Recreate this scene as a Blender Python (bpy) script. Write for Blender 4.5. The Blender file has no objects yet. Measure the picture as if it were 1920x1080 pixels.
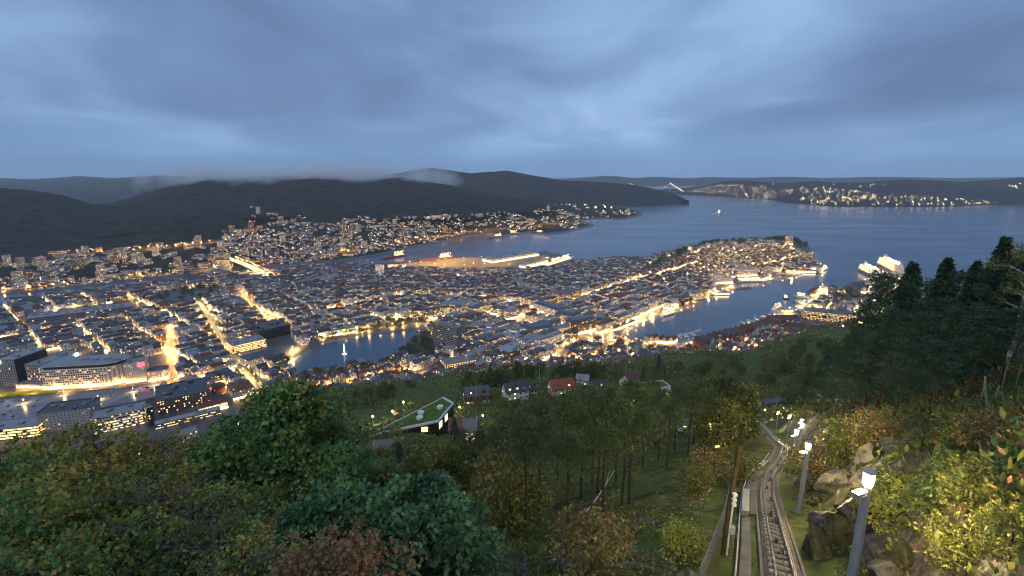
import bpy, math, random
import numpy as np
from mathutils import Vector, Matrix
from mathutils.bvhtree import BVHTree

R = math.radians
rnd = random.Random(7)
SC = bpy.context.scene
COL = SC.collection

# ------------------------------------------------------------------ camera
CAM_H = 320.0                       # metres above the sea
TILT = math.atan(215 / 960)
CT, ST = math.cos(TILT), math.sin(TILT)
cam_data = bpy.data.cameras.new('camera')
cam_data.lens = 18
cam_data.sensor_width = 36
cam_data.clip_start = 0.3
cam_data.clip_end = 80000
cam = bpy.data.objects.new('camera', cam_data)
cam.location = (0, 0, CAM_H)
cam.rotation_euler = (math.pi / 2 - TILT, 0, 0)
COL.objects.link(cam)
SC.camera = cam

# ------------------------------------------------------------------ sky
world = bpy.data.worlds.new('World')
SC.world = world
world.use_nodes = True
WN, WL = world.node_tree.nodes, world.node_tree.links
WN.clear()


def wn(t, **kw):
    n = WN.new(t)
    for k, v in kw.items():
        setattr(n, k, v)
    return n


def wmath(op, a, b=None, c=None):
    n = wn('ShaderNodeMath', operation=op)
    for i, v in enumerate((a, b, c)):
        if v is None:
            continue
        if isinstance(v, (int, float)):
            n.inputs[i].default_value = v
        else:
            WL.new(v, n.inputs[i])
    return n.outputs[0]


SUN_EL, SUN_ROT = R(42), R(-150)   # soft fill light, added high behind the viewer's left shoulder
sky = wn('ShaderNodeTexSky', sky_type='NISHITA', sun_disc=False, sun_elevation=SUN_EL,
         sun_rotation=SUN_ROT, altitude=300, air_density=1.0, dust_density=0.6, ozone_density=4.0)
geo = wn('ShaderNodeNewGeometry')
sep = wn('ShaderNodeSeparateXYZ')
neg = wn('ShaderNodeVectorMath', operation='SCALE')
neg.inputs['Scale'].default_value = -1
WL.new(geo.outputs['Incoming'], neg.inputs[0])
WL.new(neg.outputs[0], sep.inputs[0])
# cloud deck: view direction projected on a layer overhead, so the clouds recede to the horizon
zc = wmath('ADD', wmath('MAXIMUM', sep.outputs['Z'], 0.0), 0.16)
cx = wmath('DIVIDE', sep.outputs['X'], zc)
cy = wmath('DIVIDE', sep.outputs['Y'], zc)
comb = wn('ShaderNodeCombineXYZ')
WL.new(cx, comb.inputs[0])
WL.new(cy, comb.inputs[1])


def cloud_noise(scale, loc, rot, sx, sy, detail=4, rough=0.5, dist=0.4):
    m = wn('ShaderNodeMapping')
    m.inputs['Location'].default_value = loc
    m.inputs['Rotation'].default_value = (0, 0, rot)
    m.inputs['Scale'].default_value = (sx, sy, 1)
    WL.new(comb.outputs[0], m.inputs['Vector'])
    n = wn('ShaderNodeTexNoise')
    n.inputs['Scale'].default_value = scale
    n.inputs['Detail'].default_value = detail
    n.inputs['Roughness'].default_value = rough
    n.inputs['Distortion'].default_value = dist
    WL.new(m.outputs[0], n.inputs['Vector'])
    return n.outputs['Fac']


n1 = cloud_noise(0.42, (6.01, 1.56, 0), R(38), 1.0, 0.55, 2, 0.45, 0.3)
n2 = cloud_noise(1.25, (1.3, 7.7, 0), R(32), 1.0, 0.75, 5, 0.5, 0.5)
mixn = wmath('ADD', wmath('MULTIPLY', n1, 0.66), wmath('MULTIPLY', n2, 0.34))
ramp = wn('ShaderNodeValToRGB')
cr = ramp.color_ramp
cr.elements[0].position = 0.36
cr.elements[0].color = (0.085, 0.138, 0.252, 1)
cr.elements[1].position = 0.66
cr.elements[1].color = (0.255, 0.385, 0.600, 1)
e = cr.elements.new(0.47)
e.color = (0.118, 0.192, 0.340, 1)
e = cr.elements.new(0.56)
e.color = (0.172, 0.278, 0.462, 1)
WL.new(mixn, ramp.inputs[0])
# clear strip low over the sea, under the edge of the deck
gap = wn('ShaderNodeMapRange', interpolation_type='SMOOTHSTEP')
gap.inputs['From Min'].default_value = 0.005
gap.inputs['From Max'].default_value = 0.11
gap.inputs['To Min'].default_value = 0.72
gap.inputs['To Max'].default_value = 0.0
zz = wmath('ADD', sep.outputs['Z'], wmath('MULTIPLY', wmath('SUBTRACT', n2, 0.5), 0.10))
WL.new(zz, gap.inputs['Value'])
mx = wn('ShaderNodeMix', data_type='RGBA')
WL.new(gap.outputs[0], mx.inputs['Factor'])
WL.new(ramp.outputs[0], mx.inputs['A'])
mx.inputs['B'].default_value = (0.130, 0.268, 0.480, 1)
bg_cloud = wn('ShaderNodeBackground')
WL.new(mx.outputs['Result'], bg_cloud.inputs['Color'])
bg_cloud.inputs['Strength'].default_value = 1.02
bg_sky = wn('ShaderNodeBackground')
WL.new(sky.outputs[0], bg_sky.inputs['Color'])
bg_sky.inputs['Strength'].default_value = 0.05
mixbg = wn('ShaderNodeMixShader')
mixbg.inputs[0].default_value = 0.97
WL.new(bg_sky.outputs[0], mixbg.inputs[1])
WL.new(bg_cloud.outputs[0], mixbg.inputs[2])
wout = wn('ShaderNodeOutputWorld')
WL.new(mixbg.outputs[0], wout.inputs['Surface'])

# ------------------------------------------------------------------ sun (soft fill from behind, added to lift foreground and roofs)
sun_d = bpy.data.lights.new('sun', 'SUN')
sun_d.energy = 0.6
sun_d.angle = R(60)
sun_d.color = (1.0, 0.93, 0.85)
sun = bpy.data.objects.new('sun', sun_d)
sun.rotation_euler = Vector((-math.sin(SUN_ROT) * math.cos(SUN_EL), -math.cos(SUN_ROT) * math.cos(SUN_EL), -math.sin(SUN_EL))).to_track_quat('-Z', 'Y').to_euler()
sun.location = (0, 0, 900)
COL.objects.link(sun)

# ------------------------------------------------------------------ exposure
SC.view_settings.view_transform = 'Standard'
SC.view_settings.look = 'None'
SC.view_settings.exposure = 0.6
SC.view_settings.gamma = 1.0
SC.view_settings.use_curve_mapping = False
SC.render.engine = 'CYCLES'
SC.cycles.use_denoising = True
SC.cycles.max_bounces = 5
SC.cycles.diffuse_bounces = 2
SC.cycles.glossy_bounces = 2
SC.cycles.transmission_bounces = 3
SC.cycles.transparent_max_bounces = 6
SC.cycles.volume_bounces = 4
SC.cycles.caustics_reflective = False
SC.cycles.caustics_refractive = False
SC.cycles.use_light_tree = True
SC.cycles.filter_width = 1.05
SC.cycles.sample_clamp_indirect = 4.0
SC.cycles.sample_clamp_direct = 0.0


# ------------------------------------------------------------------ survey helpers (map points from bearings)
def ray(px, py):
    u, v = (px - 960) / 960, (py - 540) / 960
    return Vector((u, CT - v * ST, -(v * CT + ST)))


def P(px, py, z=3.0):
    """the point of the level plane at height z on a bearing"""
    d = ray(px, py)
    t = (CAM_H - z) / -d.z
    return Vector((d.x * t, d.y * t, z))


def PD(px, py, depth):
    d = ray(px, py)
    return Vector((d.x * depth, d.y * depth, CAM_H + d.z * depth))


def proj(p):
    x, y, z = p[0], p[1], p[2] - CAM_H
    dz = y * CT - z * ST
    return (960 + 960 * x / dz, 540 + 960 * (-(z * CT + y * ST)) / dz, dz)


# ------------------------------------------------------------------ materials
MATS = {}


def mat(name, color, rough=0.7, spec=0.35, metal=0.0, var=0.0, scale=0.5, emit=None, estr=0.0,
        sample=True, trans=0.0, island=0.0, bump=0.0, bscale=3.0, color2=None, coords='Object'):
    if name in MATS:
        return MATS[name]
    m = bpy.data.materials.new(name)
    m.use_nodes = True
    nt = m.node_tree
    b = nt.nodes['Principled BSDF']
    out = nt.nodes['Material Output']
    b.inputs['Base Color'].default_value = (*color, 1)
    b.inputs['Roughness'].default_value = rough
    b.inputs['Specular IOR Level'].default_value = spec
    b.inputs['Metallic'].default_value = metal
    col_out = None
    if var > 0 or color2:
        tc = nt.nodes.new('ShaderNodeTexCoord')
        nz = nt.nodes.new('ShaderNodeTexNoise')
        nz.inputs['Scale'].default_value = scale
        nz.inputs['Detail'].default_value = 6
        nz.inputs['Roughness'].default_value = 0.62
        nt.links.new(tc.outputs[coords], nz.inputs['Vector'])
        rp = nt.nodes.new('ShaderNodeValToRGB')
        c2 = color2 or color
        rp.color_ramp.elements[0].position = 0.32
        rp.color_ramp.elements[1].position = 0.68
        rp.color_ramp.elements[0].color = (*[c * (1 - var) for c in color], 1)
        rp.color_ramp.elements[1].color = (*[min(1, c * (1 + var)) for c in c2], 1)
        nt.links.new(nz.outputs['Fac'], rp.inputs[0])
        col_out = rp.outputs[0]
    if island > 0:
        g = nt.nodes.new('ShaderNodeNewGeometry')
        hs = nt.nodes.new('ShaderNodeHueSaturation')
        mr = nt.nodes.new('ShaderNodeMapRange')
        mr.inputs['To Min'].default_value = 1 - island
        mr.inputs['To Max'].default_value = 1 + island
        nt.links.new(g.outputs['Random Per Island'], mr.inputs['Value'])
        nt.links.new(mr.outputs[0], hs.inputs['Value'])
        if col_out:
            nt.links.new(col_out, hs.inputs['Color'])
        else:
            hs.inputs['Color'].default_value = (*color, 1)
        col_out = hs.outputs[0]
    if col_out:
        nt.links.new(col_out, b.inputs['Base Color'])
    if bump > 0:
        tc = nt.nodes.new('ShaderNodeTexCoord')
        nz = nt.nodes.new('ShaderNodeTexNoise')
        nz.inputs['Scale'].default_value = bscale
        nz.inputs['Detail'].default_value = 5
        nt.links.new(tc.outputs[coords], nz.inputs['Vector'])
        bp = nt.nodes.new('ShaderNodeBump')
        bp.inputs['Strength'].default_value = bump
        nt.links.new(nz.outputs['Fac'], bp.inputs['Height'])
        nt.links.new(bp.outputs[0], b.inputs['Normal'])
    if emit:
        b.inputs['Emission Color'].default_value = (*emit, 1)
        b.inputs['Emission Strength'].default_value = estr
        m.cycles.emission_sampling = 'FRONT_BACK' if sample else 'NONE'
    if trans > 0:
        tr = nt.nodes.new('ShaderNodeBsdfTranslucent')
        if col_out:
            nt.links.new(col_out, tr.inputs['Color'])
        else:
            tr.inputs['Color'].default_value = (*color, 1)
        ms = nt.nodes.new('ShaderNodeMixShader')
        ms.inputs[0].default_value = trans
        nt.links.new(b.outputs[0], ms.inputs[1])
        nt.links.new(tr.outputs[0], ms.inputs[2])
        nt.links.new(ms.outputs[0], out.inputs['Surface'])
    MATS[name] = m
    return m


# ------------------------------------------------------------------ mesh helpers
class MB:
    """collects polygons; build() links them as one mesh object"""

    def __init__(self):
        self.v, self.f, self.m = [], [], []

    def poly(self, pts, mi=0):
        n = len(self.v)
        self.v.extend([tuple(p) for p in pts])
        self.f.append(tuple(range(n, n + len(pts))))
        self.m.append(mi)

    def box(self, c, s, rot=0.0, mi=0, top=None, bottom=False):
        """c = centre of the base, s = full sizes"""
        hx, hy = s[0] / 2, s[1] / 2
        ca, sa = math.cos(rot), math.sin(rot)
        q = [(c[0] + x * ca - y * sa, c[1] + x * sa + y * ca) for x, y in
             ((-hx, -hy), (hx, -hy), (hx, hy), (-hx, hy))]
        n = len(self.v)
        self.v.extend([(x, y, c[2]) for x, y in q] + [(x, y, c[2] + s[2]) for x, y in q])
        for i in range(4):
            j = (i + 1) % 4
            self.f.append((n + i, n + j, n + 4 + j, n + 4 + i))
            self.m.append(mi)
        self.f.append((n + 4, n + 5, n + 6, n + 7))
        self.m.append(mi if top is None else top)
        if bottom:
            self.f.append((n + 3, n + 2, n + 1, n))
            self.m.append(mi)

    def prism(self, pts, z0, z1, mi=0, top=None, bottom=False):
        """pts: counter-clockwise outline"""
        n, k = len(self.v), len(pts)
        self.v.extend([(p[0], p[1], z0) for p in pts] + [(p[0], p[1], z1) for p in pts])
        for i in range(k):
            j = (i + 1) % k
            self.f.append((n + i, n + j, n + k + j, n + k + i))
            self.m.append(mi)
        self.f.append(tuple(range(n + k, n + 2 * k)))
        self.m.append(mi if top is None else top)
        if bottom:
            self.f.append(tuple(reversed(range(n, n + k))))
            self.m.append(mi)

    def tube(self, pts, radii, seg=6, mi=0, cap=True):
        pts = [Vector(p) for p in pts]
        n0 = len(self.v)
        k = len(pts)
        up = None
        for i, p in enumerate(pts):
            d = (pts[min(i + 1, k - 1)] - pts[max(i - 1, 0)])
            if d.length < 1e-9:
                d = Vector((0, 0, 1))
            d.normalize()
            if up is None:
                a = Vector((1, 0, 0)) if abs(d.x) < 0.8 else Vector((0, 1, 0))
            else:
                a = up
            s = d.cross(a)
            if s.length < 1e-6:
                s = d.orthogonal()
            s.normalize()
            t = s.cross(d)
            up = t
            r = radii[i] if isinstance(radii, (list, tuple)) else radii
            for j in range(seg):
                an = 2 * math.pi * j / seg
                q = p + s * (r * math.cos(an)) + t * (r * math.sin(an))
                self.v.append((q.x, q.y, q.z))
        for i in range(k - 1):
            for j in range(seg):
                a, b = n0 + i * seg + j, n0 + i * seg + (j + 1) % seg
                self.f.append((a, b, b + seg, a + seg))
                self.m.append(mi)
        if cap:
            self.f.append(tuple(n0 + (k - 1) * seg + j for j in range(seg)))
            self.m.append(mi)
            self.f.append(tuple(n0 + j for j in reversed(range(seg))))
            self.m.append(mi)

    def octa(self, c, r, mi=0, rz=None):
        rz = r if rz is None else rz
        n = len(self.v)
        x, y, z = c
        self.v.extend([(x + r, y, z), (x, y + r, z), (x - r, y, z), (x, y - r, z), (x, y, z + rz), (x, y, z - rz)])
        for i in range(4):
            j = (i + 1) % 4
            self.f += [(n + i, n + j, n + 4), (n + j, n + i, n + 5)]
            self.m += [mi, mi]

    def mesh(self, name, mats):
        me = bpy.data.meshes.new(name)
        me.from_pydata(self.v, [], self.f)
        for m in (mats if isinstance(mats, (list, tuple)) else [mats]):
            me.materials.append(m)
        if any(self.m):
            me.polygons.foreach_set('material_index', self.m)
        me.update()
        return me

    def build(self, name, mats, parent=None, smooth=False, **props):
        me = self.mesh(name, mats)
        if smooth:
            me.polygons.foreach_set('use_smooth', [True] * len(me.polygons))
        return link(name, me, parent, **props)


def link(name, me, parent=None, loc=None, **props):
    o = bpy.data.objects.new(name, me)
    COL.objects.link(o)
    if parent is not None:
        o.parent = parent
    if loc is not None:
        o.location = loc
    for k, v in props.items():
        if v is not None:
            o[k] = v
    return o


def empty(name, loc, rz=0.0, label=None, category=None, group=None):
    o = bpy.data.objects.new(name, None)
    COL.objects.link(o)
    o.empty_display_size = 0.5
    o.location = loc
    o.rotation_euler = (0, 0, rz)
    for k, v in (('label', label), ('category', category), ('group', group)):
        if v:
            o[k] = v
    return o


def copy_thing(src, loc, rz, label, group=None, scale=None, kids=None):
    c = src.copy()
    COL.objects.link(c)
    c.location = loc
    c.rotation_euler = (0, 0, rz)
    c['label'] = label
    if group:
        c['group'] = group
    if scale:
        c.scale = scale if isinstance(scale, tuple) else (scale,) * 3
    for ch in (kids if kids is not None else list(src.children)):
        k = ch.copy()
        COL.objects.link(k)
        k.parent = c
    return c


def grid_mesh(name, X, Y, Z, mats, smooth=True, mi=None):
    ny, nx = X.shape
    co = np.stack([X, Y, Z], -1).reshape(-1, 3).astype(np.float32)
    idx = np.arange(nx * ny).reshape(ny, nx)
    q = np.stack([idx[:-1, :-1], idx[:-1, 1:], idx[1:, 1:], idx[1:, :-1]], -1).reshape(-1, 4)
    me = bpy.data.meshes.new(name)
    me.vertices.add(len(co))
    me.vertices.foreach_set('co', co.ravel())
    me.loops.add(q.size)
    me.loops.foreach_set('vertex_index', q.ravel().astype(np.int32))
    me.polygons.add(len(q))
    me.polygons.foreach_set('loop_start', np.arange(0, q.size, 4, dtype=np.int32))
    if mi is not None:
        me.polygons.foreach_set('material_index', mi.ravel().astype(np.int32))
    for m in (mats if isinstance(mats, (list, tuple)) else [mats]):
        me.materials.append(m)
    me.update(calc_edges=True)
    me.validate()
    if smooth:
        me.polygons.foreach_set('use_smooth', [True] * len(me.polygons))
    return me


# value noise on numpy arrays
_G = np.random.RandomState(11).rand(256, 256)


def vnoise(x, y):
    xi, yi = np.floor(x).astype(int), np.floor(y).astype(int)
    fx, fy = x - xi, y - yi
    fx, fy = fx * fx * (3 - 2 * fx), fy * fy * (3 - 2 * fy)
    a = _G[yi & 255, xi & 255]
    b = _G[yi & 255, (xi + 1) & 255]
    c = _G[(yi + 1) & 255, xi & 255]
    d = _G[(yi + 1) & 255, (xi + 1) & 255]
    return (a * (1 - fx) + b * fx) * (1 - fy) + (c * (1 - fx) + d * fx) * fy


def fbm(x, y, oct=4, gain=0.5):
    s, a, t = 0, 1.0, 0
    for i in range(oct):
        s = s + a * vnoise(x * 2 ** i + 17 * i, y * 2 ** i + 31 * i)
        t += a
        a *= gain
    return s / t


def sstep(a, b, x):
    t = np.clip((x - a) / (b - a), 0, 1)
    return t * t * (3 - 2 * t)


# ------------------------------------------------------------------ ray traps used to set things on the ground
TRAPS = []


def trap(me, mw=None):
    v = [tuple(p.co) for p in me.vertices]
    f = [tuple(p.vertices) for p in me.polygons]
    TRAPS.append(BVHTree.FromPolygons(v, f))


def ground(x, y, default=3.0):
    best = None
    for t in TRAPS:
        h = t.ray_cast(Vector((x, y, 3000)), Vector((0, 0, -1)))
        if h[0] is not None and (best is None or h[0].z > best):
            best = h[0].z
    return default if best is None else best
# ------------------------------------------------------------------ coast lines (surveyed outlines at sea level)
def outline(pp, z=0.0):
    return np.array([(P(a, b, z).x, P(a, b, z).y) for a, b in pp])


CITY_PX = [(-700, 640), (-200, 600), (0, 574), (110, 559), (235, 541), (330, 531), (430, 517), (520, 512), (560, 504), (640, 499),
           (700, 494), (760, 494), (800, 490), (850, 485), (930, 482), (1000, 474), (1022, 470), (1078, 484), (1068, 494), (1040, 503),
           (1090, 494), (1150, 488), (1210, 487), (1245, 476), (1290, 467), (1330, 457), (1400, 452), (1480, 450), (1515, 459),
           (1527, 472), (1528, 489), (1552, 505), (1546, 512), (1510, 512), (1500, 517), (1455, 513), (1446, 520), (1490, 519),
           (1487, 523), (1440, 524), (1444, 531), (1390, 527), (1384, 538), (1412, 538), (1410, 543), (1368, 545), (1365, 553),
           (1335, 556), (1300, 569), (1266, 575), (1262, 587), (1235, 591), (1205, 601), (1180, 616), (1168, 628), (1190, 636),
           (1222, 637), (1252, 645), (1290, 641), (1330, 632), (1365, 620), (1400, 608), (1440, 600), (1462, 585), (1475, 578),
           (1492, 584), (1498, 578), (1480, 566), (1487, 563), (1512, 572), (1530, 560), (1508, 548), (1522, 543), (1560, 545), (1600, 536), (1612, 528),
           (1628, 521), (1640, 497), (1647, 497), (1672, 521), (1700, 523), (1740, 530), (1800, 528), (1950, 520), (2300, 520),
           (2900, 900), (-1400, 1000)]
LAKE_PX = [(538, 692), (548, 674), (580, 656), (612, 641), (650, 632), (700, 626), (745, 625), (765, 620), (792, 618), (803, 625),
           (775, 640), (747, 656), (744, 664), (700, 682), (655, 691), (600, 698), (560, 698)]
WEST_PX = [(-900, 585), (-300, 565), (0, 553), (110, 543), (233, 529), (330, 519), (433, 506), (520, 500), (600, 494), (660, 488),
           (720, 479), (765, 467), (840, 453), (880, 444), (912, 440), (912, 446), (945, 449), (950, 443), (1000, 436), (1010, 441),
           (1060, 437), (1116, 424), (1112, 419), (1085, 414), (1130, 410), (1170, 412), (1203, 405), (1205, 398), (1180, 390),
           (1150, 380), (900, 374), (300, 380), (-900, 400)]
CITY, LAKE, WEST = outline(CITY_PX), outline(LAKE_PX), outline(WEST_PX)


def inside(poly, x, y):
    r = np.zeros(np.shape(x), bool)
    n = len(poly)
    for i in range(n):
        x0, y0 = poly[i]
        x1, y1 = poly[(i + 1) % n]
        c = ((y0 > y) != (y1 > y))
        with np.errstate(divide='ignore', invalid='ignore'):
            r ^= c & (x < (x1 - x0) * (y - y0) / (y1 - y0 + 1e-12) + x0)
    return r


def sdf(poly, x, y):
    d = np.full(np.shape(x), 1e9)
    n = len(poly)
    for i in range(n):
        a, b = poly[i], poly[(i + 1) % n]
        e = b - a
        t = np.clip(((x - a[0]) * e[0] + (y - a[1]) * e[1]) / (e @ e), 0, 1)
        d = np.minimum(d, np.hypot(x - a[0] - t * e[0], y - a[1] - t * e[1]))
    return np.where(inside(poly, x, y), d, -d)


def bump2(x, y, px, py, rx, ry, h, rot=0):
    c = P(px, py, h * 0.7)
    dx, dy = x - c.x, y - c.y
    u, v = dx * math.cos(rot) + dy * math.sin(rot), -dx * math.sin(rot) + dy * math.cos(rot)
    return h * np.exp(-(u / rx) ** 2 - (v / ry) ** 2)


def land_height(x, y):
    x, y = np.asarray(x, float), np.asarray(y, float)
    sc = np.minimum(sdf(CITY, x, y), -sdf(LAKE, x, y))
    sw = sdf(WEST, x, y)
    h = np.clip(sc * 0.5, -6, 2.6)
    up = sstep(5, 70, sc)
    h = h + up * (bump2(x, y, 1340, 466, 330, 110, 30, R(50)) + bump2(x, y, 1470, 456, 170, 90, 30, R(60))
                  + bump2(x, y, 640, 548, 260, 160, 16) + bump2(x, y, 470, 560, 220, 200, 10) + bump2(x, y, 1560, 560, 70, 60, 9))
    hw = np.clip(sw * 0.4, -6, 3) + (0.05 + 0.085 * sstep(-1500, -700, x)) * np.clip(sw - 30, 0, 900)
    hw = hw + sstep(60, 400, sw) * (fbm(x / 260, y / 260, 3) - 0.5) * 34
    return np.maximum(h, hw)


def build_land():
    xs = np.arange(-3600, 2200, 13.0)
    ys = np.arange(430, 4700, 13.0)
    X, Y = np.meshgrid(xs, ys)
    Z = land_height(X, Y)
    m = mat('town_ground', (0.085, 0.085, 0.086), 0.5, 0.4, var=0.35, scale=0.02)
    m2 = mat('fjord_side_ground', (0.018, 0.024, 0.016), 0.9, 0.2, var=0.6, scale=0.03)
    sw = sdf(WEST, X, Y)
    mi = (sw[:-1, :-1] > 40).astype(int)
    me = grid_mesh('town_ground', X, Y, Z, [m, m2], mi=mi)
    o = link('town_ground', me, kind='structure', label='low town ground and quays around the harbour')
    trap(me)


build_land()

# ------------------------------------------------------------------ sea, fjord and lake: one water level
def water_material():
    m = bpy.data.materials.new('fjord_water')
    m.use_nodes = True
    nt = m.node_tree
    b = nt.nodes['Principled BSDF']
    b.inputs['Base Color'].default_value = (0.040, 0.090, 0.155, 1)
    b.inputs['Roughness'].default_value = 0.16
    b.inputs['IOR'].default_value = 1.33
    tc = nt.nodes.new('ShaderNodeTexCoord')
    mp = nt.nodes.new('ShaderNodeMapping')
    mp.inputs['Scale'].default_value = (0.0016, 0.006, 1)
    mp.inputs['Rotation'].default_value = (0, 0, R(12))
    nt.links.new(tc.outputs['Object'], mp.inputs['Vector'])
    n = nt.nodes.new('ShaderNodeTexNoise')
    n.inputs['Scale'].default_value = 1.0
    n.inputs['Detail'].default_value = 4
    nt.links.new(mp.outputs[0], n.inputs['Vector'])
    mr = nt.nodes.new('ShaderNodeMapRange')
    mr.inputs['From Min'].default_value = 0.35
    mr.inputs['From Max'].default_value = 0.7
    mr.inputs['To Min'].default_value = 0.17
    mr.inputs['To Max'].default_value = 0.27
    nt.links.new(n.outputs['Fac'], mr.inputs['Value'])
    nt.links.new(mr.outputs[0], b.inputs['Roughness'])
    n2 = nt.nodes.new('ShaderNodeTexNoise')
    n2.inputs['Scale'].default_value = 0.12
    n2.inputs['Detail'].default_value = 3
    nt.links.new(tc.outputs['Object'], n2.inputs['Vector'])
    bp = nt.nodes.new('ShaderNodeBump')
    bp.inputs['Strength'].default_value = 0.05
    bp.inputs['Distance'].default_value = 0.4
    nt.links.new(n2.outputs['Fac'], bp.inputs['Height'])
    nt.links.new(bp.outputs[0], b.inputs['Normal'])
    return m


w = MB()
w.poly([(-30000, 350, 0), (30000, 350, 0), (30000, 42000, 0), (-30000, 42000, 0)])
w.build('water', water_material(), kind='structure', label='calm blue fjord and harbour water under the evening sky')

# ------------------------------------------------------------------ hills around the fjord
hill_mat = mat('far_forest', (0.010, 0.014, 0.013), 0.95, 0.1, var=0.6, scale=0.02, bump=1.0, bscale=0.07, color2=(0.030, 0.033, 0.024))


def loft_hill(name, ridge, foot, label, cols=220, rows=36, amp=14, back=900, seed=0, power=1.0, m=None):
    """ridge: (px, py, depth) along the skyline; foot: (px, py, z) along the base"""
    t = np.linspace(0, 1, cols)
    rp = np.array([tuple(PD(*q)) for q in ridge])
    fp = np.array([tuple(P(q[0], q[1], q[2])) for q in foot])

    def lerp(a):
        s = np.linspace(0, 1, len(a))
        return np.stack([np.interp(t, s, a[:, i]) for i in range(3)], -1)

    def smooth(a):
        for _ in range(3):
            a[1:-1] = (a[:-2] + 2 * a[1:-1] + a[2:]) / 4
        return a
    rl, fl = smooth(lerp(rp)), lerp(fp)
    S = np.concatenate([np.linspace(0, 1, rows), 1 + np.linspace(0.15, 1, 6)])
    X = np.zeros((len(S), cols))
    Y, Z = X.copy(), X.copy()
    for k, s in enumerate(S):
        if s <= 1:
            p = fl * (1 - s) + rl * s
            f = (math.sin(s * math.pi / 2)) ** power
            X[k], Y[k], Z[k] = p[:, 0], p[:, 1], fl[:, 2] + (rl[:, 2] - fl[:, 2]) * f
        else:
            q = s - 1
            d = np.stack([rl[:, 0], rl[:, 1]], -1)
            d /= np.linalg.norm(d, axis=1)[:, None]
            X[k], Y[k] = rl[:, 0] + d[:, 0] * back * q, rl[:, 1] + d[:, 1] * back * q
            Z[k] = rl[:, 2] * (1 - q ** 1.5) - 20 * q
    w_ = np.clip(np.where(S <= 1, 4 * S * (1 - S) * 0.9 + 0.1 * S, 0.2), 0, 1)[:, None]
    Z += w_ * amp * 2 * (fbm(X / 220 + seed, Y / 220, 4) - 0.5)
    Z += (S[:, None] > 0.02) * amp * 0.42 * (fbm(X / 30 + seed, Y / 30, 2) - 0.5)
    Z[0] -= 12
    me = grid_mesh(name, X, Y, Z, m or hill_mat)
    link(name, me, kind='structure', label=label)
    trap(me)


loft_hill('hill', [(-420, 330, 3300), (-200, 340, 3100), (0, 352, 2900), (60, 357, 2850), (120, 366, 2800), (170, 382, 2750), (215, 386, 2750),
                   (270, 385, 2700), (320, 388, 2650), (400, 402, 2550), (450, 410, 2450), (500, 428, 2350)],
          [(-420, 500, 20), (-200, 487, 24), (0, 474, 30), (60, 470, 30), (120, 466, 32), (170, 463, 34), (215, 461, 36),
           (270, 459, 38), (320, 456, 40), (400, 452, 42), (450, 446, 46), (500, 436, 60)],
          'dark wooded hill at the edge of town, nearest of the far hills', seed=3)
loft_hill('hill', [(120, 392, 3900), (215, 379, 3900), (270, 362, 3900), (330, 345, 3900), (390, 331, 3900), (440, 336, 3900), (500, 329, 3900), (580, 327, 3900),
                   (640, 333, 3900), (690, 336, 3900), (750, 332, 3900), (830, 345, 3900), (900, 358, 3850), (960, 370, 3800), (1045, 388, 3700)],
          [(120, 440, 70), (215, 436, 80), (270, 428, 90), (330, 418, 95), (390, 408, 100), (440, 404, 100), (500, 403, 100), (580, 403, 100), (640, 404, 100), (690, 405, 98),
           (750, 406, 96), (830, 407, 92), (900, 402, 90), (960, 395, 85), (1045, 391, 80)],
          'broad dark mountain with its tops in low cloud above the lit suburb', cols=300, seed=9, amp=20)
loft_hill('hill', [(560, 345, 6200), (700, 333, 6200), (760, 322, 6200), (810, 314, 6200), (880, 325, 6200), (950, 320, 6200), (1000, 329, 6150), (1050, 338, 6100),
                   (1150, 343, 6000), (1210, 350, 5900), (1260, 362, 5700), (1292, 377, 5400)],
          [(560, 374, 0), (700, 374, 0), (760, 375, 0), (810, 376, 0), (880, 378, 0), (950, 380, 0), (1000, 382, 0), (1050, 384, 0), (1150, 386, 0),
           (1200, 386, 0), (1250, 384, 0), (1292, 381, 0)],
          'long blue ridge behind, running down to the fjord mouth', cols=260, seed=21, amp=22)
loft_hill('hill', [(1225, 356, 8600), (1290, 352, 8300), (1330, 346, 8000), (1365, 339, 7900), (1400, 338, 7800), (1440, 342, 7600), (1480, 343, 7500), (1530, 339, 7300),
                   (1560, 342, 7200), (1620, 342, 7100), (1660, 338, 7000), (1700, 336, 7000), (1750, 338, 6900), (1800, 341, 6800), (1850, 338, 6700),
                   (1920, 333, 6700), (2050, 336, 6700), (2300, 340, 6800)],
          [(1225, 362, 0), (1290, 365.5, 0), (1330, 367, 0), (1365, 369, 0), (1400, 371, 0), (1440, 374, 0), (1468, 380, 0), (1530, 385, 0), (1560, 387.5, 0), (1620, 388, 0), (1660, 388, 0),
           (1700, 388, 0), (1750, 388, 0), (1800, 387, 0), (1850, 385, 0), (1920, 384, 0), (2050, 384, 0), (2300, 384, 0)],
          'low wooded island with scattered lights across the fjord', cols=360, seed=33, amp=22, power=0.85)
loft_hill('hill', [(1000, 338, 15000), (1080, 334, 15000), (1140, 329, 15000), (1190, 334, 15000), (1230, 331, 15000), (1290, 335, 15000), (1340, 332, 15000), (1420, 334, 15000), (1480, 331, 15000), (1560, 335, 15000), (1640, 331, 15000), (1800, 334, 15000), (2000, 330, 15000), (2400, 333, 15000)],
          [(1000, 348, 0), (1080, 348, 0), (1140, 348, 0), (1190, 348, 0), (1230, 348, 0), (1290, 348, 0), (1200, 348, 0), (1260, 348, 0), (1330, 348, 0), (1420, 348, 0), (1520, 348, 0), (1620, 348, 0), (1900, 348, 0), (2400, 348, 0)],
          'faint outer islands on the horizon', cols=160, rows=12, seed=41, amp=15)
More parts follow.
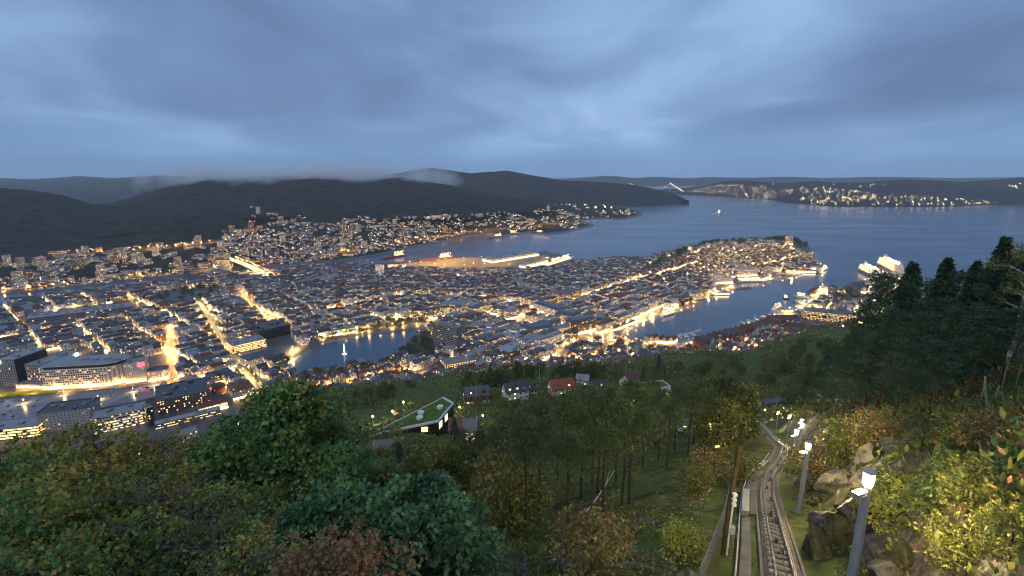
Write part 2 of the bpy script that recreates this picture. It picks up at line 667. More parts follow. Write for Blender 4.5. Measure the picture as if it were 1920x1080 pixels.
loft_hill('hill', [(-700, 330, 12500), (-300, 338, 12500), (-60, 331, 12500), (60, 336, 12500), (150, 330, 12500), (210, 334, 12500), (300, 329, 12500), (420, 333, 12500), (560, 328, 12500), (760, 333, 12500)],
          [(-700, 392, 0), (-300, 392, 0), (-60, 392, 0), (60, 392, 0), (150, 392, 0), (210, 392, 0), (300, 392, 0), (420, 392, 0), (560, 392, 0), (760, 392, 0)],
          'faint distant land in the gap between the two near hills', cols=200, rows=26, seed=51, amp=34, m=mat('haze_pale_land', (0.05, 0.06, 0.065), 0.95, 0.1, var=0.4, scale=0.004))  # paler base colour stands in for haze over the far land
# ------------------------------------------------------------------ the near hillside and the railway bench cut in it
TRK_Y = np.array([-8, 8, 17.1, 24, 32, 40.3, 54, 68, 81.5, 110, 142, 200, 277, 900])
TRK_X = np.array([-1.5, 5.9, 10.6, 14.0, 18.0, 22.6, 31.6, 40.0, 46.2, 60.0, 75.0, 102, 139, 440])


def smooth_track():
    yy = np.arange(-8, 900, 0.5)
    xx = np.interp(yy, TRK_Y, TRK_X)
    k = np.hanning(21)
    k /= k.sum()
    xp = np.concatenate([xx[0] - (np.arange(10, 0, -1)) * (xx[1] - xx[0]), xx, xx[-1] + np.arange(1, 11) * (xx[-1] - xx[-2])])
    return yy, np.convolve(xp, k, 'valid')


TYS, TXS = smooth_track()


def trk_x(y):
    return np.interp(y, TYS, TXS)


def trk_drop(y):
    return 7.16 + 0.47 * np.asarray(y, float)


EDGE_A = np.array([-2.5, -1.0, -0.4, -0.25, 0.1, 0.3, 0.5, 0.63, 2.5])
EDGE_R = np.array([0.60, 0.56, 0.470, 0.438, 0.396, 0.384, 0.362, 0.330, 0.33])


def hill_z(x, y):
    x, y = np.asarray(x, float), np.asarray(y, float)
    yc = np.maximum(y, 1.0)
    a = np.clip(x / np.maximum(y, 60.0), -2.4, 2.4)
    er = np.interp(a, EDGE_A, EDGE_R)
    ye = np.clip(104.6 / (er - 0.12), 250, 560)
    d = 7.16 + 0.47 * np.minimum(y, 270)
    d = d + 0.12 * np.clip(np.minimum(y, ye) - 270, 0, None)
    d = d + 0.47 * np.clip(y - np.maximum(ye, 270), 0, None)
    d = d + 0.27 * np.clip(yc - 25, 0, None) * sstep(0.45, 0.85, -a)
    e = (x - trk_x(y)) * 0.885
    near = 1 - 0.75 * sstep(60, 160, y)
    # the slope to the right of the line: rock cutting, then steep wooded ground
    rk = fbm(x / 3.1 + 5, y / 3.1, 4) - 0.5
    cut = sstep(2.5, 5.2 + 1.5 * rk, e)
    r = cut * 3.6 + 0.50 * np.clip(e - 4.5, 0, 40) + cut * rk * 3.0 * sstep(22, 4, e)
    d = d - r * near
    # to the left the ground drops off a little
    d = d + 0.16 * np.clip(-e - 7, 0, 60) * (1 - sstep(120, 240, y))
    bench = sstep(2.4, 3.6, np.abs(e + 0.9))
    d = d + bench * ((fbm(x / 9, y / 9, 4) - 0.5) * 2.4 + (fbm(x / 2.1, y / 2.1, 3) - 0.5) * 0.7)
    d = d + sstep(60, 200, y) * (fbm(x / 70 + 3, y / 70, 3) - 0.5) * 16 * sstep(6, 30, np.abs(e))
    return CAM_H - np.minimum(d, 335)


def hz1(x, y):
    return float(hill_z(np.array([x]), np.array([y]))[0])


def build_hillside():
    ys = [-5.0]
    while ys[-1] < 860:
        ys.append(ys[-1] + max(0.42, 0.016 * (ys[-1] + 12)))
    ys = np.array(ys)
    A = np.linspace(-1.9, 1.9, 330)
    X = A[None, :] * (ys[:, None] + 13)
    Y = np.repeat(ys[:, None], len(A), 1)
    Z = hill_z(X, Y)
    m = bpy.data.materials.new('hillside')
    m.use_nodes = True
    nt = m.node_tree
    b = nt.nodes['Principled BSDF']
    b.inputs['Roughness'].default_value = 0.9
    b.inputs['Specular IOR Level'].default_value = 0.2
    tc = nt.nodes.new('ShaderNodeTexCoord')

    def noise(s, det, rough=0.6):
        n = nt.nodes.new('ShaderNodeTexNoise')
        n.inputs['Scale'].default_value = s
        n.inputs['Detail'].default_value = det
        n.inputs['Roughness'].default_value = rough
        nt.links.new(tc.outputs['Object'], n.inputs['Vector'])
        return n.outputs['Fac']

    def ramp(f, stops):
        r = nt.nodes.new('ShaderNodeValToRGB')
        el = r.color_ramp.elements
        el[0].position, el[0].color = stops[0][0], (*stops[0][1], 1)
        el[1].position, el[1].color = stops[-1][0], (*stops[-1][1], 1)
        for p, c in stops[1:-1]:
            q = el.new(p)
            q.color = (*c, 1)
        nt.links.new(f, r.inputs[0])
        return r.outputs[0]

    def mix(f, a_, b_):
        n = nt.nodes.new('ShaderNodeMix')
        n.data_type = 'RGBA'
        nt.links.new(f, n.inputs['Factor'])
        nt.links.new(a_, n.inputs['A'])
        nt.links.new(b_, n.inputs['B'])
        return n.outputs['Result']
    grass = ramp(noise(0.35, 8, 0.68), [(0.3, (0.050, 0.042, 0.022)), (0.42, (0.050, 0.058, 0.018)), (0.52, (0.115, 0.155, 0.032)), (0.62, (0.070, 0.095, 0.024)), (0.75, (0.110, 0.100, 0.045))])
    rock = ramp(noise(1.3, 9, 0.7), [(0.3, (0.028, 0.027, 0.026)), (0.5, (0.110, 0.105, 0.098)), (0.7, (0.26, 0.25, 0.235))])
    g = nt.nodes.new('ShaderNodeNewGeometry')
    sx = nt.nodes.new('ShaderNodeSeparateXYZ')
    nt.links.new(g.outputs['Normal'], sx.inputs[0])
    ad = nt.nodes.new('ShaderNodeMath')
    ad.operation = 'MULTIPLY_ADD'
    nt.links.new(noise(0.9, 6, 0.6), ad.inputs[0])
    ad.inputs[1].default_value = 0.5
    nt.links.new(sx.outputs['Z'], ad.inputs[2])
    fac = ramp(ad.outputs[0], [(0.86, (1, 1, 1)), (1.0, (0, 0, 0))])
    nt.links.new(mix(fac, grass, rock), b.inputs['Base Color'])
    bp = nt.nodes.new('ShaderNodeBump')
    bp.inputs['Strength'].default_value = 0.9
    bp.inputs['Distance'].default_value = 0.35
    nt.links.new(noise(2.2, 9, 0.72), bp.inputs['Height'])
    nt.links.new(bp.outputs[0], b.inputs['Normal'])
    me = grid_mesh('hillside', X, Y, Z, m)
    link('hillside', me, kind='structure', label='steep grassy and rocky hillside falling to the town')
    trap(me)


build_hillside()
# ------------------------------------------------------------------ the town
WALLS = [mat('paint_white', (0.62, 0.62, 0.60), 0.6, var=0.12, scale=0.25), mat('paint_cream', (0.52, 0.46, 0.34), 0.65, var=0.14, scale=0.25),
         mat('plaster_grey', (0.34, 0.34, 0.34), 0.7, var=0.18, scale=0.25), mat('brick_brown', (0.20, 0.13, 0.09), 0.75, var=0.2, scale=0.3),
         mat('paint_red', (0.17, 0.055, 0.042), 0.65, var=0.15, scale=0.3), mat('paint_ochre', (0.46, 0.30, 0.12), 0.65, var=0.15, scale=0.3),
         mat('concrete', (0.24, 0.24, 0.235), 0.75, var=0.25, scale=0.2)]
WALL_WORD = ['white', 'cream', 'grey plaster', 'brown brick', 'red', 'ochre', 'concrete']
ROOFS = [mat('slate_wet', (0.075, 0.080, 0.090), 0.36, 0.6, var=0.35, scale=0.35), mat('sheet_grey', (0.22, 0.23, 0.245), 0.34, 0.6, var=0.25, scale=0.2),
         mat('tile_red', (0.150, 0.050, 0.030), 0.55, 0.4, var=0.35, scale=0.5), mat('felt_black', (0.050, 0.052, 0.056), 0.42, 0.5, var=0.4, scale=0.3),
         mat('tile_brown', (0.085, 0.045, 0.033), 0.5, 0.4, var=0.35, scale=0.5), mat('membrane_pale', (0.30, 0.32, 0.34), 0.45, 0.5, var=0.25, scale=0.15)]
ROOF_WORD = ['slate', 'grey metal', 'red tile', 'black felt', 'brown tile', 'pale flat']
WIN = [mat('glass_dark', (0.018, 0.022, 0.030), 0.12, 0.8),
       mat('window_warm', (0.3, 0.2, 0.1), 0.4, emit=(1.0, 0.50, 0.14), estr=1.7, sample=False),
       mat('window_yellow', (0.3, 0.25, 0.1), 0.4, emit=(1.0, 0.66, 0.24), estr=1.5, sample=False),
       mat('window_white', (0.3, 0.3, 0.25), 0.4, emit=(1.0, 0.86, 0.58), estr=1.3, sample=False),
       mat('shop_light', (0.3, 0.25, 0.2), 0.4, emit=(1.0, 0.58, 0.20), estr=8.5, sample=True),
       mat('window_dim', (0.2, 0.15, 0.1), 0.4, emit=(1.0, 0.60, 0.26), estr=0.7, sample=False)]
ALL_M = WALLS + ROOFS + WIN
NW, NR = len(WALLS), len(ROOFS)
TRIM = mat('chimney_stone', (0.16, 0.13, 0.12), 0.8, var=0.2, scale=1.0)


class Bld:
    __slots__ = ('x', 'y', 'z', 'rot', 'w', 'd', 'h', 'roof', 'rh', 'wm', 'rm', 'lit', 'shop', 'zone', 'size', 'fl')

    def __init__(s, **k):
        for a, b in k.items():
            setattr(s, a, b)


def loc2(b, x, y):
    c, s = math.cos(b.rot), math.sin(b.rot)
    return (b.x + x * c - y * s, b.y + x * s + y * c)


def shape_walls(b, mb, mi):
    w, d = b.w / 2, b.d / 2
    q = [loc2(b, *p) for p in ((-w, -d), (w, -d), (w, d), (-w, d))]
    z0, z1 = b.z - 4, b.z + b.h
    for i in range(4):
        j = (i + 1) % 4
        mb.poly([(*q[i], z0), (*q[j], z0), (*q[j], z1), (*q[i], z1)], mi)
    if b.roof == 'gable':
        for s in (-1, 1):
            p, r, t = loc2(b, s * w, -d), loc2(b, s * w, d), loc2(b, s * w, 0)
            tri = [(*p, z1), (*r, z1), (*t, z1 + b.rh)]
            mb.poly(tri if s > 0 else tri[::-1], mi)


def shape_roof(b, mb, mi, mw=0, clutter=True, rg=rnd):
    w, d, z1 = b.w / 2, b.d / 2, b.z + b.h
    o = 0.45
    if b.roof == 'gable':
        for s in (-1, 1):
            k = (d + o) / d
            pts = [(*loc2(b, -w - o, s * d * k), z1 - b.rh * (k - 1)), (*loc2(b, w + o, s * d * k), z1 - b.rh * (k - 1)),
                   (*loc2(b, w + o, 0), z1 + b.rh + 0.12), (*loc2(b, -w - o, 0), z1 + b.rh + 0.12)]
            mb.poly(pts if s < 0 else pts[::-1], mi)
    elif b.roof in ('hip', 'mansard'):
        i = min(d, w) * (0.98 if b.roof == 'hip' else 0.32)
        r0 = [loc2(b, *p) for p in ((-w - o, -d - o), (w + o, -d - o), (w + o, d + o), (-w - o, d + o))]
        r1 = [loc2(b, *p) for p in ((-w + i, -d + i), (w - i, -d + i), (w - i, d - i), (-w + i, d - i))]
        for a in range(4):
            c = (a + 1) % 4
            mb.poly([(*r0[a], z1), (*r0[c], z1), (*r1[c], z1 + b.rh), (*r1[a], z1 + b.rh)], mi)
        mb.poly([(*p, z1 + b.rh) for p in r1], mi)
    else:
        t = 0.5
        for s in (-1, 1):
            mb.box((*loc2(b, 0, s * (d - t / 2)), z1), (b.w, t, 0.7), b.rot, mi)
            mb.box((*loc2(b, s * (w - t / 2), 0), z1), (t, b.d - 2 * t, 0.7), b.rot, mi)
        mb.poly([(*loc2(b, *p), z1 + 0.1) for p in ((-w + t, -d + t), (w - t, -d + t), (w - t, d - t), (-w + t, d - t))], mi)
        if clutter:
            for _ in range(rg.randint(1, 3) + int(b.w * b.d / 500)):
                sx, sy = rg.uniform(2, min(7, b.w * .3)), rg.uniform(2, min(6, b.d * .3))
                mb.box((*loc2(b, rg.uniform(-w + 4, w - 4) if w > 4.5 else 0, rg.uniform(-d + 4, d - 4) if d > 4.5 else 0), z1 + 0.1),
                       (sx, sy, rg.uniform(1.0, 3.2)), b.rot, mw if rg.random() < 0.5 else mi)


def shape_chimneys(b, mb, mi, n, rg=rnd):
    for _ in range(n):
        x = rg.uniform(-b.w * .38, b.w * .38)
        mb.box((*loc2(b, x, rg.uniform(-b.d * .12, b.d * .12)), b.z + b.h + b.rh * 0.55), (0.9, 0.7, b.rh * 0.45 + 1.4), b.rot, mi)


def shape_dormers(b, mb, mi, mr, ml, rg=rnd, n=None):
    if b.roof == 'flat' or b.w < 8:
        return
    k = n or max(1, int(b.w / 5.5))
    for s in (-1, 1):
        for i in range(k):
            if rg.random() < 0.35:
                continue
            x = -b.w / 2 + (i + 0.5) * b.w / k
            y = s * b.d * 0.30
            z = b.z + b.h + b.rh * 0.22
            dw, dh, dd = 1.7, 1.5, b.d * 0.16
            mb.box((*loc2(b, x, y), z), (dw, dd * 2, dh), b.rot, mi, top=mr)
            q = s * (b.d * 0.30 + dd + 0.03)
            pts = [(*loc2(b, x - .55, q), z + .3), (*loc2(b, x + .55, q), z + .3), (*loc2(b, x + .55, q), z + dh - .15), (*loc2(b, x - .55, q), z + dh - .15)]
            mb.poly(pts if s < 0 else pts[::-1], ml if rg.random() < b.lit else 0)


def shape_windows(b, mb, base, rg=rnd, sp=2.6, fh=3.15, ww=1.25, wh=1.6, only_front=False):
    """one quad per window; base = index of the dark glass slot"""
    fl = max(1, int(round(b.h / fh)))
    for side in range(4):
        L, D = (b.w, b.d) if side % 2 == 0 else (b.d, b.w)
        a = b.rot + side * math.pi / 2 - math.pi / 2
        nx, ny = math.cos(a), math.sin(a)
        if only_front and nx * -b.x + ny * -b.y < 0:
            continue
        if not only_front and nx * -b.x + ny * -b.y < -0.55 * math.hypot(b.x, b.y):
            continue
        tx, ty = -ny, nx
        cx, cy = b.x + nx * (D / 2 + 0.05), b.y + ny * (D / 2 + 0.05)
        n = max(1, int((L - 1.0) / sp))
        for f in range(fl):
            z = b.z + (f + 0.30) * b.h / fl
            if f == 0 and b.shop > 0 and rg.random() < b.shop:
                e, hh = L / 2 - 0.6, min(2.7, b.h / fl * 0.8)
                z = b.z + 0.5
                mb.poly([(cx - tx * e, cy - ty * e, z), (cx + tx * e, cy + ty * e, z), (cx + tx * e, cy + ty * e, z + hh), (cx - tx * e, cy - ty * e, z + hh)], base + 4)
                continue
            rowlit = b.lit if rg.random() < 0.75 else min(0.95, b.lit * 2.4)
            for i in range(n):
                u = -L / 2 + (i + 0.5) * L / n
                r = rg.random()
                if r < rowlit:
                    k = rg.choice((1, 1, 2, 2, 3, 5))
                elif only_front and r < rowlit + 0.35:
                    continue
                else:
                    k = 0
                x0, y0, x1, y1 = cx + tx * (u - ww / 2), cy + ty * (u - ww / 2), cx + tx * (u + ww / 2), cy + ty * (u + ww / 2)
                mb.poly([(x0, y0, z), (x1, y1, z), (x1, y1, z + wh), (x0, y0, z + wh)], base + k)


# ---- streets with lamps, parks, and the ground kept free for the big buildings
def pline(pp, z=3):
    return [P(a, b, z) for a, b in pp]


STREETS = [  # bearing points, width, lamp colour, lamp spacing
    ([(372, 572), (395, 605), (430, 658), (460, 702), (498, 750)], 17, 'yellow', 19),
    ([(322, 618), (320, 660), (322, 724)], 12, 'orange', 20),
    ([(448, 553), (470, 580), (512, 612)], 9, 'orange', 20),
    ([(1125, 644), (1180, 649), (1260, 653), (1330, 640), (1400, 617), (1452, 598), (1500, 578), (1535, 552), (1590, 545)], 17, 'warm', 20),
    ([(1125, 641), (1165, 617), (1210, 594), (1262, 580), (1300, 562), (1340, 550), (1380, 533)], 15, 'warm', 20),
    ([(1122, 643), (1060, 614), (1000, 588), (940, 566)], 22, 'warm', 18),
    ([(870, 694), (960, 668), (1060, 652), (1125, 643)], 12, 'warm', 24),
    ([(770, 610), (830, 600), (890, 592), (960, 607), (1050, 637)], 14, 'warm', 18),
    ([(520, 526), (640, 531), (760, 527), (900, 520), (1010, 505)], 10, 'orange', 32),
    ([(-60, 742), (60, 735), (160, 728), (240, 722), (330, 722), (430, 704), (462, 702)], 16, 'orange', 22),
    ([(680, 497), (760, 496), (850, 488), (930, 485), (1000, 480), (1050, 490)], 16, 'orange', 34),
    ([(1330, 523), (1400, 506), (1450, 494), (1500, 482)], 8, 'orange', 34),
    ([(498, 750), (560, 742), (640, 720), (740, 700), (870, 694)], 9, 'warm', 30),
    ([(960, 607), (1000, 588), (1100, 560), (1200, 525), (1300, 500)], 10, 'warm', 36),
    ([(600, 590), (700, 575), (800, 560), (940, 566)], 10, 'warm', 36),
    ([(560, 645), (545, 672), (532, 694)], 8, 'warm', 26), ([(560, 645), (600, 634), (660, 622), (740, 612), (770, 610)], 8, 'warm', 24),
    ([(0, 640), (90, 622), (200, 608), (300, 596), (372, 572)], 9, 'warm', 34),
    ([(70, 690), (150, 660), (250, 640), (322, 618)], 9, 'warm', 34),
    ([(-40, 548), (110, 536), (233, 522), (330, 512), (433, 499)], 10, 'orange', 26),
    ([(540, 489), (640, 479), (760, 457), (880, 437), (1000, 430), (1100, 419)], 8, 'orange', 30),
    ([(60, 500), (200, 484), (330, 478), (430, 470)], 9, 'orange', 30),
    ([(760, 500), (900, 498), (1000, 492), (1060, 487)], 30, 'orange', 34),
]
ST_SEG = []
for pp, wd, colr, spc in STREETS:
    q = pline(pp)
    for a, b in zip(q[:-1], q[1:]):
        ST_SEG.append((a.x, a.y, b.x, b.y, wd))
ST_SEG = np.array(ST_SEG)


def street_dist(x, y):
    ax, ay, bx, by, wd = ST_SEG.T
    ex, ey = bx - ax, by - ay
    t = np.clip(((x - ax) * ex + (y - ay) * ey) / (ex * ex + ey * ey), 0, 1)
    return float(np.min(np.hypot(x - ax - t * ex, y - ay - t * ey) - wd / 2))


KEEP = []      # (outline) polygons that generated houses must stay out of
for pp in ([(745, 668), (745, 655), (800, 622), (820, 640), (815, 668), (790, 680)],          # wood beside the tower block
           [(690, 627), (700, 610), (760, 595), (830, 600), (800, 622)],                      # town park
           [(280, 562), (300, 545), (420, 540), (430, 556), (380, 575), (300, 580)],          # dark avenue trees
           [(1300, 478), (1310, 458), (1400, 452), (1400, 466), (1340, 474)],                 # woods on the headland
           [(1420, 452), (1480, 449), (1515, 459), (1526, 474), (1500, 474), (1430, 462)],
           [(1195, 503), (1250, 486), (1290, 474), (1300, 482), (1215, 505)],
           [(1546, 560), (1560, 540), (1600, 540), (1640, 560), (1610, 572), (1565, 572)],    # fortress mound
           [(-200, 760), (-100, 690), (60, 660), (130, 655), (250, 668), (330, 668), (330, 730), (520, 745), (490, 800), (200, 860), (-200, 900)],
           [(430, 668), (437, 648), (480, 628), (545, 605), (556, 628), (535, 672), (470, 694)],
           [(30, 612), (45, 590), (250, 563), (270, 580), (255, 592), (50, 622)]):
    KEEP.append(outline(pp, 3.0))
for pp in ([(670, 503), (690, 493), (850, 482), (930, 478), (1022, 468), (1080, 484), (1068, 496), (1040, 506), (1000, 507), (900, 509), (760, 507)],   # docks
           [(1290, 648), (1440, 606), (1500, 578), (1490, 600), (1450, 612), (1400, 624), (1330, 645)],
           [(1500, 612), (1500, 575), (1612, 585), (1612, 612)], [(1382, 540), (1385, 515), (1425, 512), (1425, 526)], [(1336, 555), (1338, 520), (1378, 520), (1378, 540)]):
    KEEP.append(outline(pp, 3.0))

G1 = Vector((math.sin(R(40)), math.cos(R(40))))
G2 = Vector((-math.cos(R(40)), math.sin(R(40))))
GROT = math.atan2(G1.y, G1.x)
BLD = []


def free(x, y, r, street=True):
    if street and street_dist(x, y) < r * 0.8:
        return False
    for k in KEEP:
        if inside(k, np.array([x]), np.array([y]))[0]:
            return False
    return True


def zone_at(x, y):
    px, py, dz = proj((x, y, 5))
    if px < -60 or px > 1990 or dz < 0:
        return None
    return px, py


SMALL = [outline(q, 8.0) for q in (
    [(530, 705), (620, 690), (720, 670), (745, 672), (800, 690), (760, 720), (680, 745), (600, 775), (520, 760)],
    [(1130, 655), (1260, 655), (1420, 617), (1480, 600), (1640, 590), (1640, 650), (1480, 690), (1200, 690), (1050, 690), (1050, 668)],
    [(1210, 500), (1300, 480), (1400, 462), (1520, 470), (1500, 500), (1380, 500), (1300, 520), (1220, 540)])]
LIT_DOWNTOWN = outline([(760, 600), (880, 570), (1000, 560), (1120, 545), (1260, 560), (1270, 590), (1130, 645), (1060, 665), (880, 690), (850, 650)], 3.0)


def gen_town():
    rg = random.Random(23)
    A, B, S = 74.0, 52.0, 9.0
    cand = []
    c0 = P(760, 600)
    for i in range(-46, 47):
        for j in range(-46, 47):
            ox = c0.x + G1.x * i * A + G2.x * j * B
            oy = c0.y + G1.y * i * A + G2.y * j * B
            if oy < 420 or oy > 2500 or abs(ox) > 2600:
                continue
            r = zone_at(ox, oy)
            if r is None:
                continue
            small = any(inside(k, np.array([ox]), np.array([oy]))[0] for k in SMALL)
            down = inside(LIT_DOWNTOWN, np.array([ox]), np.array([oy]))[0]
            if small:
                for a in np.arange(-A / 2 + 7, A / 2 - 3, 12.5):
                    for b_ in np.arange(-B / 2 + 6, B / 2 - 3, 13.0):
                        if rg.random() < 0.12:
                            continue
                        cand.append((ox + G1.x * (a + rg.uniform(-2, 2)) + G2.x * (b_ + rg.uniform(-2, 2)),
                                     oy + G1.y * (a + rg.uniform(-2, 2)) + G2.y * (b_ + rg.uniform(-2, 2)),
                                     GROT + rg.choice((0, math.pi / 2)) + rg.uniform(-.25, .25), rg.uniform(8, 13), rg.uniform(7, 9.5), 's'))
            else:
                dep = 15.5 if down else 12.5
                for s in (-1, 1):
                    a = -A / 2 + S / 2
                    while a < A / 2 - S / 2 - 7:
                        wd = min(rg.uniform(11, 21) * (2.6 if down else 1.0), A / 2 - S / 2 - a)
                        b_ = s * (B / 2 - S / 2 - dep / 2)
                        cand.append((ox + G1.x * (a + wd / 2) + G2.x * b_, oy + G1.y * (a + wd / 2) + G2.y * b_, GROT, wd - 0.15, dep + rg.uniform(-1, .5), 'd' if down else 'b'))
                        a += wd
                for s in (-1, 1):
                    if rg.random() < 0.75:
                        a = s * (A / 2 - S / 2 - 6.2)
                        cand.append((ox + G1.x * a, oy + G1.y * a, GROT + math.pi / 2, B - S - 2 * dep - 0.4, 12.0, 'd' if down else 'b'))
                if rg.random() < 0.3:
                    cand.append((ox, oy, GROT, rg.uniform(14, 30), B - S - 2 * dep - 4, 'y'))
    X = np.array([c[0] for c in cand])
    Y = np.array([c[1] for c in cand])
    sc = np.minimum(sdf(CITY, X, Y), -sdf(LAKE, X, Y))
    for c, s in zip(cand, sc):
        x, y, rot, w_, d_, z_ = c
        if s < (9 if z_ == 's' else 15) or not free(x, y, min(w_, d_) / 2 if z_ == 's' else d_ / 2 + 1):
            continue
        z = ground(x, y)
        if z > 62 or hz1(x, y) > 50:
            continue
        far = math.hypot(x, y)
        if z_ == 's':
            h, roof, rh = rg.choice((5.6, 6.2, 8.4)), 'gable', d_ * rg.uniform(.38, .5)
            wm = rg.choices(range(7), (9, 3, 1, 0, 1.5, 1.5, 0))[0]
            rm = rg.choices(range(6), (5, 1, 4, 2, 3, 0))[0]
            b = Bld(x=x, y=y, z=z, rot=rot, w=w_, d=d_, h=h, roof=roof, rh=rh, wm=wm, rm=rm, lit=0.13, shop=0.04, zone='s')
        else:
            if z_ == 'd':
                h = rg.choice((15.5, 18.5, 18.5, 21.5))
                roof = rg.choices(('flat', 'mansard', 'hip'), (4, 5, 1))[0]
                lit, shop = 0.28, 0.75
                wm = rg.choices(range(7), (5, 4, 4, 2, 0.4, 1, 3))[0]
            elif z_ == 'y':
                h, roof, lit, shop = rg.uniform(5, 11), 'flat', 0.1, 0.04
                wm = rg.choices(range(7), (4, 3, 4, 2, 0.5, 1, 3))[0]
            else:
                h = rg.choice((9.5, 12.5, 12.5, 14.5, 15.5))
                roof = rg.choices(('gable', 'mansard', 'flat', 'hip'), (6, 3, 1.6, 0.8))[0]
                lit, shop = 0.13, 0.12
                wm = rg.choices(range(7), (9, 4, 2.5, 1.2, 0.8, 1.2, 0.8))[0]
            rh = {'gable': d_ * .36, 'mansard': 3.4, 'hip': 4.2, 'flat': 0.7}[roof]
            if roof == 'flat':
                rm = rg.choice((1, 3, 1, 5))
            else:
                rm = rg.choices(range(6), (6, 2, 1.3, 3, 1.3, 0))[0]
            b = Bld(x=x, y=y, z=z, rot=rot, w=w_, d=d_, h=h, roof=roof, rh=rh, wm=wm, rm=rm, lit=lit, shop=shop, zone=z_)
        px, py, dz = proj((x, y, z + h / 2))
        b.size = 0 if not (0 < px < 1920 and py < 830) else (b.w + b.d) * (b.h + b.rh) / dz ** 2
        if b.zone == 'y':
            b.size *= 0.3
        BLD.append(b)


gen_town()
BLD.sort(key=lambda b: -b.size)
N_THINGS = 300

# ---- landmarks that the labels of houses refer to
LANDMARKS = [('the tower block', P(836, 660)), ('the lake fountain', P(646, 664)), ('the market square', P(1150, 645)), ('the harbour mouth', P(1480, 520)),
             ('the floodlit block', P(160, 720)), ('the concert hall', P(515, 630)), ('the quay hotel', P(1545, 600)),
             ('the town park', P(760, 606)), ('the ferry quay', P(1020, 500)), ('the lit avenue', P(400, 615)),
             ('the nursery slope', P(640, 740)), ('the white tower', P(713, 520)), ('the west quayside', P(1230, 590))]
KSHORT = {'house': 'house', 'courtyard building': 'yard building', 'commercial block': 'block', 'terraced building': 'terrace'}
ORD = ['nearest', 'second nearest', 'third nearest', 'fourth nearest', 'fifth nearest', 'sixth nearest', 'seventh nearest', 'eighth nearest', 'ninth nearest', 'tenth nearest']


def ordinal(i):
    return ORD[i] if i < 10 else f'{i + 1}th nearest'


def town_things():
    rg = random.Random(5)
    chosen = BLD[:N_THINGS]
    groups = {}
    for b in chosen:
        k = min(range(len(LANDMARKS)), key=lambda i: math.hypot(LANDMARKS[i][1].x - b.x, LANDMARKS[i][1].y - b.y))
        rw = ROOF_WORD[b.rm]
        kind = 'house' if b.zone == 's' else ('courtyard building' if b.zone == 'y' else ('commercial block' if b.zone == 'd' else 'terraced building'))
        shape = {'gable': 'pitched', 'hip': 'hipped', 'mansard': 'steep-sided', 'flat': 'flat'}[b.roof]
        rt = f'{shape} {rw} roof' if b.rm != 5 else 'pale flat roof'
        if b.roof == 'flat':
            rt = {1: 'flat grey roof', 3: 'flat black roof', 5: 'pale flat roof'}[b.rm]
        groups.setdefault((WALL_WORD[b.wm], kind, rt, k), []).append(b)
    for (wl, kind, rt, k), bs in groups.items():
        L = LANDMARKS[k]
        bs.sort(key=lambda b: math.hypot(L[1].x - b.x, L[1].y - b.y))
        for i, b in enumerate(bs):
            lab = f'{wl} {KSHORT[kind]} with {rt}, {ordinal(i)} to {L[0]}'
            name = {'house': 'town_house', 'courtyard building': 'courtyard_building', 'commercial block': 'commercial_block', 'terraced building': 'terraced_building'}[kind]
            root = empty(name, (b.x, b.y, b.z), 0, lab, 'house' if kind == 'house' else 'building', 'buildings of the old town')
            off = (b.x, b.y, b.z)
            sub = Bld(**{a: getattr(b, a) for a in ('w', 'd', 'h', 'roof', 'rh', 'wm', 'rm', 'lit', 'shop', 'zone', 'rot')}, x=b.x, y=b.y, z=b.z)

            def fin(mb, nm, mats, **kw):
                if mb.f:
                    mb.v = [(p[0] - off[0], p[1] - off[1], p[2] - off[2]) for p in mb.v]
                    mb.build(nm, mats, root, **kw)
            m1, m2, m3, m4, m5 = MB(), MB(), MB(), MB(), MB()
            shape_walls(sub, m1, 0)
            fin(m1, 'wall', WALLS[b.wm])
            shape_roof(sub, m2, 0, 1, rg=rg)
            fin(m2, 'roof', [ROOFS[b.rm], WALLS[6]])
            shape_windows(sub, m3, 0, rg)
            fin(m3, 'window_panes', WIN, kind='stuff')
            if b.roof != 'flat':
                shape_chimneys(sub, m4, 0, 1, rg)
                fin(m4, 'chimney', TRIM)
                if b.zone != 's' or b.w > 10:
                    shape_dormers(sub, m5, 1, 2, 3, rg)
                    m5.m = [{0: 0, 1: 1, 2: 2, 3: 3}[q] for q in m5.m]
                    fin(m5, 'dormers', [WIN[0], WALLS[b.wm], ROOFS[b.rm], WIN[2]], kind='stuff')


def town_mass():
    rg = random.Random(6)
    mb = MB()
    for b in BLD[N_THINGS:]:
        shape_walls(b, mb, b.wm)
        shape_roof(b, mb, NW + b.rm, 6, clutter=rg.random() < .6, rg=rg)
        if b.size > 0:
            shape_windows(b, mb, NW + NR, rg, sp=3.4, ww=1.7, wh=1.9, only_front=True)
            if b.roof != 'flat' and rg.random() < .7:
                shape_chimneys(b, mb, 3, 1, rg)
    mb.build('town_houses', ALL_M, kind='stuff', label='mass of small roofs and lit windows filling the farther town', category='houses')


town_things()
town_mass()
# ------------------------------------------------------------------ the suburb on the far shore and the lights on the island
LGT = [mat('lamp_far_warm', (0.3, 0.2, 0.1), 0.5, emit=(1.0, 0.60, 0.22), estr=6, sample=False),
       mat('lamp_far_white', (0.3, 0.3, 0.2), 0.5, emit=(1.0, 0.86, 0.60), estr=6, sample=False),
       mat('lamp_far_orange', (0.3, 0.15, 0.05), 0.5, emit=(1.0, 0.42, 0.10), estr=7, sample=False)]


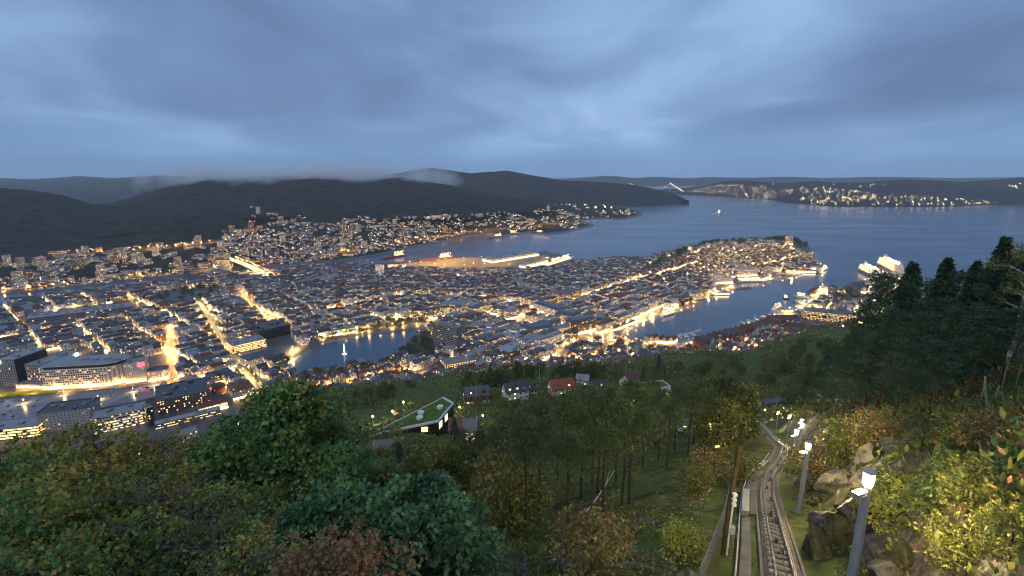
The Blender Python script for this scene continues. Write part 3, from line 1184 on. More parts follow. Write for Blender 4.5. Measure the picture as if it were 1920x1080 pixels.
def west_suburb():
    rg = random.Random(31)
    mb, lamps, trees = MB(), MB(), []
    n = 0
    zones = [([(420, 436), (560, 405), (760, 408), (900, 402), (1040, 390), (1190, 392), (1195, 403), (1080, 412), (1090, 428), (930, 432), (760, 464), (640, 484), (520, 496), (430, 500)], 1300, 0.75),
             ([(-40, 505), (60, 482), (200, 462), (400, 456), (430, 440), (430, 505), (330, 517), (100, 541), (-40, 550)], 430, 1.3),
             ([(400, 398), (470, 388), (560, 402), (480, 420)], 40, .7)]
    for pp, num, big in zones:
        pa = np.array(pp, float)
        lo, hi = pa.min(0), pa.max(0)
        k = 0
        while k < num:
            px, py = rg.uniform(lo[0], hi[0]), rg.uniform(lo[1], hi[1])
            if not inside(pa, np.array([px]), np.array([py]))[0]:
                continue
            k += 1
            # march along the bearing to the slope
            d = ray(px, py)
            hit = None
            for t in TRAPS:
                h = t.ray_cast(Vector((0, 0, CAM_H)) + d * 1250, d)
                if h[0] is not None and (hit is None or h[3] < hit[1]):
                    hit = (h[0], h[3])
            if hit is None or hit[0].z < 1.5 or hit[0].z > 160:
                continue
            q = hit[0]
            if vnoise(np.array(q.x / 120), np.array(q.y / 120)) < 0.3:
                continue
            large = rg.random() < (0.08 if big < 1 else 0.35)
            w_, d_ = (rg.uniform(25, 55), rg.uniform(12, 16)) if large else (rg.uniform(9, 15) * 1.1, rg.uniform(8, 11))
            hgt = rg.choice((9, 12, 15)) if large else rg.choice((5, 6, 7.5))
            if large and rg.random() < .2:
                w_, d_, hgt = 20, 18, 34
            roof = 'flat' if large else 'gable'
            b = Bld(x=q.x, y=q.y, z=q.z, rot=rg.uniform(-.4, .4) + math.atan2(q.x, q.y) * -1 + rg.choice((0, 0, 1.2)), w=w_, d=d_, h=hgt, roof=roof, rh=d_ * .38 if roof == 'gable' else .7,
                    wm=rg.choices(range(7), (9, 3, 2, 1, 1, 1, 1) if not large else (0.5, 1, 4, 3, .3, 1, 4))[0], rm=rg.choice((0, 1, 3, 4, 2)) if not large else rg.choice((1, 3)), lit=.30 if large else .15, shop=.0, zone='w')
            shape_walls(b, mb, b.wm)
            shape_roof(b, mb, NW + b.rm, 6, clutter=False, rg=rg)
            shape_windows(b, mb, NW + NR, rg, sp=4.6, ww=1.7, wh=1.7, only_front=True)
            if rg.random() < 0.8:
                a = rg.uniform(0, 6.28)
                lx, ly = q.x + math.cos(a) * 12, q.y + math.sin(a) * 12
                s = math.hypot(q.x, q.y) / 2500
                lamps.octa((lx, ly, q.z + 7), rg.uniform(.7, 1.6) * s, rg.choice((0, 0, 1, 1, 2)))
            if rg.random() < 0.5:
                trees.append((q.x + rg.uniform(-25, 25), q.y + rg.uniform(-25, 25)))
    mb.build('suburb_houses', ALL_M, kind='stuff', label='hundreds of white houses and blocks scattered over the far shore', category='houses')
    # lights over the island across the fjord and along far shores
    for (pp, num) in (([(1290, 358), (1350, 346), (1440, 346), (1560, 346), (1660, 346), (1690, 362), (1640, 376), (1560, 382), (1440, 374), (1330, 366)], 330),
                      ([(1660, 362), (1800, 352), (1920, 345), (1960, 384), (1750, 386), (1480, 384)], 300),
                      ([(1030, 384), (1190, 385), (1200, 390), (1100, 392)], 30)):
        pa = np.array(pp, float)
        lo, hi = pa.min(0), pa.max(0)
        k = 0
        while k < num:
            px, py = rg.uniform(lo[0], hi[0]), rg.uniform(lo[1], hi[1])
            if not inside(pa, np.array([px]), np.array([py]))[0]:
                continue
            k += 1
            d = ray(px, py)
            hit = None
            for t in TRAPS:
                h = t.ray_cast(Vector((0, 0, CAM_H)) + d * 2500, d)
                if h[0] is not None and (hit is None or h[3] < hit[1]):
                    hit = (h[0], h[3])
            if hit is None or hit[0].z < 1:
                continue
            q = hit[0]
            if vnoise(np.array(q.x / 400 + 9), np.array(q.y / 400)) < 0.33:
                continue
            lamps.octa((q.x, q.y, q.z + 8), rg.choice((.9, 1.2, 1.6, 2.3)) * 2.0, rg.choice((0, 0, 1, 1, 1, 2)))
    lamps.build('far_lights', LGT, kind='stuff', label='specks of warm light over the far shores and the island', category='lights')
    return trees


WEST_TREES = west_suburb()
# ------------------------------------------------------------------ street lamps of the town
LAMP_COL = {'warm': (1.0, 0.57, 0.19), 'yellow': (1.0, 0.66, 0.26), 'orange': (1.0, 0.40, 0.09)}
LAMP_M = {k: mat('street_light_' + k, (0.3, 0.25, 0.2), 0.4, emit=c, estr=s) for (k, c), s in zip(LAMP_COL.items(), (2100, 1700, 2100))}
SPARKLE_M = {k: mat('street_sparkle_' + k, (0.3, 0.25, 0.2), 0.4, emit=c, estr=14, sample=False) for k, c in LAMP_COL.items()}  # glow of the bead added above each hood as visible sparkle
HOOD_M = mat('lamp_hood', (0.05, 0.05, 0.055), 0.5)


def hooded(mb, c, r, hood, light, bulb):
    """a lamp head: opaque hood, glowing face turned down to the street, small bulb bead above the hood, added so the lamp shows as a dot"""
    x, y, z = c
    k = [(x + r * math.cos(a), y + r * math.sin(a)) for a in (0, math.pi / 2, math.pi, math.pi * 1.5)]
    mb.poly([(*p, z) for p in k][::-1], light)
    mb.poly([(x + (p[0] - x) * 1.25, y + (p[1] - y) * 1.25, z + .06) for p in k], hood)
    for i in range(4):
        a, b = k[i], k[(i + 1) % 4]
        mb.poly([(x + (a[0] - x) * 1.25, y + (a[1] - y) * 1.25, z + .06), (x + (b[0] - x) * 1.25, y + (b[1] - y) * 1.25, z + .06), (x, y, z + .35)], hood)
    mb.octa((x, y, z + .45), r * .42, bulb, r * .3)

POLE_M = mat('galvanised', (0.25, 0.26, 0.27), 0.45, 0.5, metal=0.4)


def lamp_meshes():
    pm = MB()
    pm.tube([(0, 0, 0), (0, 0, 8.0)], [0.12, 0.08], 5)
    pole = pm.mesh('pole', POLE_M)
    heads = {}
    for k in LAMP_COL:
        h = MB()
        hooded(h, (0, 0, 8.2), .8, 0, 1, 2)
        heads[k] = h.mesh('lamp_head', [HOOD_M, LAMP_M[k], SPARKLE_M[k]])
    return pole, heads


def ordinal_left(i):
    return ['leftmost', 'second from left', 'third from left', 'fourth from left', 'fifth from left', 'sixth from left', 'seventh from left', 'eighth from left', 'ninth from left', 'tenth from left'][i] if i < 10 else f'{i + 1}th from left'


def lamp_where(px):
    return ('along the harbour front' if px > 1100 else 'in the downtown streets' if px > 740 else 'beside the lake' if px > 480 else 'in the lower left streets')


def town_lamps():
    rg = random.Random(77)
    pole, heads = lamp_meshes()
    spots = []
    for pp, wd, colr, spc in STREETS:
        q = pline(pp)
        side, acc = 1, 0.0
        for a, b in zip(q[:-1], q[1:]):
            L = (b - a).length
            n = Vector((-(b - a).y, (b - a).x, 0)).normalized()
            s = spc - acc
            while s < L:
                p = a + (b - a) * (s / L) + n * (side * (wd / 2 - 1.2)) 
                spots.append((p.x, p.y, colr, (tuple(pp[0]), tuple(pp[-1]))))
                side = -side
                s += spc
            acc = (acc + L) % spc
    extra = []
    c0 = P(760, 600)
    for i in range(-46, 47):           # crossings of the street grid
        for j in range(-46, 47):
            for fx, fy in ((.5, .5), (0, .5), (.5, 0)):
                x = c0.x + G1.x * (i + fx) * 74 + G2.x * (j + fy) * 52
                y = c0.y + G1.y * (i + fx) * 74 + G2.y * (j + fy) * 52
                if y < 500 or y > 2400 or zone_at(x, y) is None or rg.random() < 0.08:
                    continue
                extra.append((x, y, rg.choice(('warm', 'warm', 'orange', 'yellow'))))
    X, Y = np.array([e[0] for e in extra]), np.array([e[1] for e in extra])
    ok = (np.minimum(sdf(CITY, X, Y), -sdf(LAKE, X, Y)) > 3)
    rest = MB()
    mats = [mat('grid_light_' + k, (0.3, 0.25, 0.2), 0.4, emit=c, estr=4200) for k, c in LAMP_COL.items()] + [SPARKLE_M[k] for k in LAMP_COL] + [HOOD_M]
    ki = {k: i for i, k in enumerate(LAMP_COL)}
    for e_, o in zip(extra, ok):
        if o and hz1(e_[0], e_[1]) < 30 and free(e_[0], e_[1], 0, False):
            z = ground(e_[0], e_[1])
            hooded(rest, (e_[0], e_[1], z + 7.5), rg.uniform(.5, .8), 6, ki[e_[2]], 3 + ki[e_[2]])
    spots = [s for s in spots if hz1(s[0], s[1]) < 40 and zone_at(s[0], s[1])]
    spots.sort(key=lambda s: math.hypot(s[0], s[1]))
    near = [(proj((s[0], s[1], 4))[0], s) for s in spots[:300]]
    near.sort(key=lambda q: q[0])
    rank, seen = {}, {}
    for px, s in near:
        w_ = lamp_where(px)
        seen[(w_, s[2])] = seen.get((w_, s[2]), -1) + 1
        rank[s] = (seen[(w_, s[2])], w_)
    for k, (x, y, colr, ends) in enumerate(spots):
        z = ground(x, y)
        if k < 300:
            px, py, _ = proj((x, y, z))
            where = rank[spots[k]][1]
            r = empty('street_lamp', (x, y, z), 0, f'{colr} street lamp {where}, {ordinal_left(rank[spots[k]][0])} of that colour', 'street lamp', 'street lamps ' + where)
            link('pole', pole, r)
            link('lamp_head', heads[colr], r)
        else:
            hooded(rest, (x, y, z + 8.2), .85, 6, ki[colr], 3 + ki[colr])
    rest.build('street_lights', mats, kind='stuff', label='countless small lamps along the farther streets', category='lights')


town_lamps()
# ------------------------------------------------------------------ trees
BARK = mat('bark_dark', (0.040, 0.032, 0.026), 0.9, 0.2, var=0.4, scale=3.0)
BARK_PINE = mat('bark_pine', (0.062, 0.045, 0.034), 0.9, 0.2, var=0.45, scale=2.5)
BARK_BIRCH = mat('bark_birch', (0.42, 0.40, 0.38), 0.8, 0.25, var=0.75, scale=2.2)
BARK_BARE = mat('bark_bare', (0.085, 0.08, 0.078), 0.85, 0.2, var=0.35, scale=3.0)


def leaf_mat(name, c1, c2, isl=0.38, trans=0.3):
    return mat(name, c1, 0.55, 0.3, var=0.25, scale=0.45, color2=c2, island=isl, trans=trans)


LEAF = {'maple': leaf_mat('leaf_maple', (0.063, 0.151, 0.067), (0.151, 0.301, 0.088)),
        'dome': leaf_mat('leaf_dome', (0.057, 0.135, 0.091), (0.127, 0.246, 0.111)),
        'autumn': leaf_mat('leaf_autumn', (0.406, 0.210, 0.044), (0.420, 0.368, 0.073)),
        'olive': leaf_mat('leaf_olive', (0.125, 0.157, 0.040), (0.302, 0.293, 0.060)),
        'russet': leaf_mat('leaf_russet', (0.212, 0.101, 0.056), (0.302, 0.191, 0.091)),
        'pine': leaf_mat('needle_pine', (0.056, 0.095, 0.044), (0.128, 0.171, 0.059), 0.35, 0.15),
        'spruce': leaf_mat('needle_spruce', (0.025, 0.060, 0.040), (0.056, 0.105, 0.052), 0.35, 0.12),
        'wood': leaf_mat('leaf_wood', (0.060, 0.105, 0.036), (0.172, 0.181, 0.044)),
        'town': leaf_mat('leaf_town', (0.048, 0.091, 0.033), (0.121, 0.151, 0.036)),
        'bright': leaf_mat('leaf_bright', (0.242, 0.343, 0.051), (0.400, 0.400, 0.081))}


def leaf_mesh(name, C, N, L, W, material, rs, mats_i=None, droop=0.0):
    """C: (n,3) leaf bases, N: (n,3) directions, L/W: (n,) sizes; each leaf a folded rhombus"""
    n = len(C)
    D = N / (np.linalg.norm(N, axis=1)[:, None] + 1e-9)
    S = np.cross(D, rs.normal(size=(n, 3)))
    S /= np.linalg.norm(S, axis=1)[:, None] + 1e-9
    U = np.cross(S, D)
    L, W = L[:, None], W[:, None]
    v = np.empty((n, 4, 3))
    v[:, 0] = C
    v[:, 1] = C + D * L * .45 + S * W * .5 + U * W * .12
    v[:, 2] = C + D * L
    v[:, 3] = C + D * L * .45 - S * W * .5 + U * W * .12
    v[:, 2, 2] -= (L[:, 0]) * droop
    me = bpy.data.meshes.new(name)
    me.vertices.add(n * 4)
    me.vertices.foreach_set('co', v.astype(np.float32).ravel())
    me.loops.add(n * 4)
    me.loops.foreach_set('vertex_index', np.arange(n * 4, dtype=np.int32))
    me.polygons.add(n)
    me.polygons.foreach_set('loop_start', np.arange(0, n * 4, 4, dtype=np.int32))
    for m in (material if isinstance(material, list) else [material]):
        me.materials.append(m)
    if mats_i is not None:
        me.polygons.foreach_set('material_index', mats_i.astype(np.int32))
    me.update(calc_edges=True)
    return me


def broadleaf(h, cr, n, leaf, kinds, seed, bark=BARK, base=0.28, tips=70, clump=0.16, bare=0.0, top=1.0, cone=False, thin=1.0):
    """trunk mesh and crown mesh of a broadleaved tree of height h and crown radius cr"""
    rg = random.Random(seed)
    rs = np.random.RandomState(seed)
    tb = MB()
    r0 = (0.022 * h + 0.03) * thin
    pts, x, y = [], 0, 0
    for k in range(7):
        z = h * 0.92 * k / 6
        pts.append(Vector((x, y, z - (0.6 if k == 0 else 0))))
        x += rg.uniform(-.03, .03) * h
        y += rg.uniform(-.03, .03) * h
    tb.tube(pts, [r0 * (1 - .85 * k / 6) for k in range(7)], 7)
    C = []
    nl = max(9, int(tips / 5))
    for i in range(nl):
        f = base + (0.95 - base) * (i + .5) / nl
        a = i * 2.4 + rg.uniform(-.4, .4)
        k = min(5, int(f * 6 / .92)) if f * 6 / .92 < 6 else 5
        st = pts[k].lerp(pts[k + 1], min(1, max(0, f * 6 / .92 - k)))
        g = (f - base) / (1 - base)
        prof = (math.sin(math.pi * (0.22 + 0.74 * g)) ** 0.75) * top + (1 - top) * .8
        if cone:
            prof = min(1.0, .62 + 1.6 * g) * (1 - g) ** .95 * 1.3 + .03
        ln = cr * prof * rg.uniform(.75, 1.05)
        mid = st + Vector((math.cos(a) * ln * .5, math.sin(a) * ln * .5, ln * .22))
        end = st + Vector((math.cos(a) * ln, math.sin(a) * ln, ln * rg.uniform(.25, .5)))
        rb = r0 * .42 * (1 - .6 * f)
        tb.tube([st, mid, end], [rb, rb * .6, rb * .22], 5)
        C.append(end)
        for j in range(4):
            q = rg.uniform(.3, .95)
            b0 = st.lerp(mid, q * 2) if q < .5 else mid.lerp(end, q * 2 - 1)
            a2 = a + rg.uniform(-1.3, 1.3)
            l2 = ln * rg.uniform(.25, .5)
            e2 = b0 + Vector((math.cos(a2) * l2, math.sin(a2) * l2, l2 * rg.uniform(-.05, .7)))
            tb.tube([b0, e2], [rb * .4, rb * .12], 4, cap=False)
            C.append(e2)
            if bare:
                for _ in range(3):
                    e3 = e2 + Vector((rg.uniform(-1, 1), rg.uniform(-1, 1), rg.uniform(-.2, 1))) * l2 * .6
                    tb.tube([b0.lerp(e2, .6), e3], [rb * .2, rb * .06], 3, cap=False)
    C.append(pts[-1] + Vector((0, 0, h * .05)))
    C = np.array([tuple(c) for c in C])
    if n:
        ci = rs.randint(0, len(C), n)
        off = rs.normal(size=(n, 3))
        off /= np.linalg.norm(off, axis=1)[:, None]
        rad = cr * clump * 1.7 * rs.uniform(.3, 1, n) ** .5 * (0.6 + 0.8 * rs.rand(len(C)))[ci]
        p = C[ci] + off * rad[:, None] * np.array([1.15, 1.15, .7])
        d = off * 0.7 + rs.normal(size=(n, 3)) * .55 + np.array([0, 0, .10])
        sz = leaf * rs.uniform(.65, 1.3, n)
        mi = None
        ml = [LEAF[k] for k in kinds]
        if len(ml) > 1:
            mi = (rs.randint(0, len(ml), len(C))[ci])
            swap = rs.rand(n) < .25
            mi[swap] = rs.randint(0, len(ml), swap.sum())
        cm = leaf_mesh('crown', p, d, sz, sz * .85, ml, rs, mi, .15)
    else:
        cm = None
    return tb.mesh('trunk', bark), cm


def pine(h, cr, n, seed, bare=0.5, kind='pine'):
    rg = random.Random(seed)
    rs = np.random.RandomState(seed)
    tb = MB()
    r0 = 0.011 * h + .05
    pts = [Vector((rg.uniform(-.012, .012) * h * (k > 0), rg.uniform(-.012, .012) * h * (k > 0), h * k / 5 - (.8 if k == 0 else 0))) for k in range(6)]
    tb.tube(pts, [r0 * (1 - .85 * k / 5) for k in range(6)], 6)
    C, Wt = [], []
    nb = 26
    for i in range(nb):
        f = bare + (1 - bare) * (i + .3) / nb
        a = i * 2.39 + rg.uniform(-.5, .5)
        k = min(4, int(f * 5))
        st = pts[k].lerp(pts[k + 1], f * 5 - k)
        g = (f - bare) / (1 - bare)
        ln = cr * (1 - .72 * g ** 1.5) * rg.uniform(.5, 1.1)
        end = st + Vector((math.cos(a) * ln, math.sin(a) * ln, ln * rg.uniform(-.02, .38)))
        tb.tube([st, st.lerp(end, .5) + Vector((0, 0, ln * .04)), end], [r0 * .3 * (1.1 - f), r0 * .18 * (1.1 - f), r0 * .06], 4, cap=False)
        for q in (.45, .7, .9, 1.0):
            for _ in range(2):
                C.append(tuple(st.lerp(end, q) + Vector((rg.uniform(-1, 1), rg.uniform(-1, 1), rg.uniform(-.1, .4))) * ln * .2))
                Wt.append(.5 + .5 * q)
    for i in range(4):      # dead snags under the crown
        f = bare * rg.uniform(.45, .98)
        a = rg.uniform(0, 6.3)
        k = min(4, int(f * 5))
        st = pts[k].lerp(pts[k + 1], f * 5 - k)
        l = rg.uniform(.5, 1.4)
        tb.tube([st, st + Vector((math.cos(a) * l, math.sin(a) * l, rg.uniform(-.1, .3)))], [.035, .012], 4, cap=False)
    C.append(tuple(pts[-1]))
    Wt.append(1)
    C, Wt = np.array(C), np.array(Wt)
    ci = rs.choice(len(C), n, p=Wt / Wt.sum())
    off = rs.normal(size=(n, 3)) * np.array([1, 1, .45]) * cr * .125
    p = C[ci] + off
    d = off / (np.linalg.norm(off, axis=1)[:, None] + 1e-6) + rs.normal(size=(n, 3)) * .5 + np.array([0, 0, .45])
    L = rs.uniform(.22, .42, n) * (h / 11) ** .5
    cm = leaf_mesh('crown', p, d, L, L * .36, LEAF[kind], rs)
    return tb.mesh('trunk', BARK_PINE), cm


def spruce(h, cr, n, seed, kind='spruce'):
    rg = random.Random(seed)
    rs = np.random.RandomState(seed)
    tb = MB()
    tb.tube([(0, 0, -.6), (0, 0, h * .5), (0, 0, h)], [.013 * h + .03, .008 * h + .02, .01], 6)
    f = rs.rand(n) ** 1.0
    lay = np.round(f * 24) / 24
    z = h * (.07 + .93 * (lay * .8 + f * .2))
    rad = cr * (1 - (z / h)) ** .8 * (.75 + .5 * rs.rand(25)[(lay * 24).astype(int)])
    a = (rs.randint(0, 9, n) * 0.698 + lay * 40 + rs.normal(size=n) * .22)
    q = rs.rand(n) ** .6
    p = np.stack([np.cos(a) * rad * q, np.sin(a) * rad * q, z - rad * q * .30 + rs.normal(size=n) * h * .008], -1)
    d = np.stack([np.cos(a), np.sin(a), np.full(n, -.15)], -1) + rs.normal(size=(n, 3)) * .45
    L = rs.uniform(.6, 1.2, n) * (.05 * h ** .75)
    cm = leaf_mesh('crown', p, d, L * 1.4, L * .5, LEAF[kind], rs, droop=.2)
    return tb.mesh('trunk', BARK), cm


def tree_thing(name, meshes, loc, rz, s, label, group=None, sz=None):
    r = empty(name, loc, rz, label, 'tree', group)
    r.scale = (s, s, sz or s)
    link('trunk', meshes[0], r)
    if meshes[1]:
        link('crown', meshes[1], r)
    return r


def hill_hit(px, py, start=4.0):
    d = ray(px, py)
    h = TRAPS[HILL_TRAP].ray_cast(Vector((0, 0, CAM_H)) + d * start, d)
    return h[0]


HILL_TRAP = len(TRAPS) - 1


def by_depth(px, py_top, depth, sink=0.0):
    """ground point below a tree top seen at (px, py_top) and the tree's height"""
    t = PD(px, py_top, depth)
    g = hz1(t.x, t.y)
    return Vector((t.x, t.y, g - sink)), t.z - g


def by_base(px, py, py_top):
    b = hill_hit(px, py)
    u, v = (px - 960) / 960, (py_top - 540) / 960
    k = b.y / (CT - v * ST)
    return b, (CAM_H - (v * CT + ST) * k) - b.z


def foreground_trees():
    rg = random.Random(3)
    # big green maple and round-headed tree in front of the town
    b, h = by_depth(530, 733, 24)
    m = broadleaf(h * 1.05, 4.3, 20000, 0.22, ['maple', 'maple', 'maple', 'olive'], 4, tips=230, clump=.085, base=.2, cone=True)
    tree_thing('maple_tree', m, b, 0.4, 1, 'tall green maple with pointed top in front of the lower town')
    b, h = by_depth(655, 850, 27)
    m2 = broadleaf(h * .8, 2.7, 9000, 0.24, ['maple', 'dome', 'maple'], 14, tips=150, clump=.12, base=.2)
    tree_thing('maple_tree', m2, b, 1.4, 1, 'dark green maple with lower crown just right of the tallest maple')
    b, h = by_depth(420, 815, 22)
    m2b = broadleaf(h * .78, 2.6, 9000, 0.22, ['maple', 'olive', 'maple'], 15, tips=130, clump=.12, base=.2)
    tree_thing('maple_tree', m2b, b, 2.4, 1, 'small maple with yellowing edges left of the tallest maple')
    b, h = by_depth(800, 893, 17)
    m3 = broadleaf(h * .76, 2.1, 13000, 0.22, ['dome', 'dome', 'maple'], 24, tips=190, clump=.13, base=.12, top=.7)
    tree_thing('round_tree', m3, b, 0.2, 1, 'round-headed blue-green tree at the bottom centre')
    b, h = by_depth(600, 965, 15)
    m4 = broadleaf(h * .8, 2.6, 9000, 0.24, ['maple', 'dome'], 34, tips=150, clump=.14, base=.15, top=.7)
    tree_thing('round_tree', m4, b, 1.2, 1, 'shadowy green tree under the tallest maple at the bottom edge')
    b, h = by_depth(640, 1010, 11.5)
    m5 = broadleaf(h, 1.3, 4200, 0.11, ['russet'], 44, tips=70, clump=.22, base=.3, bark=BARK_BARE, bare=1)
    tree_thing('russet_shrub', m5, b, 0, 1, 'russet twiggy shrub at the bottom edge under the maples')
    b, h = by_depth(720, 895, 24)
    m6 = broadleaf(h * .85, 2.0, 8000, 0.25, ['maple', 'wood'], 45, tips=130, clump=.14, base=.15, top=.8)
    tree_thing('round_tree', m6, b, 0, 1, 'leafy green tree between the tallest maple and the nursery')
    # autumn wood on the left
    au = [broadleaf(8.5, 2.7, 4300, 0.2, ks, 60 + i, tips=140, clump=.115, base=.26, bare=1) for i, ks in
          enumerate((['autumn', 'olive', 'olive'], ['olive', 'olive', 'maple'], ['autumn', 'autumn', 'olive', 'russet'], ['olive', 'maple', 'autumn']))]
    words_ = ['orange-leaved', 'olive-leaved', 'rusty-leaved', 'yellow-green']
    spots = [(95, 785, 21, 0), (25, 828, 18, 1), (155, 822, 22, 3), (230, 805, 26, 2), (300, 835, 25, 2), (350, 840, 22, 1), (60, 860, 15, 2), (140, 880, 15, 1),
             (215, 860, 17, 0), (285, 885, 17, 3), (365, 890, 16, 3), (-20, 900, 12, 1), (95, 930, 12.5, 3), (235, 955, 12.5, 1), (395, 955, 14, 1), (455, 900, 18, 1),
             (40, 1000, 10, 1), (480, 985, 12, 3), (320, 805, 33, 1), (400, 800, 34, 3), (445, 780, 38, 1)]
    cnt = {}
    for px, py, dp, k in spots:
        b, h = by_depth(px, py, dp)
        s = max(.45, h / 9.5)
        i = cnt.get(k, 0)
        cnt[k] = i + 1
        place = ('against the bright office fronts' if py < 840 else 'in the middle of the autumn wood' if py < 940 else 'at the bottom edge of the autumn wood')
        tree_thing('autumn_tree', au[k], b, rg.uniform(0, 6.3), min(s, 1.35), f'{words_[k]} slender tree {place}' if False else
                   f'{words_[k]} {"sapling" if py > 990 else "tree"} {place}, at {px_word(px)}', 'autumn trees of the left wood', sz=s)
    # bare saplings
    bare = broadleaf(5.0, 1.5, 0, .1, ['olive'], 71, bark=BARK_BARE, tips=190, bare=1, thin=.42)
    for px, py, dp, wd in ((310, 870, 13, 'centre of the autumn wood'), (345, 985, 10, 'bottom edge beside the maple')):
        b, h = by_depth(px, py, dp)
        tree_thing('bare_sapling', bare, b, rg.uniform(0, 6), h / 5.0, f'pale leafless sapling in the {wd}', 'bare saplings')
    return au


def px_word(px):
    f = px / 480
    return ('the far left end' if f < .05 else 'one tenth across' if f < .15 else 'two tenths across' if f < .25 else 'three tenths across' if f < .35 else 'four tenths across' if f < .45 else
            'its middle' if f < .55 else 'six tenths across' if f < .65 else 'seven tenths across' if f < .75 else 'eight tenths across' if f < .85 else 'nine tenths across' if f < .95 else 'its right end')


foreground_trees()


def pines():
    rg = random.Random(8)
    P4 = [pine(11, 2.7, 3000, 80 + i, bare=bf) for i, bf in enumerate((.52, .58, .46, .62))]
    rows = [(985, 1000, 800), (1010, 965, 775), (1065, 985, 765), (1090, 935, 750), (1130, 975, 748), (1180, 945, 735), (1155, 905, 742), (1045, 905, 770), (1205, 885, 735),
            (1235, 865, 742), (1290, 855, 735), (1320, 850, 745), (1265, 845, 738), (960, 935, 795), (930, 945, 812), (1100, 875, 738), (1345, 835, 755), (1020, 880, 765),
            (1140, 860, 730), (1215, 842, 722), (1180, 850, 728), (1300, 832, 728), (1075, 855, 748), (990, 870, 775), (1060, 1005, 830), (1250, 880, 760),
            (900, 890, 815), (870, 880, 812), (945, 880, 790), (1110, 905, 760), (1000, 925, 790), (1165, 960, 775), (1120, 925, 765)]
    rows.sort(key=lambda r: r[0])
    for i, (px, pb, pt) in enumerate(rows):
        b, h = by_base(px, pb, pt)
        tree_thing('pine_tree', P4[i % 4], b, rg.uniform(0, 6), min(1.2, max(.5, h / 12.5)), f'bare-stemmed pine, {ordinal_left(i)} of the central stand above the moss', 'pines of the central stand', sz=h / 10.2)
    # dark pine wood on the right of the railway
    big = [pine(16, 3.1, 3800, 90 + i, bare=.3, kind='spruce') for i in range(3)] + [spruce(15, 3.2, 6500, 95 + i) for i in range(2)]
    right = [(1655, 535, 62, 0), (1625, 590, 60, 1), (1600, 640, 66, 0), (1690, 545, 55, 2), (1710, 515, 60, 3), (1745, 545, 56, 0), (1775, 505, 52, 4), (1800, 530, 50, 1), (1830, 510, 46, 3), (1860, 520, 44, 0), (1883, 468, 46, 4),
             (1915, 500, 44, 1), (1945, 480, 46, 2), (1675, 600, 46, 1), (1730, 600, 42, 2), (1790, 590, 40, 0), (1850, 590, 37, 2), (1640, 640, 47, 2), (1580, 660, 72, 0), (1555, 665, 84, 1), (1905, 590, 36, 1), (1990, 520, 38, 0),
             (1700, 650, 38, 0), (1610, 690, 50, 1), (1760, 650, 37, 1)]
    right.sort(key=lambda r: r[0])
    for i, (px, pt, dp, k) in enumerate(right):
        b, h = by_depth(px, pt, dp)
        s = h / (15 if k < 3 else 14)
        tree_thing('conifer_tree', big[k], b, rg.uniform(0, 6), max(.55, min(s, 1.2)), f'dark conifer, {ordinal_left(i)} of the wood right of the railway', 'dark conifers right of the railway', sz=s)
    # birches among them
    bi = broadleaf(12, 2.4, 3000, .16, ['wood', 'olive'], 99, bark=BARK_BIRCH, base=.5, tips=70, bare=1)
    for i, (px, pb, pt) in enumerate(((1858, 712, 470), (1879, 708, 455), (1895, 690, 480))):
        b, h = by_base(px, pb, pt)
        tree_thing('birch_tree', bi, b, i * 2.1, .8, f'thin white-barked birch, {ordinal_left(i)} of three on the right slope', 'birches on the right slope', sz=h / 12)


pines()


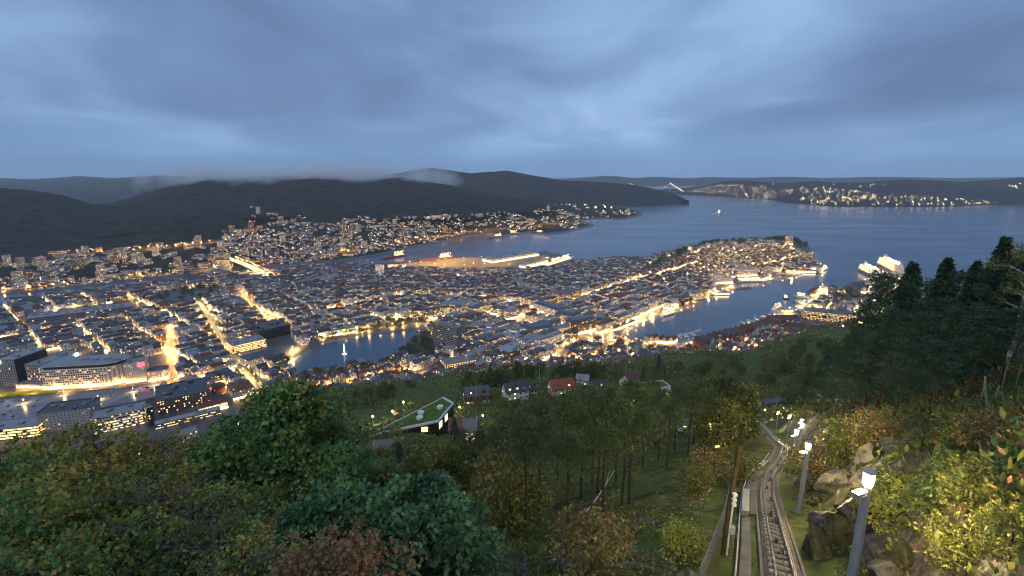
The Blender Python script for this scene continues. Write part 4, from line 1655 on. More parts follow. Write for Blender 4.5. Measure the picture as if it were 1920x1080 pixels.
def mid_wood():
    """broadleaved wood on the middle slopes, between the houses and below the railway"""
    rg = random.Random(12)
    V = [broadleaf(9, 3.6, 2600, .42, ks, 120 + i, tips=90, clump=.15, base=.16, top=.7) for i, ks in
         enumerate((['wood'], ['wood', 'olive'], ['spruce', 'wood'], ['wood', 'town'], ['olive', 'wood']))] + [spruce(12, 2.6, 2600, 131)]
    zones = [([(1130, 700), (1270, 690), (1340, 690), (1420, 690), (1420, 740), (1350, 775), (1250, 760), (1120, 735)], 42, 'above the upper houses'),
             ([(1400, 690), (1470, 665), (1600, 635), (1620, 700), (1560, 760), (1490, 775), (1440, 745)], 48, 'beside the upper railway curve'),
             ([(690, 900), (760, 885), (900, 870), (960, 850), (990, 890), (930, 925), (830, 930), (740, 925)], 30, 'below the nursery roof'),
             ([(560, 770), (620, 755), (690, 735), (760, 720), (800, 715), (740, 745), (690, 770), (640, 805), (560, 800)], 80, 'on the open slope left of the nursery'),
             ([(860, 720), (1000, 704), (1160, 696), (1160, 706), (1010, 716), (880, 735)], 46, 'behind the row of hillside houses'),
             ([(880, 760), (960, 755), (1050, 745), (1120, 740), (1000, 780), (900, 790)], 34, 'in the gardens before the hillside houses'),
             ([(1290, 760), (1400, 770), (1420, 800), (1400, 850), (1330, 850), (1300, 800)], 26, 'left of the railway curve'),
             ([(480, 770), (560, 755), (560, 800), (420, 830), (300, 815)], 16, 'above the bus station roof')]
    for pp, num, where in zones:
        pa = np.array(pp, float)
        lo, hi = pa.min(0), pa.max(0)
        k, tries = 0, 0
        L = []
        while k < num and tries < num * 30:
            tries += 1
            px, py = rg.uniform(lo[0], hi[0]), rg.uniform(lo[1], hi[1])
            if not inside(pa, np.array([px]), np.array([py]))[0]:
                continue
            b = hill_hit(px, py, 30)
            if b is None or b.z < 8:
                continue
            if any(math.hypot(b.x - c[0], b.y - c[1]) < c[2] for c in CLEAR):
                continue
            e = (b.x - float(trk_x(b.y))) * .885
            if abs(e) < 6 and b.y < 270:
                continue
            k += 1
            L.append((px, b))
        L.sort(key=lambda q: q[0])
        for i, (px, b) in enumerate(L):
            low = 'open slope' in where or 'gardens' in where
            s = rg.uniform(.22, .5) if low else rg.uniform(.45, .7) if 'below' in where else rg.uniform(.6, 1.1)
            v = rg.choice((0, 1, 2, 3, 4, 0, 1, 5 if not low else 0))
            kind = 'bush' if low else ('spruce' if v == 5 else 'tree')
            tree_thing('bush' if low else 'wood_tree', V[v], b, rg.uniform(0, 6), s, f'dark green {kind} {where}, {ordinal_left(i)} there', 'trees and bushes ' + where, sz=s * rg.uniform(.85, 1.2))


CLEAR = []
for px, py, r in ((785, 790, 34), (890, 742, 11), (962, 738, 12), (1050, 728, 11), (1100, 722, 9), (1125, 728, 9), (1178, 720, 12), (1228, 738, 16), (715, 770, 30), (866, 815, 13), (680, 790, 14), (905, 790, 14)):
    q_ = hill_hit(px, py, 30)
    CLEAR.append((q_.x, q_.y, r))
mid_wood()


def town_trees():
    rg = random.Random(14)
    V = [broadleaf(10, 4.4, 420, 1.15, ['town'], 140 + i, tips=40, clump=.24, base=.14, top=.6) for i in range(3)]
    zones = [([(750, 664), (752, 652), (800, 624), (815, 640), (812, 666), (790, 676)], 34, 'in the wood beside the grey tower block'),
             ([(690, 622), (705, 606), (800, 596), (830, 602), (795, 616)], 26, 'in the town park by the lake'),
             ([(285, 570), (300, 548), (415, 543), (425, 552), (380, 570), (300, 580)], 34, 'in the dark avenue grove'),
             ([(1305, 474), (1315, 460), (1395, 454), (1400, 464), (1340, 472)], 34, 'in the grove on the headland ridge'),
             ([(1425, 454), (1480, 450), (1512, 460), (1524, 474), (1500, 472), (1430, 461)], 44, 'in the wood at the headland tip'),
             ([(1200, 502), (1250, 486), (1290, 475), (1296, 481), (1215, 504)], 18, 'along the ridge avenue of the headland'),
             ([(1550, 560), (1562, 543), (1600, 542), (1635, 560), (1605, 570), (1565, 570)], 20, 'on the fortress mound'),
             ([(0, 620), (40, 610), (60, 625), (20, 640)], 10, 'left of the long ribbed building'),
             ([(500, 690), (530, 668), (545, 672), (532, 696), (560, 702), (640, 700), (700, 688), (740, 672), (745, 678), (640, 708), (520, 715)], 34, 'along the near lake shore'),
             ([(590, 640), (640, 628), (690, 622), (690, 627), (620, 640)], 10, 'along the far lake shore')]
    for pp, num, where in zones:
        pa = outline(pp, 3.0)
        lo, hi = pa.min(0), pa.max(0)
        L, tries = [], 0
        while len(L) < num and tries < 4000:
            tries += 1
            x, y = rg.uniform(lo[0], hi[0]), rg.uniform(lo[1], hi[1])
            if inside(pa, np.array([x]), np.array([y]))[0] and -sdf(LAKE, np.array([x]), np.array([y]))[0] > 4 and all(math.hypot(x - a, y - b) > 5 for a, b in L):
                L.append((x, y))
        L.sort(key=lambda q: q[0] / q[1])
        for i, (x, y) in enumerate(L):
            s = rg.uniform(.75, 1.3) * (1.55 if 'headland' in where else 1)
            tree_thing('town_tree', V[i % 3], (x, y, ground(x, y)), rg.uniform(0, 6), s, f'dark round tree {where}, {ordinal_left(i)} there', 'trees ' + where)
    # street trees of the avenue
    q = pline(STREETS[0][0])
    k = 0
    for a, b in zip(q[:-1], q[1:]):
        n = Vector((-(b - a).y, (b - a).x, 0)).normalized()
        for s in np.arange(6, (b - a).length, 15):
            for sd in (-1, 1):
                p = a + (b - a) * (s / (b - a).length) + n * sd * 8.5
                tree_thing('town_tree', V[k % 3], (p.x, p.y, ground(p.x, p.y)), k * 1.3, .62, f'small avenue tree, {ordinal(k)} to the grove', 'street trees of the avenue')
                k += 1


town_trees()


def far_trees():
    """woods between the far houses"""
    rs = np.random.RandomState(9)
    C = []
    for x, y in WEST_TREES:
        z = ground(x, y)
        if z > 2:
            k = 26
            o = rs.normal(size=(k, 3)) * np.array([5.5, 5.5, 2.6])
            C.append(np.array([x, y, z + 4]) + o)
    for b in BLD[::9]:
        if b.size and b.zone in 'sb':
            k = 12
            x, y = b.x + rs.uniform(-14, 14), b.y + rs.uniform(-14, 14)
            C.append(np.array([x, y, b.z + 5]) + rs.normal(size=(k, 3)) * np.array([2.2, 2.2, 1.9]))
    C = np.concatenate(C)
    n = len(C)
    me = leaf_mesh('far_woods', C, rs.normal(size=(n, 3)), rs.uniform(2.2, 4.2, n), rs.uniform(2, 3.2, n), LEAF['town'], rs)
    link('far_woods', me, kind='stuff', label='dark tree clumps between the far houses', category='trees')


far_trees()


def undergrowth():
    """heather, bracken, grass and low scrub over the near slope"""
    rs = np.random.RandomState(4)
    n = 52000
    y = 3 + 90 * rs.rand(n) ** 1.7
    x = (rs.rand(n) * 2.3 - 1.0) * (y + 10)
    e = (x - trk_x(y)) * .885
    keep = (np.abs(e + .9) > 2.6)
    x, y, e = x[keep], y[keep], e[keep]
    pat = fbm(x / 4.5, y / 4.5, 3)
    dens = np.clip((pat - .36) * 4, .08, 1)
    steep = (e > 2.2) & (e < 5.6)
    dens = np.where(steep, dens * .35, dens)
    dens = np.where((e < 0) & (pat < .5), dens * .45, dens)
    k = rs.rand(len(x)) < dens
    x, y, e, pat = x[k], y[k], e[k], pat[k]
    z = hill_z(x, y)
    m = 8
    big = np.where(e > 4, 1.25, .7) * (.55 + rs.rand(len(x)) * .9)
    C = np.repeat(np.stack([x, y, z], -1), m, 0)
    B = np.repeat(big, m)
    C += rs.normal(size=C.shape) * np.array([.26, .26, .10]) * B[:, None]
    C[:, 2] += np.abs(rs.normal(size=len(C))) * .22 * B
    N = rs.normal(size=C.shape) * .8 + np.array([0, 0, .7])
    L = rs.uniform(.14, .38, len(C)) * B
    kind = np.digitize(fbm(x / 6 + 40, y / 6, 3) + rs.normal(size=len(x)) * .07, [.40, .47, .53, .60])
    mi = np.repeat(kind, m)
    me = leaf_mesh('undergrowth', C, N, L, L * .42, [LEAF['wood'], LEAF['russet'], LEAF['olive'], LEAF['maple'], LEAF['wood']], rs, mi)
    link('undergrowth', me, kind='stuff', label='bracken, heather and grass covering the near slope', category='undergrowth')
    # a few distinct small shrubs
    sp = spruce(2.4, 1.1, 2600, 150, 'pine')
    sh = broadleaf(2.2, 1.2, 2400, .15, ['bright', 'olive'], 151, tips=60, clump=.26, base=.08, top=.6)
    ol = broadleaf(2.2, 1.3, 2000, .16, ['wood', 'olive'], 152, tips=60, clump=.26, base=.08, top=.6)
    ru = broadleaf(1.8, 1.3, 1700, .14, ['russet', 'olive'], 153, tips=60, clump=.26, base=.08, top=.6)
    for nm, ms, h0, px, py, pt, lab in (
            ('young_spruce', sp, 2.4, 1742, 965, 850, 'young blue-green spruce right of the big lamp'),
            ('young_spruce', sp, 2.4, 1032, 1030, 955, 'young spruce at the foot of the central pines'),
            ('young_spruce', sp, 2.4, 1725, 850, 785, 'young spruce on the slope below the dark conifers'),
            ('shrub', sh, 2.2, 1672, 985, 905, 'yellow-green shrub glowing beside the big lamp'),
            ('shrub', sh, 2.2, 1620, 965, 925, 'small bright shrub on the rock left of the big lamp'),
            ('shrub', sh, 2.2, 1282, 1050, 995, 'yellow-green shrub near the foot of the wooden pole'),
            ('shrub', ol, 2.2, 1505, 905, 860, 'olive shrub on the cutting beside the second lamp'),
            ('shrub', ru, 1.8, 1545, 900, 850, 'russet shrub on top of the cutting'),
            ('shrub', ol, 2.2, 1585, 870, 810, 'olive shrub above the cutting'),
            ('shrub', ru, 1.8, 1640, 850, 800, 'russet shrub below the dark conifers'),
            ('shrub', ol, 2.2, 1810, 970, 890, 'olive shrub right of the young spruce'),
            ('shrub', ol, 2.2, 1800, 850, 790, 'olive shrub under the fence posts'),
            ('shrub', ru, 1.8, 1860, 860, 800, 'russet shrub at the foot of the fence posts'),
            ('shrub', ru, 1.8, 1110, 1060, 985, 'russet shrub on the stony ground at the bottom'),
            ('shrub', ol, 2.2, 960, 1000, 920, 'olive shrub at the left of the central pines'),
            ('shrub', ru, 1.8, 945, 960, 880, 'rusty shrub left of the central pines'),
            ('shrub', ol, 2.2, 1395, 905, 868, 'olive shrub behind the fence'),
            ('shrub', ru, 1.8, 1340, 905, 862, 'russet shrub on the mossy bank'),
            ('shrub', ol, 2.2, 1300, 925, 885, 'low olive shrub on the mossy bank'),
            ('shrub', ol, 2.2, 1890, 1060, 985, 'olive shrub in the bottom right corner'),
            ('shrub', ol, 2.2, 1790, 1065, 1000, 'leafy shrub over the rock at the bottom right')):
        b = hill_hit(px, py)
        if b is None:
            continue
        u, v = (px - 960) / 960, (pt - 540) / 960
        kk = b.y / (CT - v * ST)
        h = max(.5, (CAM_H - (v * CT + ST) * kk) - b.z)
        tree_thing(nm, ms, b, px * .1, h / h0 * 1.05, lab, 'shrubs on the near slope')['category'] = 'shrub'


undergrowth()


def hill_scrub():
    rs = np.random.RandomState(15)
    n = 17000
    y = 80 + 480 * rs.rand(n)
    x = (rs.rand(n) * 1.5 - .62) * y
    e = (x - trk_x(y)) * .885
    ok = (np.abs(e) > 5) & (fbm(x / 26, y / 26, 3) > .45)
    for cx_, cy_, r_ in CLEAR:
        ok &= np.hypot(x - cx_, y - cy_) > r_ * .8
    x, y = x[ok], y[ok]
    z = hill_z(x, y)
    k = 16
    s = rs.uniform(.6, 2.2, len(x)) * (1 + y / 350)
    C = np.repeat(np.stack([x, y, z + s * .5], -1), k, 0)
    S = np.repeat(s, k)
    C += rs.normal(size=C.shape) * np.array([.75, .75, .45]) * S[:, None]
    L = rs.uniform(.5, 1.0, len(C)) * (.5 + .35 * S)
    mi = np.repeat(rs.choice(4, len(x), p=[.4, .25, .15, .2]), k)
    me = leaf_mesh('hill_scrub', C, rs.normal(size=C.shape) + np.array([0, 0, .4]), L, L * .7, [LEAF['wood'], LEAF['olive'], LEAF['russet'], LEAF['pine']], rs, mi)
    link('hill_scrub', me, kind='stuff', label='low dark scrub covering the middle slope', category='scrub')


hill_scrub()
# ------------------------------------------------------------------ the funicular railway
CONC = mat('weathered_concrete', (0.14, 0.135, 0.125), 0.8, 0.3, var=0.3, scale=1.2, bump=0.3, bscale=8)
BED = mat('track_slab', (0.085, 0.078, 0.068), 0.8, 0.3, var=0.4, scale=1.6, bump=0.5, bscale=10)
STEEL = mat('rail_steel', (0.34, 0.31, 0.29), 0.32, 0.5, metal=0.85)
SLEEPER = mat('sleeper_concrete', (0.27, 0.255, 0.23), 0.75, 0.3, var=0.3, scale=2.0)
IRON = mat('cast_iron', (0.015, 0.015, 0.016), 0.5, 0.5)
GREYPOLE = mat('pole_paint_grey', (0.30, 0.32, 0.35), 0.45, 0.5, var=0.1, scale=2)
TIMBER = mat('pole_timber', (0.075, 0.055, 0.028), 0.85, 0.2, var=0.35, scale=1.5)
LAMPGLOW = mat('railway_lamp_glow', (0.9, 0.8, 0.6), 0.4, emit=(1.0, 0.74, 0.34), estr=1250)
BOXGREY = mat('bracket_box', (0.26, 0.26, 0.25), 0.5, 0.4)  # plain grey of the bracket boxes


def tp(y, e=0.0, dz=0.0):
    """point of the railway: y along the view, e metres to the right of the centre line"""
    y, e = float(y), e * 0.60
    tx = float(trk_x(y + .5) - trk_x(y - .5))
    n = math.hypot(tx, 1)
    return Vector((float(trk_x(y)) + e / n, y - e * tx / n, CAM_H - (7.16 + .47 * (y - e * tx / n)) + dz))


def strip(y0, y1, e0, e1, z0, z1, step=1.0):
    mb = MB()
    ys = np.arange(y0, y1 + 1e-6, step)
    for a, b in zip(ys[:-1], ys[1:]):
        p = [tp(a, e0, z1), tp(a, e1, z1), tp(b, e1, z1), tp(b, e0, z1)]
        q = [tp(a, e0, z0), tp(a, e1, z0), tp(b, e1, z0), tp(b, e0, z0)]
        mb.poly(p)
        mb.poly([q[0], p[0], p[3], q[3]])
        mb.poly([p[1], q[1], q[2], p[2]])
    mb.poly([tp(y0, e0, z0), tp(y0, e1, z0), tp(y0, e1, z1), tp(y0, e0, z1)])
    return mb


def railway():
    root = empty('funicular_track', (0, 0, 0), 0, 'narrow funicular railway track with cable rollers descending the hillside', 'railway')
    strip(4, 262, -1.05, 1.05, -.5, .06).build('track_bed', BED, root)
    for e in (-1.25, 1.15):
        strip(4, 262, e - .09, e + .09, -.5, .13).build('kerb', CONC, root)
    for e in (-.5, .5):
        strip(4, 262, e - .045, e + .045, .05, .30).build('rail', STEEL, root)
    for e in (-.66, .66):
        strip(4, 110, e - .02, e + .02, .05, .20).build('guard_rail', STEEL, root)
    sl = MB()
    sl.box((0, 0, 0), (1.02, .2, .10), bottom=False)
    me = sl.mesh('sleeper', SLEEPER)
    y = 5.0
    while y < 75:
        p = tp(y, 0, .05)
        o = link('sleeper', me, root, p)
        t = (tp(y + .3) - tp(y - .3)).normalized()
        o.rotation_euler = (math.asin(t.z), 0, math.atan2(-t.x, t.y))
        y += .72
    far = MB()
    while y < 260:
        far.box(tuple(tp(y, 0, .05)), (1.02, .24, .10), math.atan2(-(tp(y + .5).x - tp(y - .5).x), 1.0))
        y += .9
    far.build('far_sleepers', SLEEPER, root, kind='stuff')
    cb = MB()
    cb.tube([tp(y, .02, .32) for y in np.arange(4, 250, 2.0)], .022, 4)
    cb.build('cable', IRON, root)
    rl = MB()
    rl.tube([(-.06, 0, .14), (.06, 0, .14)], .13, 10)
    rl.box((0, 0, 0), (.30, .4, .06), bottom=True)
    rl.tube([(-.14, -.2, .05), (-.14, .2, .05)], .04, 5)
    rl.tube([(.14, -.2, .05), (.14, .2, .05)], .04, 5)
    rm = rl.mesh('cable_roller', IRON)
    for i, y in enumerate((9, 12.2, 15.6, 19, 20.5, 24.5, 25.8, 30, 34, 38, 42.5, 47, 52, 57, 63, 70, 78)):
        o = link('cable_roller', rm, root, tp(y, -.12 + .24 * (i % 2), .10))
        t = (tp(y + .3) - tp(y - .3)).normalized()
        o.rotation_euler = (math.asin(t.z), 0, math.atan2(-t.x, t.y))
    # walkway and steps on the left
    wk = empty('service_walkway', (0, 0, 0), 0, 'grey concrete service walkway with steps left of the railway track', 'walkway')
    strip(4, 25.6, -2.55, -1.85, -.5, .08).build('slab', CONC, wk)
    strip(25.6, 33.5, -2.65, -1.95, -.5, .34).build('landing', mat('pale_deck', (0.34, 0.33, 0.31), .7, var=.1, scale=3), wk)
    strip(33.5, 44, -2.55, -1.4, -.5, .08).build('slab', CONC, wk)
    strip(44, 50, -2.5, -1.8, -.5, .30).build('landing', MATS['pale_deck'], wk)
    strip(50, 120, -2.3, -1.6, -.5, .08).build('slab', CONC, wk)
    st = MB()
    st.box((0, 0, 0), (.4, .2, .1))
    sm = st.mesh('step', CONC)
    for y in np.arange(26, 33.4, .62):
        link('step', sm, wk, tp(y, -1.62, .05))
    hr = MB()
    hr.tube([tp(y, -2.75, .12) for y in np.arange(4, 60, 1.0)], .035, 5)
    hr.build('edge_pipe', mat('pipe_pale', (.5, .5, .48), .5), wk)
    # concrete pads for the lamp masts stay with the masts; portal at the lower end
    pr = empty('tunnel_portal', (0, 0, 0), 0, 'dark tunnel roof and curved road where the railway dives into the trees', 'tunnel')
    c = tp(262)
    m = MB()
    m.box((c.x, c.y + 6, c.z - 3), (12, 12, 8.5), -.45)
    m.build('portal', mat('dark_roofing', (.03, .032, .036), .45, .5, var=.3, scale=.4), pr)
    m = MB()
    pts = [P(px, py, c.z + 1.5) for px, py in ((1375, 786), (1400, 771), (1425, 764), (1462, 758), (1475, 764), (1440, 771), (1415, 778), (1392, 792))]
    m.prism([(p.x, p.y) for p in pts][::-1], c.z - 3, c.z + 6)
    m.build('road_deck', mat('asphalt_wet', (.05, .052, .056), .35, .5, var=.2, scale=.2), pr)


railway()


def railway_lamps():
    def mast():
        a, b, c, d, e = MB(), MB(), MB(), MB(), MB()
        a.tube([(0, 0, -.5), (0, 0, 2.4), (0, 0, 4.25)], [.15, .14, .115], 12)
        b.tube([(0, 0, 4.25), (0, 0, 4.62)], [.125, .15], 12)
        c.tube([(0, 0, 4.62), (0, 0, 4.68), (0, 0, 4.74)], [.175, .165, .03], 12)
        d.box((-.34, 0, 3.95), (.42, .22, .05), bottom=True)
        d.box((-.34, 0, 4.06), (.42, .22, .05), bottom=True)
        d.box((-.09, 0, 3.96), (.08, .08, .15), bottom=True)
        e.box((0, 0, -.4), (.6, .6, .5))
        f = MB()
        f.tube([(0, 0, 2.2), (0, 0, 2.26)], .125, 8)
        return (a.mesh('mast', GREYPOLE), b.mesh('lamp_glass', LAMPGLOW), c.mesh('lamp_cap', GREYPOLE), d.mesh('bracket_box', BOXGREY), e.mesh('footing', CONC), f.mesh('band', STEEL))
    ms = mast()
    for i, (y, e) in enumerate(((13.2, 3.3), (27.6, 2.5), (41, 2.6), (53, 2.6), (66, 2.6), (84, 3.0), (112, 3.2), (160, 3.2), (225, -4.0))):
        p = tp(y, e)
        if i == 0:
            p = PD(1629, 897, 15.5)
        zt, p.z = p.z, hz1(p.x, p.y)
        lab = ['nearest and tallest-looking railway lamp beside the rock face', 'second railway lamp on its grey mast beside the cutting'][i] if i < 2 else \
            f'small glowing railway lamp on a mast, {["third", "fourth", "fifth", "sixth", "seventh", "eighth", "ninth"][i - 2]} down the line'
        r = empty('railway_lamp', p, .4, lab, 'lamp post', 'lamps along the funicular railway')
        if i == 0:
            r.scale = (1, 1, (zt - p.z) / 4.45)
        for m in ms:
            link(m.name.split('.')[0], m, r)


railway_lamps()


def fences_and_poles():
    f = empty('railway_fence', (0, 0, 0), 0, 'wire mesh fence on grey steel posts left of the railway', 'fence')
    pm = MB()
    pm.tube([(0, 0, -.3), (0, 0, 1.15)], .03, 5)
    me = pm.mesh('post', POLE_M)
    ys = [13.5, 15, 16.6, 18.2, 20, 21.8, 23.6, 25.4, 27.2, 29, 31, 33, 35, 37, 39.2, 41.4, 43.8, 46.4, 49, 52]
    tops = []
    for y in ys:
        p = tp(y, -4.0 - max(0, 24 - y) * .05)
        p.z = hz1(p.x, p.y)
        link('post', me, f, p)
        tops.append(p)
    for k, h in enumerate((.25, .55, .85, 1.12)):
        w_ = MB()
        w_.tube([p + Vector((0, 0, h)) for p in tops], .014, 3)
        w_.build('wire', POLE_M, f)
    ms = MB()
    for a, b in zip(tops[:-1], tops[1:]):
        for q in np.linspace(0, 1, 9)[1:-1]:
            p = a.lerp(b, q)
            ms.tube([p + Vector((0, 0, .1)), p + Vector((0, 0, 1.12))], .007, 3, cap=False)
    ms.build('mesh_wires', POLE_M, f, kind='stuff')
    for px, pb, pt, r, lab in ((1356, 1040, 838, .13, 'tall leaning timber pole left of the railway fence'), (1374, 905, 805, .16, 'shorter dark timber pole behind the fence')):
        b = hill_hit(px, pb)
        v = (pt - 540) / 960
        k = b.y / (CT - v * ST)
        h = CAM_H - (v * CT + ST) * k - b.z
        m = MB()
        m.tube([(0, 0, -.5), (.05, 0, h * .5), (.22, 0, h)], [r, r * .9, r * .75], 8)
        m.build('timber_pole', TIMBER, None, label=lab, category='pole').location = b
    b = hill_hit(1362, 1042)
    r = empty('camera_mast', b, 0, 'thin white mast with small camera boxes beside the timber pole', 'mast')
    a, c, d = MB(), MB(), MB()
    a.tube([(0, 0, -.4), (.02, 0, 1.5), (.06, 0, 2.9)], .04, 6)
    a.build('mast', mat('white_paint', (.7, .7, .7), .45), r)
    for z in (2.5, 2.72, 2.95):
        c.box((.05, -.06, z), (.16, .16, .12), bottom=True)
    c.build('camera_housing', MATS['white_paint'], r)
    d.box((.12, 0, 1.1), (.22, .16, .34), bottom=True)
    d.build('junction_box', mat('box_grey', (.35, .36, .38), .5), r)
    # steel posts of the broken fence high on the right slope
    k = 0
    for px, pb, pt, lean in ((1836, 762, 706, .02), (1853, 776, 706, -.28), (1856, 774, 722, .12), (1878, 731, 674, .0), (1905, 721, 674, .04), (1889, 782, 758, 0), (1913, 812, 776, .06)):
        b = hill_hit(px, pb)
        if b is None:
            continue
        v = (pt - 540) / 960
        q = b.y / (CT - v * ST)
        h = min(3.0, max(.8, CAM_H - (v * CT + ST) * q - b.z))
        m = MB()
        m.tube([(0, 0, -.4), (lean * h, 0, h)], .045, 6)
        o = m.build('fence_post', POLE_M, None, category='post', group='steel posts on the right slope',
                    label=['upright steel post, leftmost on the right slope', 'steel brace leaning left against the leftmost post', 'steel post leaning right beside the brace', 'tall steel post under the birches',
                           'tall steel post at the right edge under the birches', 'short steel stub in the grass below the birches', 'short steel post at the right edge'][k])
        o.location = b
        k += 1


fences_and_poles()

ROCKM = mat('cliff_rock', (0.030, 0.029, 0.028), 0.55, 0.4, var=0.7, scale=1.6, bump=1.0, bscale=6, color2=(0.058, 0.056, 0.052))
MOSSM = mat('mossy_rock', (0.042, 0.045, 0.016), 0.75, 0.3, var=0.65, scale=1.8, bump=1.0, bscale=6, color2=(0.058, 0.060, 0.030))


def rock_mesh(seed, sx, sy, sz):
    rs = np.random.RandomState(seed)
    import bmesh
    bm = bmesh.new()
    bmesh.ops.create_icosphere(bm, subdivisions=4, radius=1)
    pl = [(rs.normal(size=3) * np.array([1, 1, .8]), rs.uniform(.34, .8)) for _ in range(26)]
    pl = [(n / np.linalg.norm(n), d) for n, d in pl]
    for v in bm.verts:
        c = np.array(v.co)
        for n, d in pl:
            k = c @ n - d
            if k > 0:
                c = c - n * k * .97
        f = float(fbm(np.array(c[0] * 3.2 + c[2] * 5.7 + seed), np.array(c[1] * 3.2 - c[2] * 2.1), 4)) - .5
        o = 1 + .34 * f + .05 * math.floor(f * 9) / 9
        v.co = Vector(c * o * np.array([sx, sy, sz]) * 1.35)
    me = bpy.data.meshes.new('rock')
    bm.to_mesh(me)
    bm.free()
    return me


def rocks():
    S = [rock_mesh(i, *s) for i, s in enumerate(((1.2, 1.4, 1.7), (1.6, 1.1, 1.0), (.8, .8, 1.3), (2.2, 1.6, 1.3)))]
    for i, me in enumerate(S):
        me.materials.append(ROCKM if i % 2 else MOSSM)
    L = [(1592, 935, 2, 1.0, 'upright grey boulder on the cutting left of the big lamp'), (1650, 850, 1, 1.0, 'jagged pale rock outcrop above the big lamp'), (1690, 838, 1, .7, 'small rock beside the jagged outcrop'),
         (1560, 985, 3, .8, 'mossy rock ledge beside the railway verge'), (1600, 1010, 0, .85, 'cracked rock face below the big lamp, upper block'), (1545, 1045, 0, .7, 'dark wet rock slab at the bottom of the cutting'),
         (1660, 1030, 3, .5, 'mossy cliff block right of the lamp mast'), (1715, 1050, 0, .4, 'brown cliff block in the bottom right'), (1915, 852, 1, .5, 'grey boulder cut by the right edge'), (1524, 950, 2, .55, 'narrow rock rib beside the second lamp'),
         (1510, 925, 2, .5, 'low rock close behind the second lamp'), (1625, 975, 2, .9, 'tall split rock behind the lamp mast')]
    for px, py, k, s, lab in L:
        b = hill_hit(px, py)
        if b is None:
            continue
        o = link('rock', S[k], None, b - Vector((0, -.3, .25)), label=lab, category='rock', group='rocks of the railway cutting')
        o.scale = (s,) * 3
        o.rotation_euler = (0, 0, px * .37)
    rg = random.Random(6)
    for i in range(26):
        y = 15.5 + i * 1.3 + rg.uniform(-.5, .5)
        p = tp(y, 6.0 + rg.uniform(-.8, 2.2))
        p.z = hz1(p.x, p.y)
        o = link('rock', S[i % 4], None, p - Vector((0, 0, .6)), label=f'jagged block of the rock cutting beside the track, {ordinal(i)} to the camera', category='rock', group='rocks of the railway cutting')
        s = rg.uniform(.45, .85)
        o.scale = (s * rg.uniform(.8, 1.2), s * rg.uniform(.8, 1.3), s * rg.uniform(.8, 1.5))
        o.rotation_euler = (rg.uniform(-.3, .3), rg.uniform(-.3, .3), rg.uniform(0, 6))
    # loose stones on the open ground at the bottom
    rs = np.random.RandomState(2)
    mb = MB()
    for _ in range(1100):
        px, py = rs.uniform(930, 1330), rs.uniform(930, 1085)
        if fbm(np.array(px / 60), np.array(py / 25), 2) < .5:
            continue
        b = hill_hit(px, py)
        if b is None:
            continue
        r = rs.uniform(.04, .15)
        n0 = len(mb.v)
        mb.octa((b.x, b.y, b.z + r * .2), r, 0, r * .6)
        for j in range(n0, len(mb.v)):
            mb.v[j] = tuple(np.array(mb.v[j]) + rs.normal(size=3) * r * .3)
    mb.build('stony_ground', mat('loose_stone', (.12, .12, .12), .7, .4, var=.5, scale=3), kind='stuff', label='loose grey stones on the open ground below the pines', category='stones')
    # fallen birch trunk in the pine stand
    b0, b1 = hill_hit(1100, 960), hill_hit(1152, 905)
    m = MB()
    m.tube([b0 - Vector((0, 0, 0)), b0.lerp(b1, .5) + Vector((0, 0, .5)), b1 + Vector((0, 0, 1.3))], [.07, .05, .03], 6)
    m.tube([b0.lerp(b1, .6) + Vector((0, 0, .6)), b0.lerp(b1, .75) + Vector((0, 0, 1.6))], [.05, .02], 5)
    m.build('fallen_trunk', BARK_BIRCH, None, label='pale fallen birch trunk leaning between the pines', category='tree trunk')


rocks()
# ------------------------------------------------------------------ houses on the hillside
FRAME = mat('window_frame_white', (.7, .7, .68), .5)
TURF = mat('turf_roof', (0.085, 0.140, 0.034), .95, .1, var=.45, scale=.5, bump=.5, bscale=3)
LAWN = mat('lawn', (0.055, 0.105, 0.022), .95, .15, var=.35, scale=.35, bump=.4, bscale=5)


def part_box(mb_name, parent, c, s, m, rot=0.0):
    b = MB()
    b.box(c, s, rot, bottom=True)
    return b.build(mb_name, m, parent)


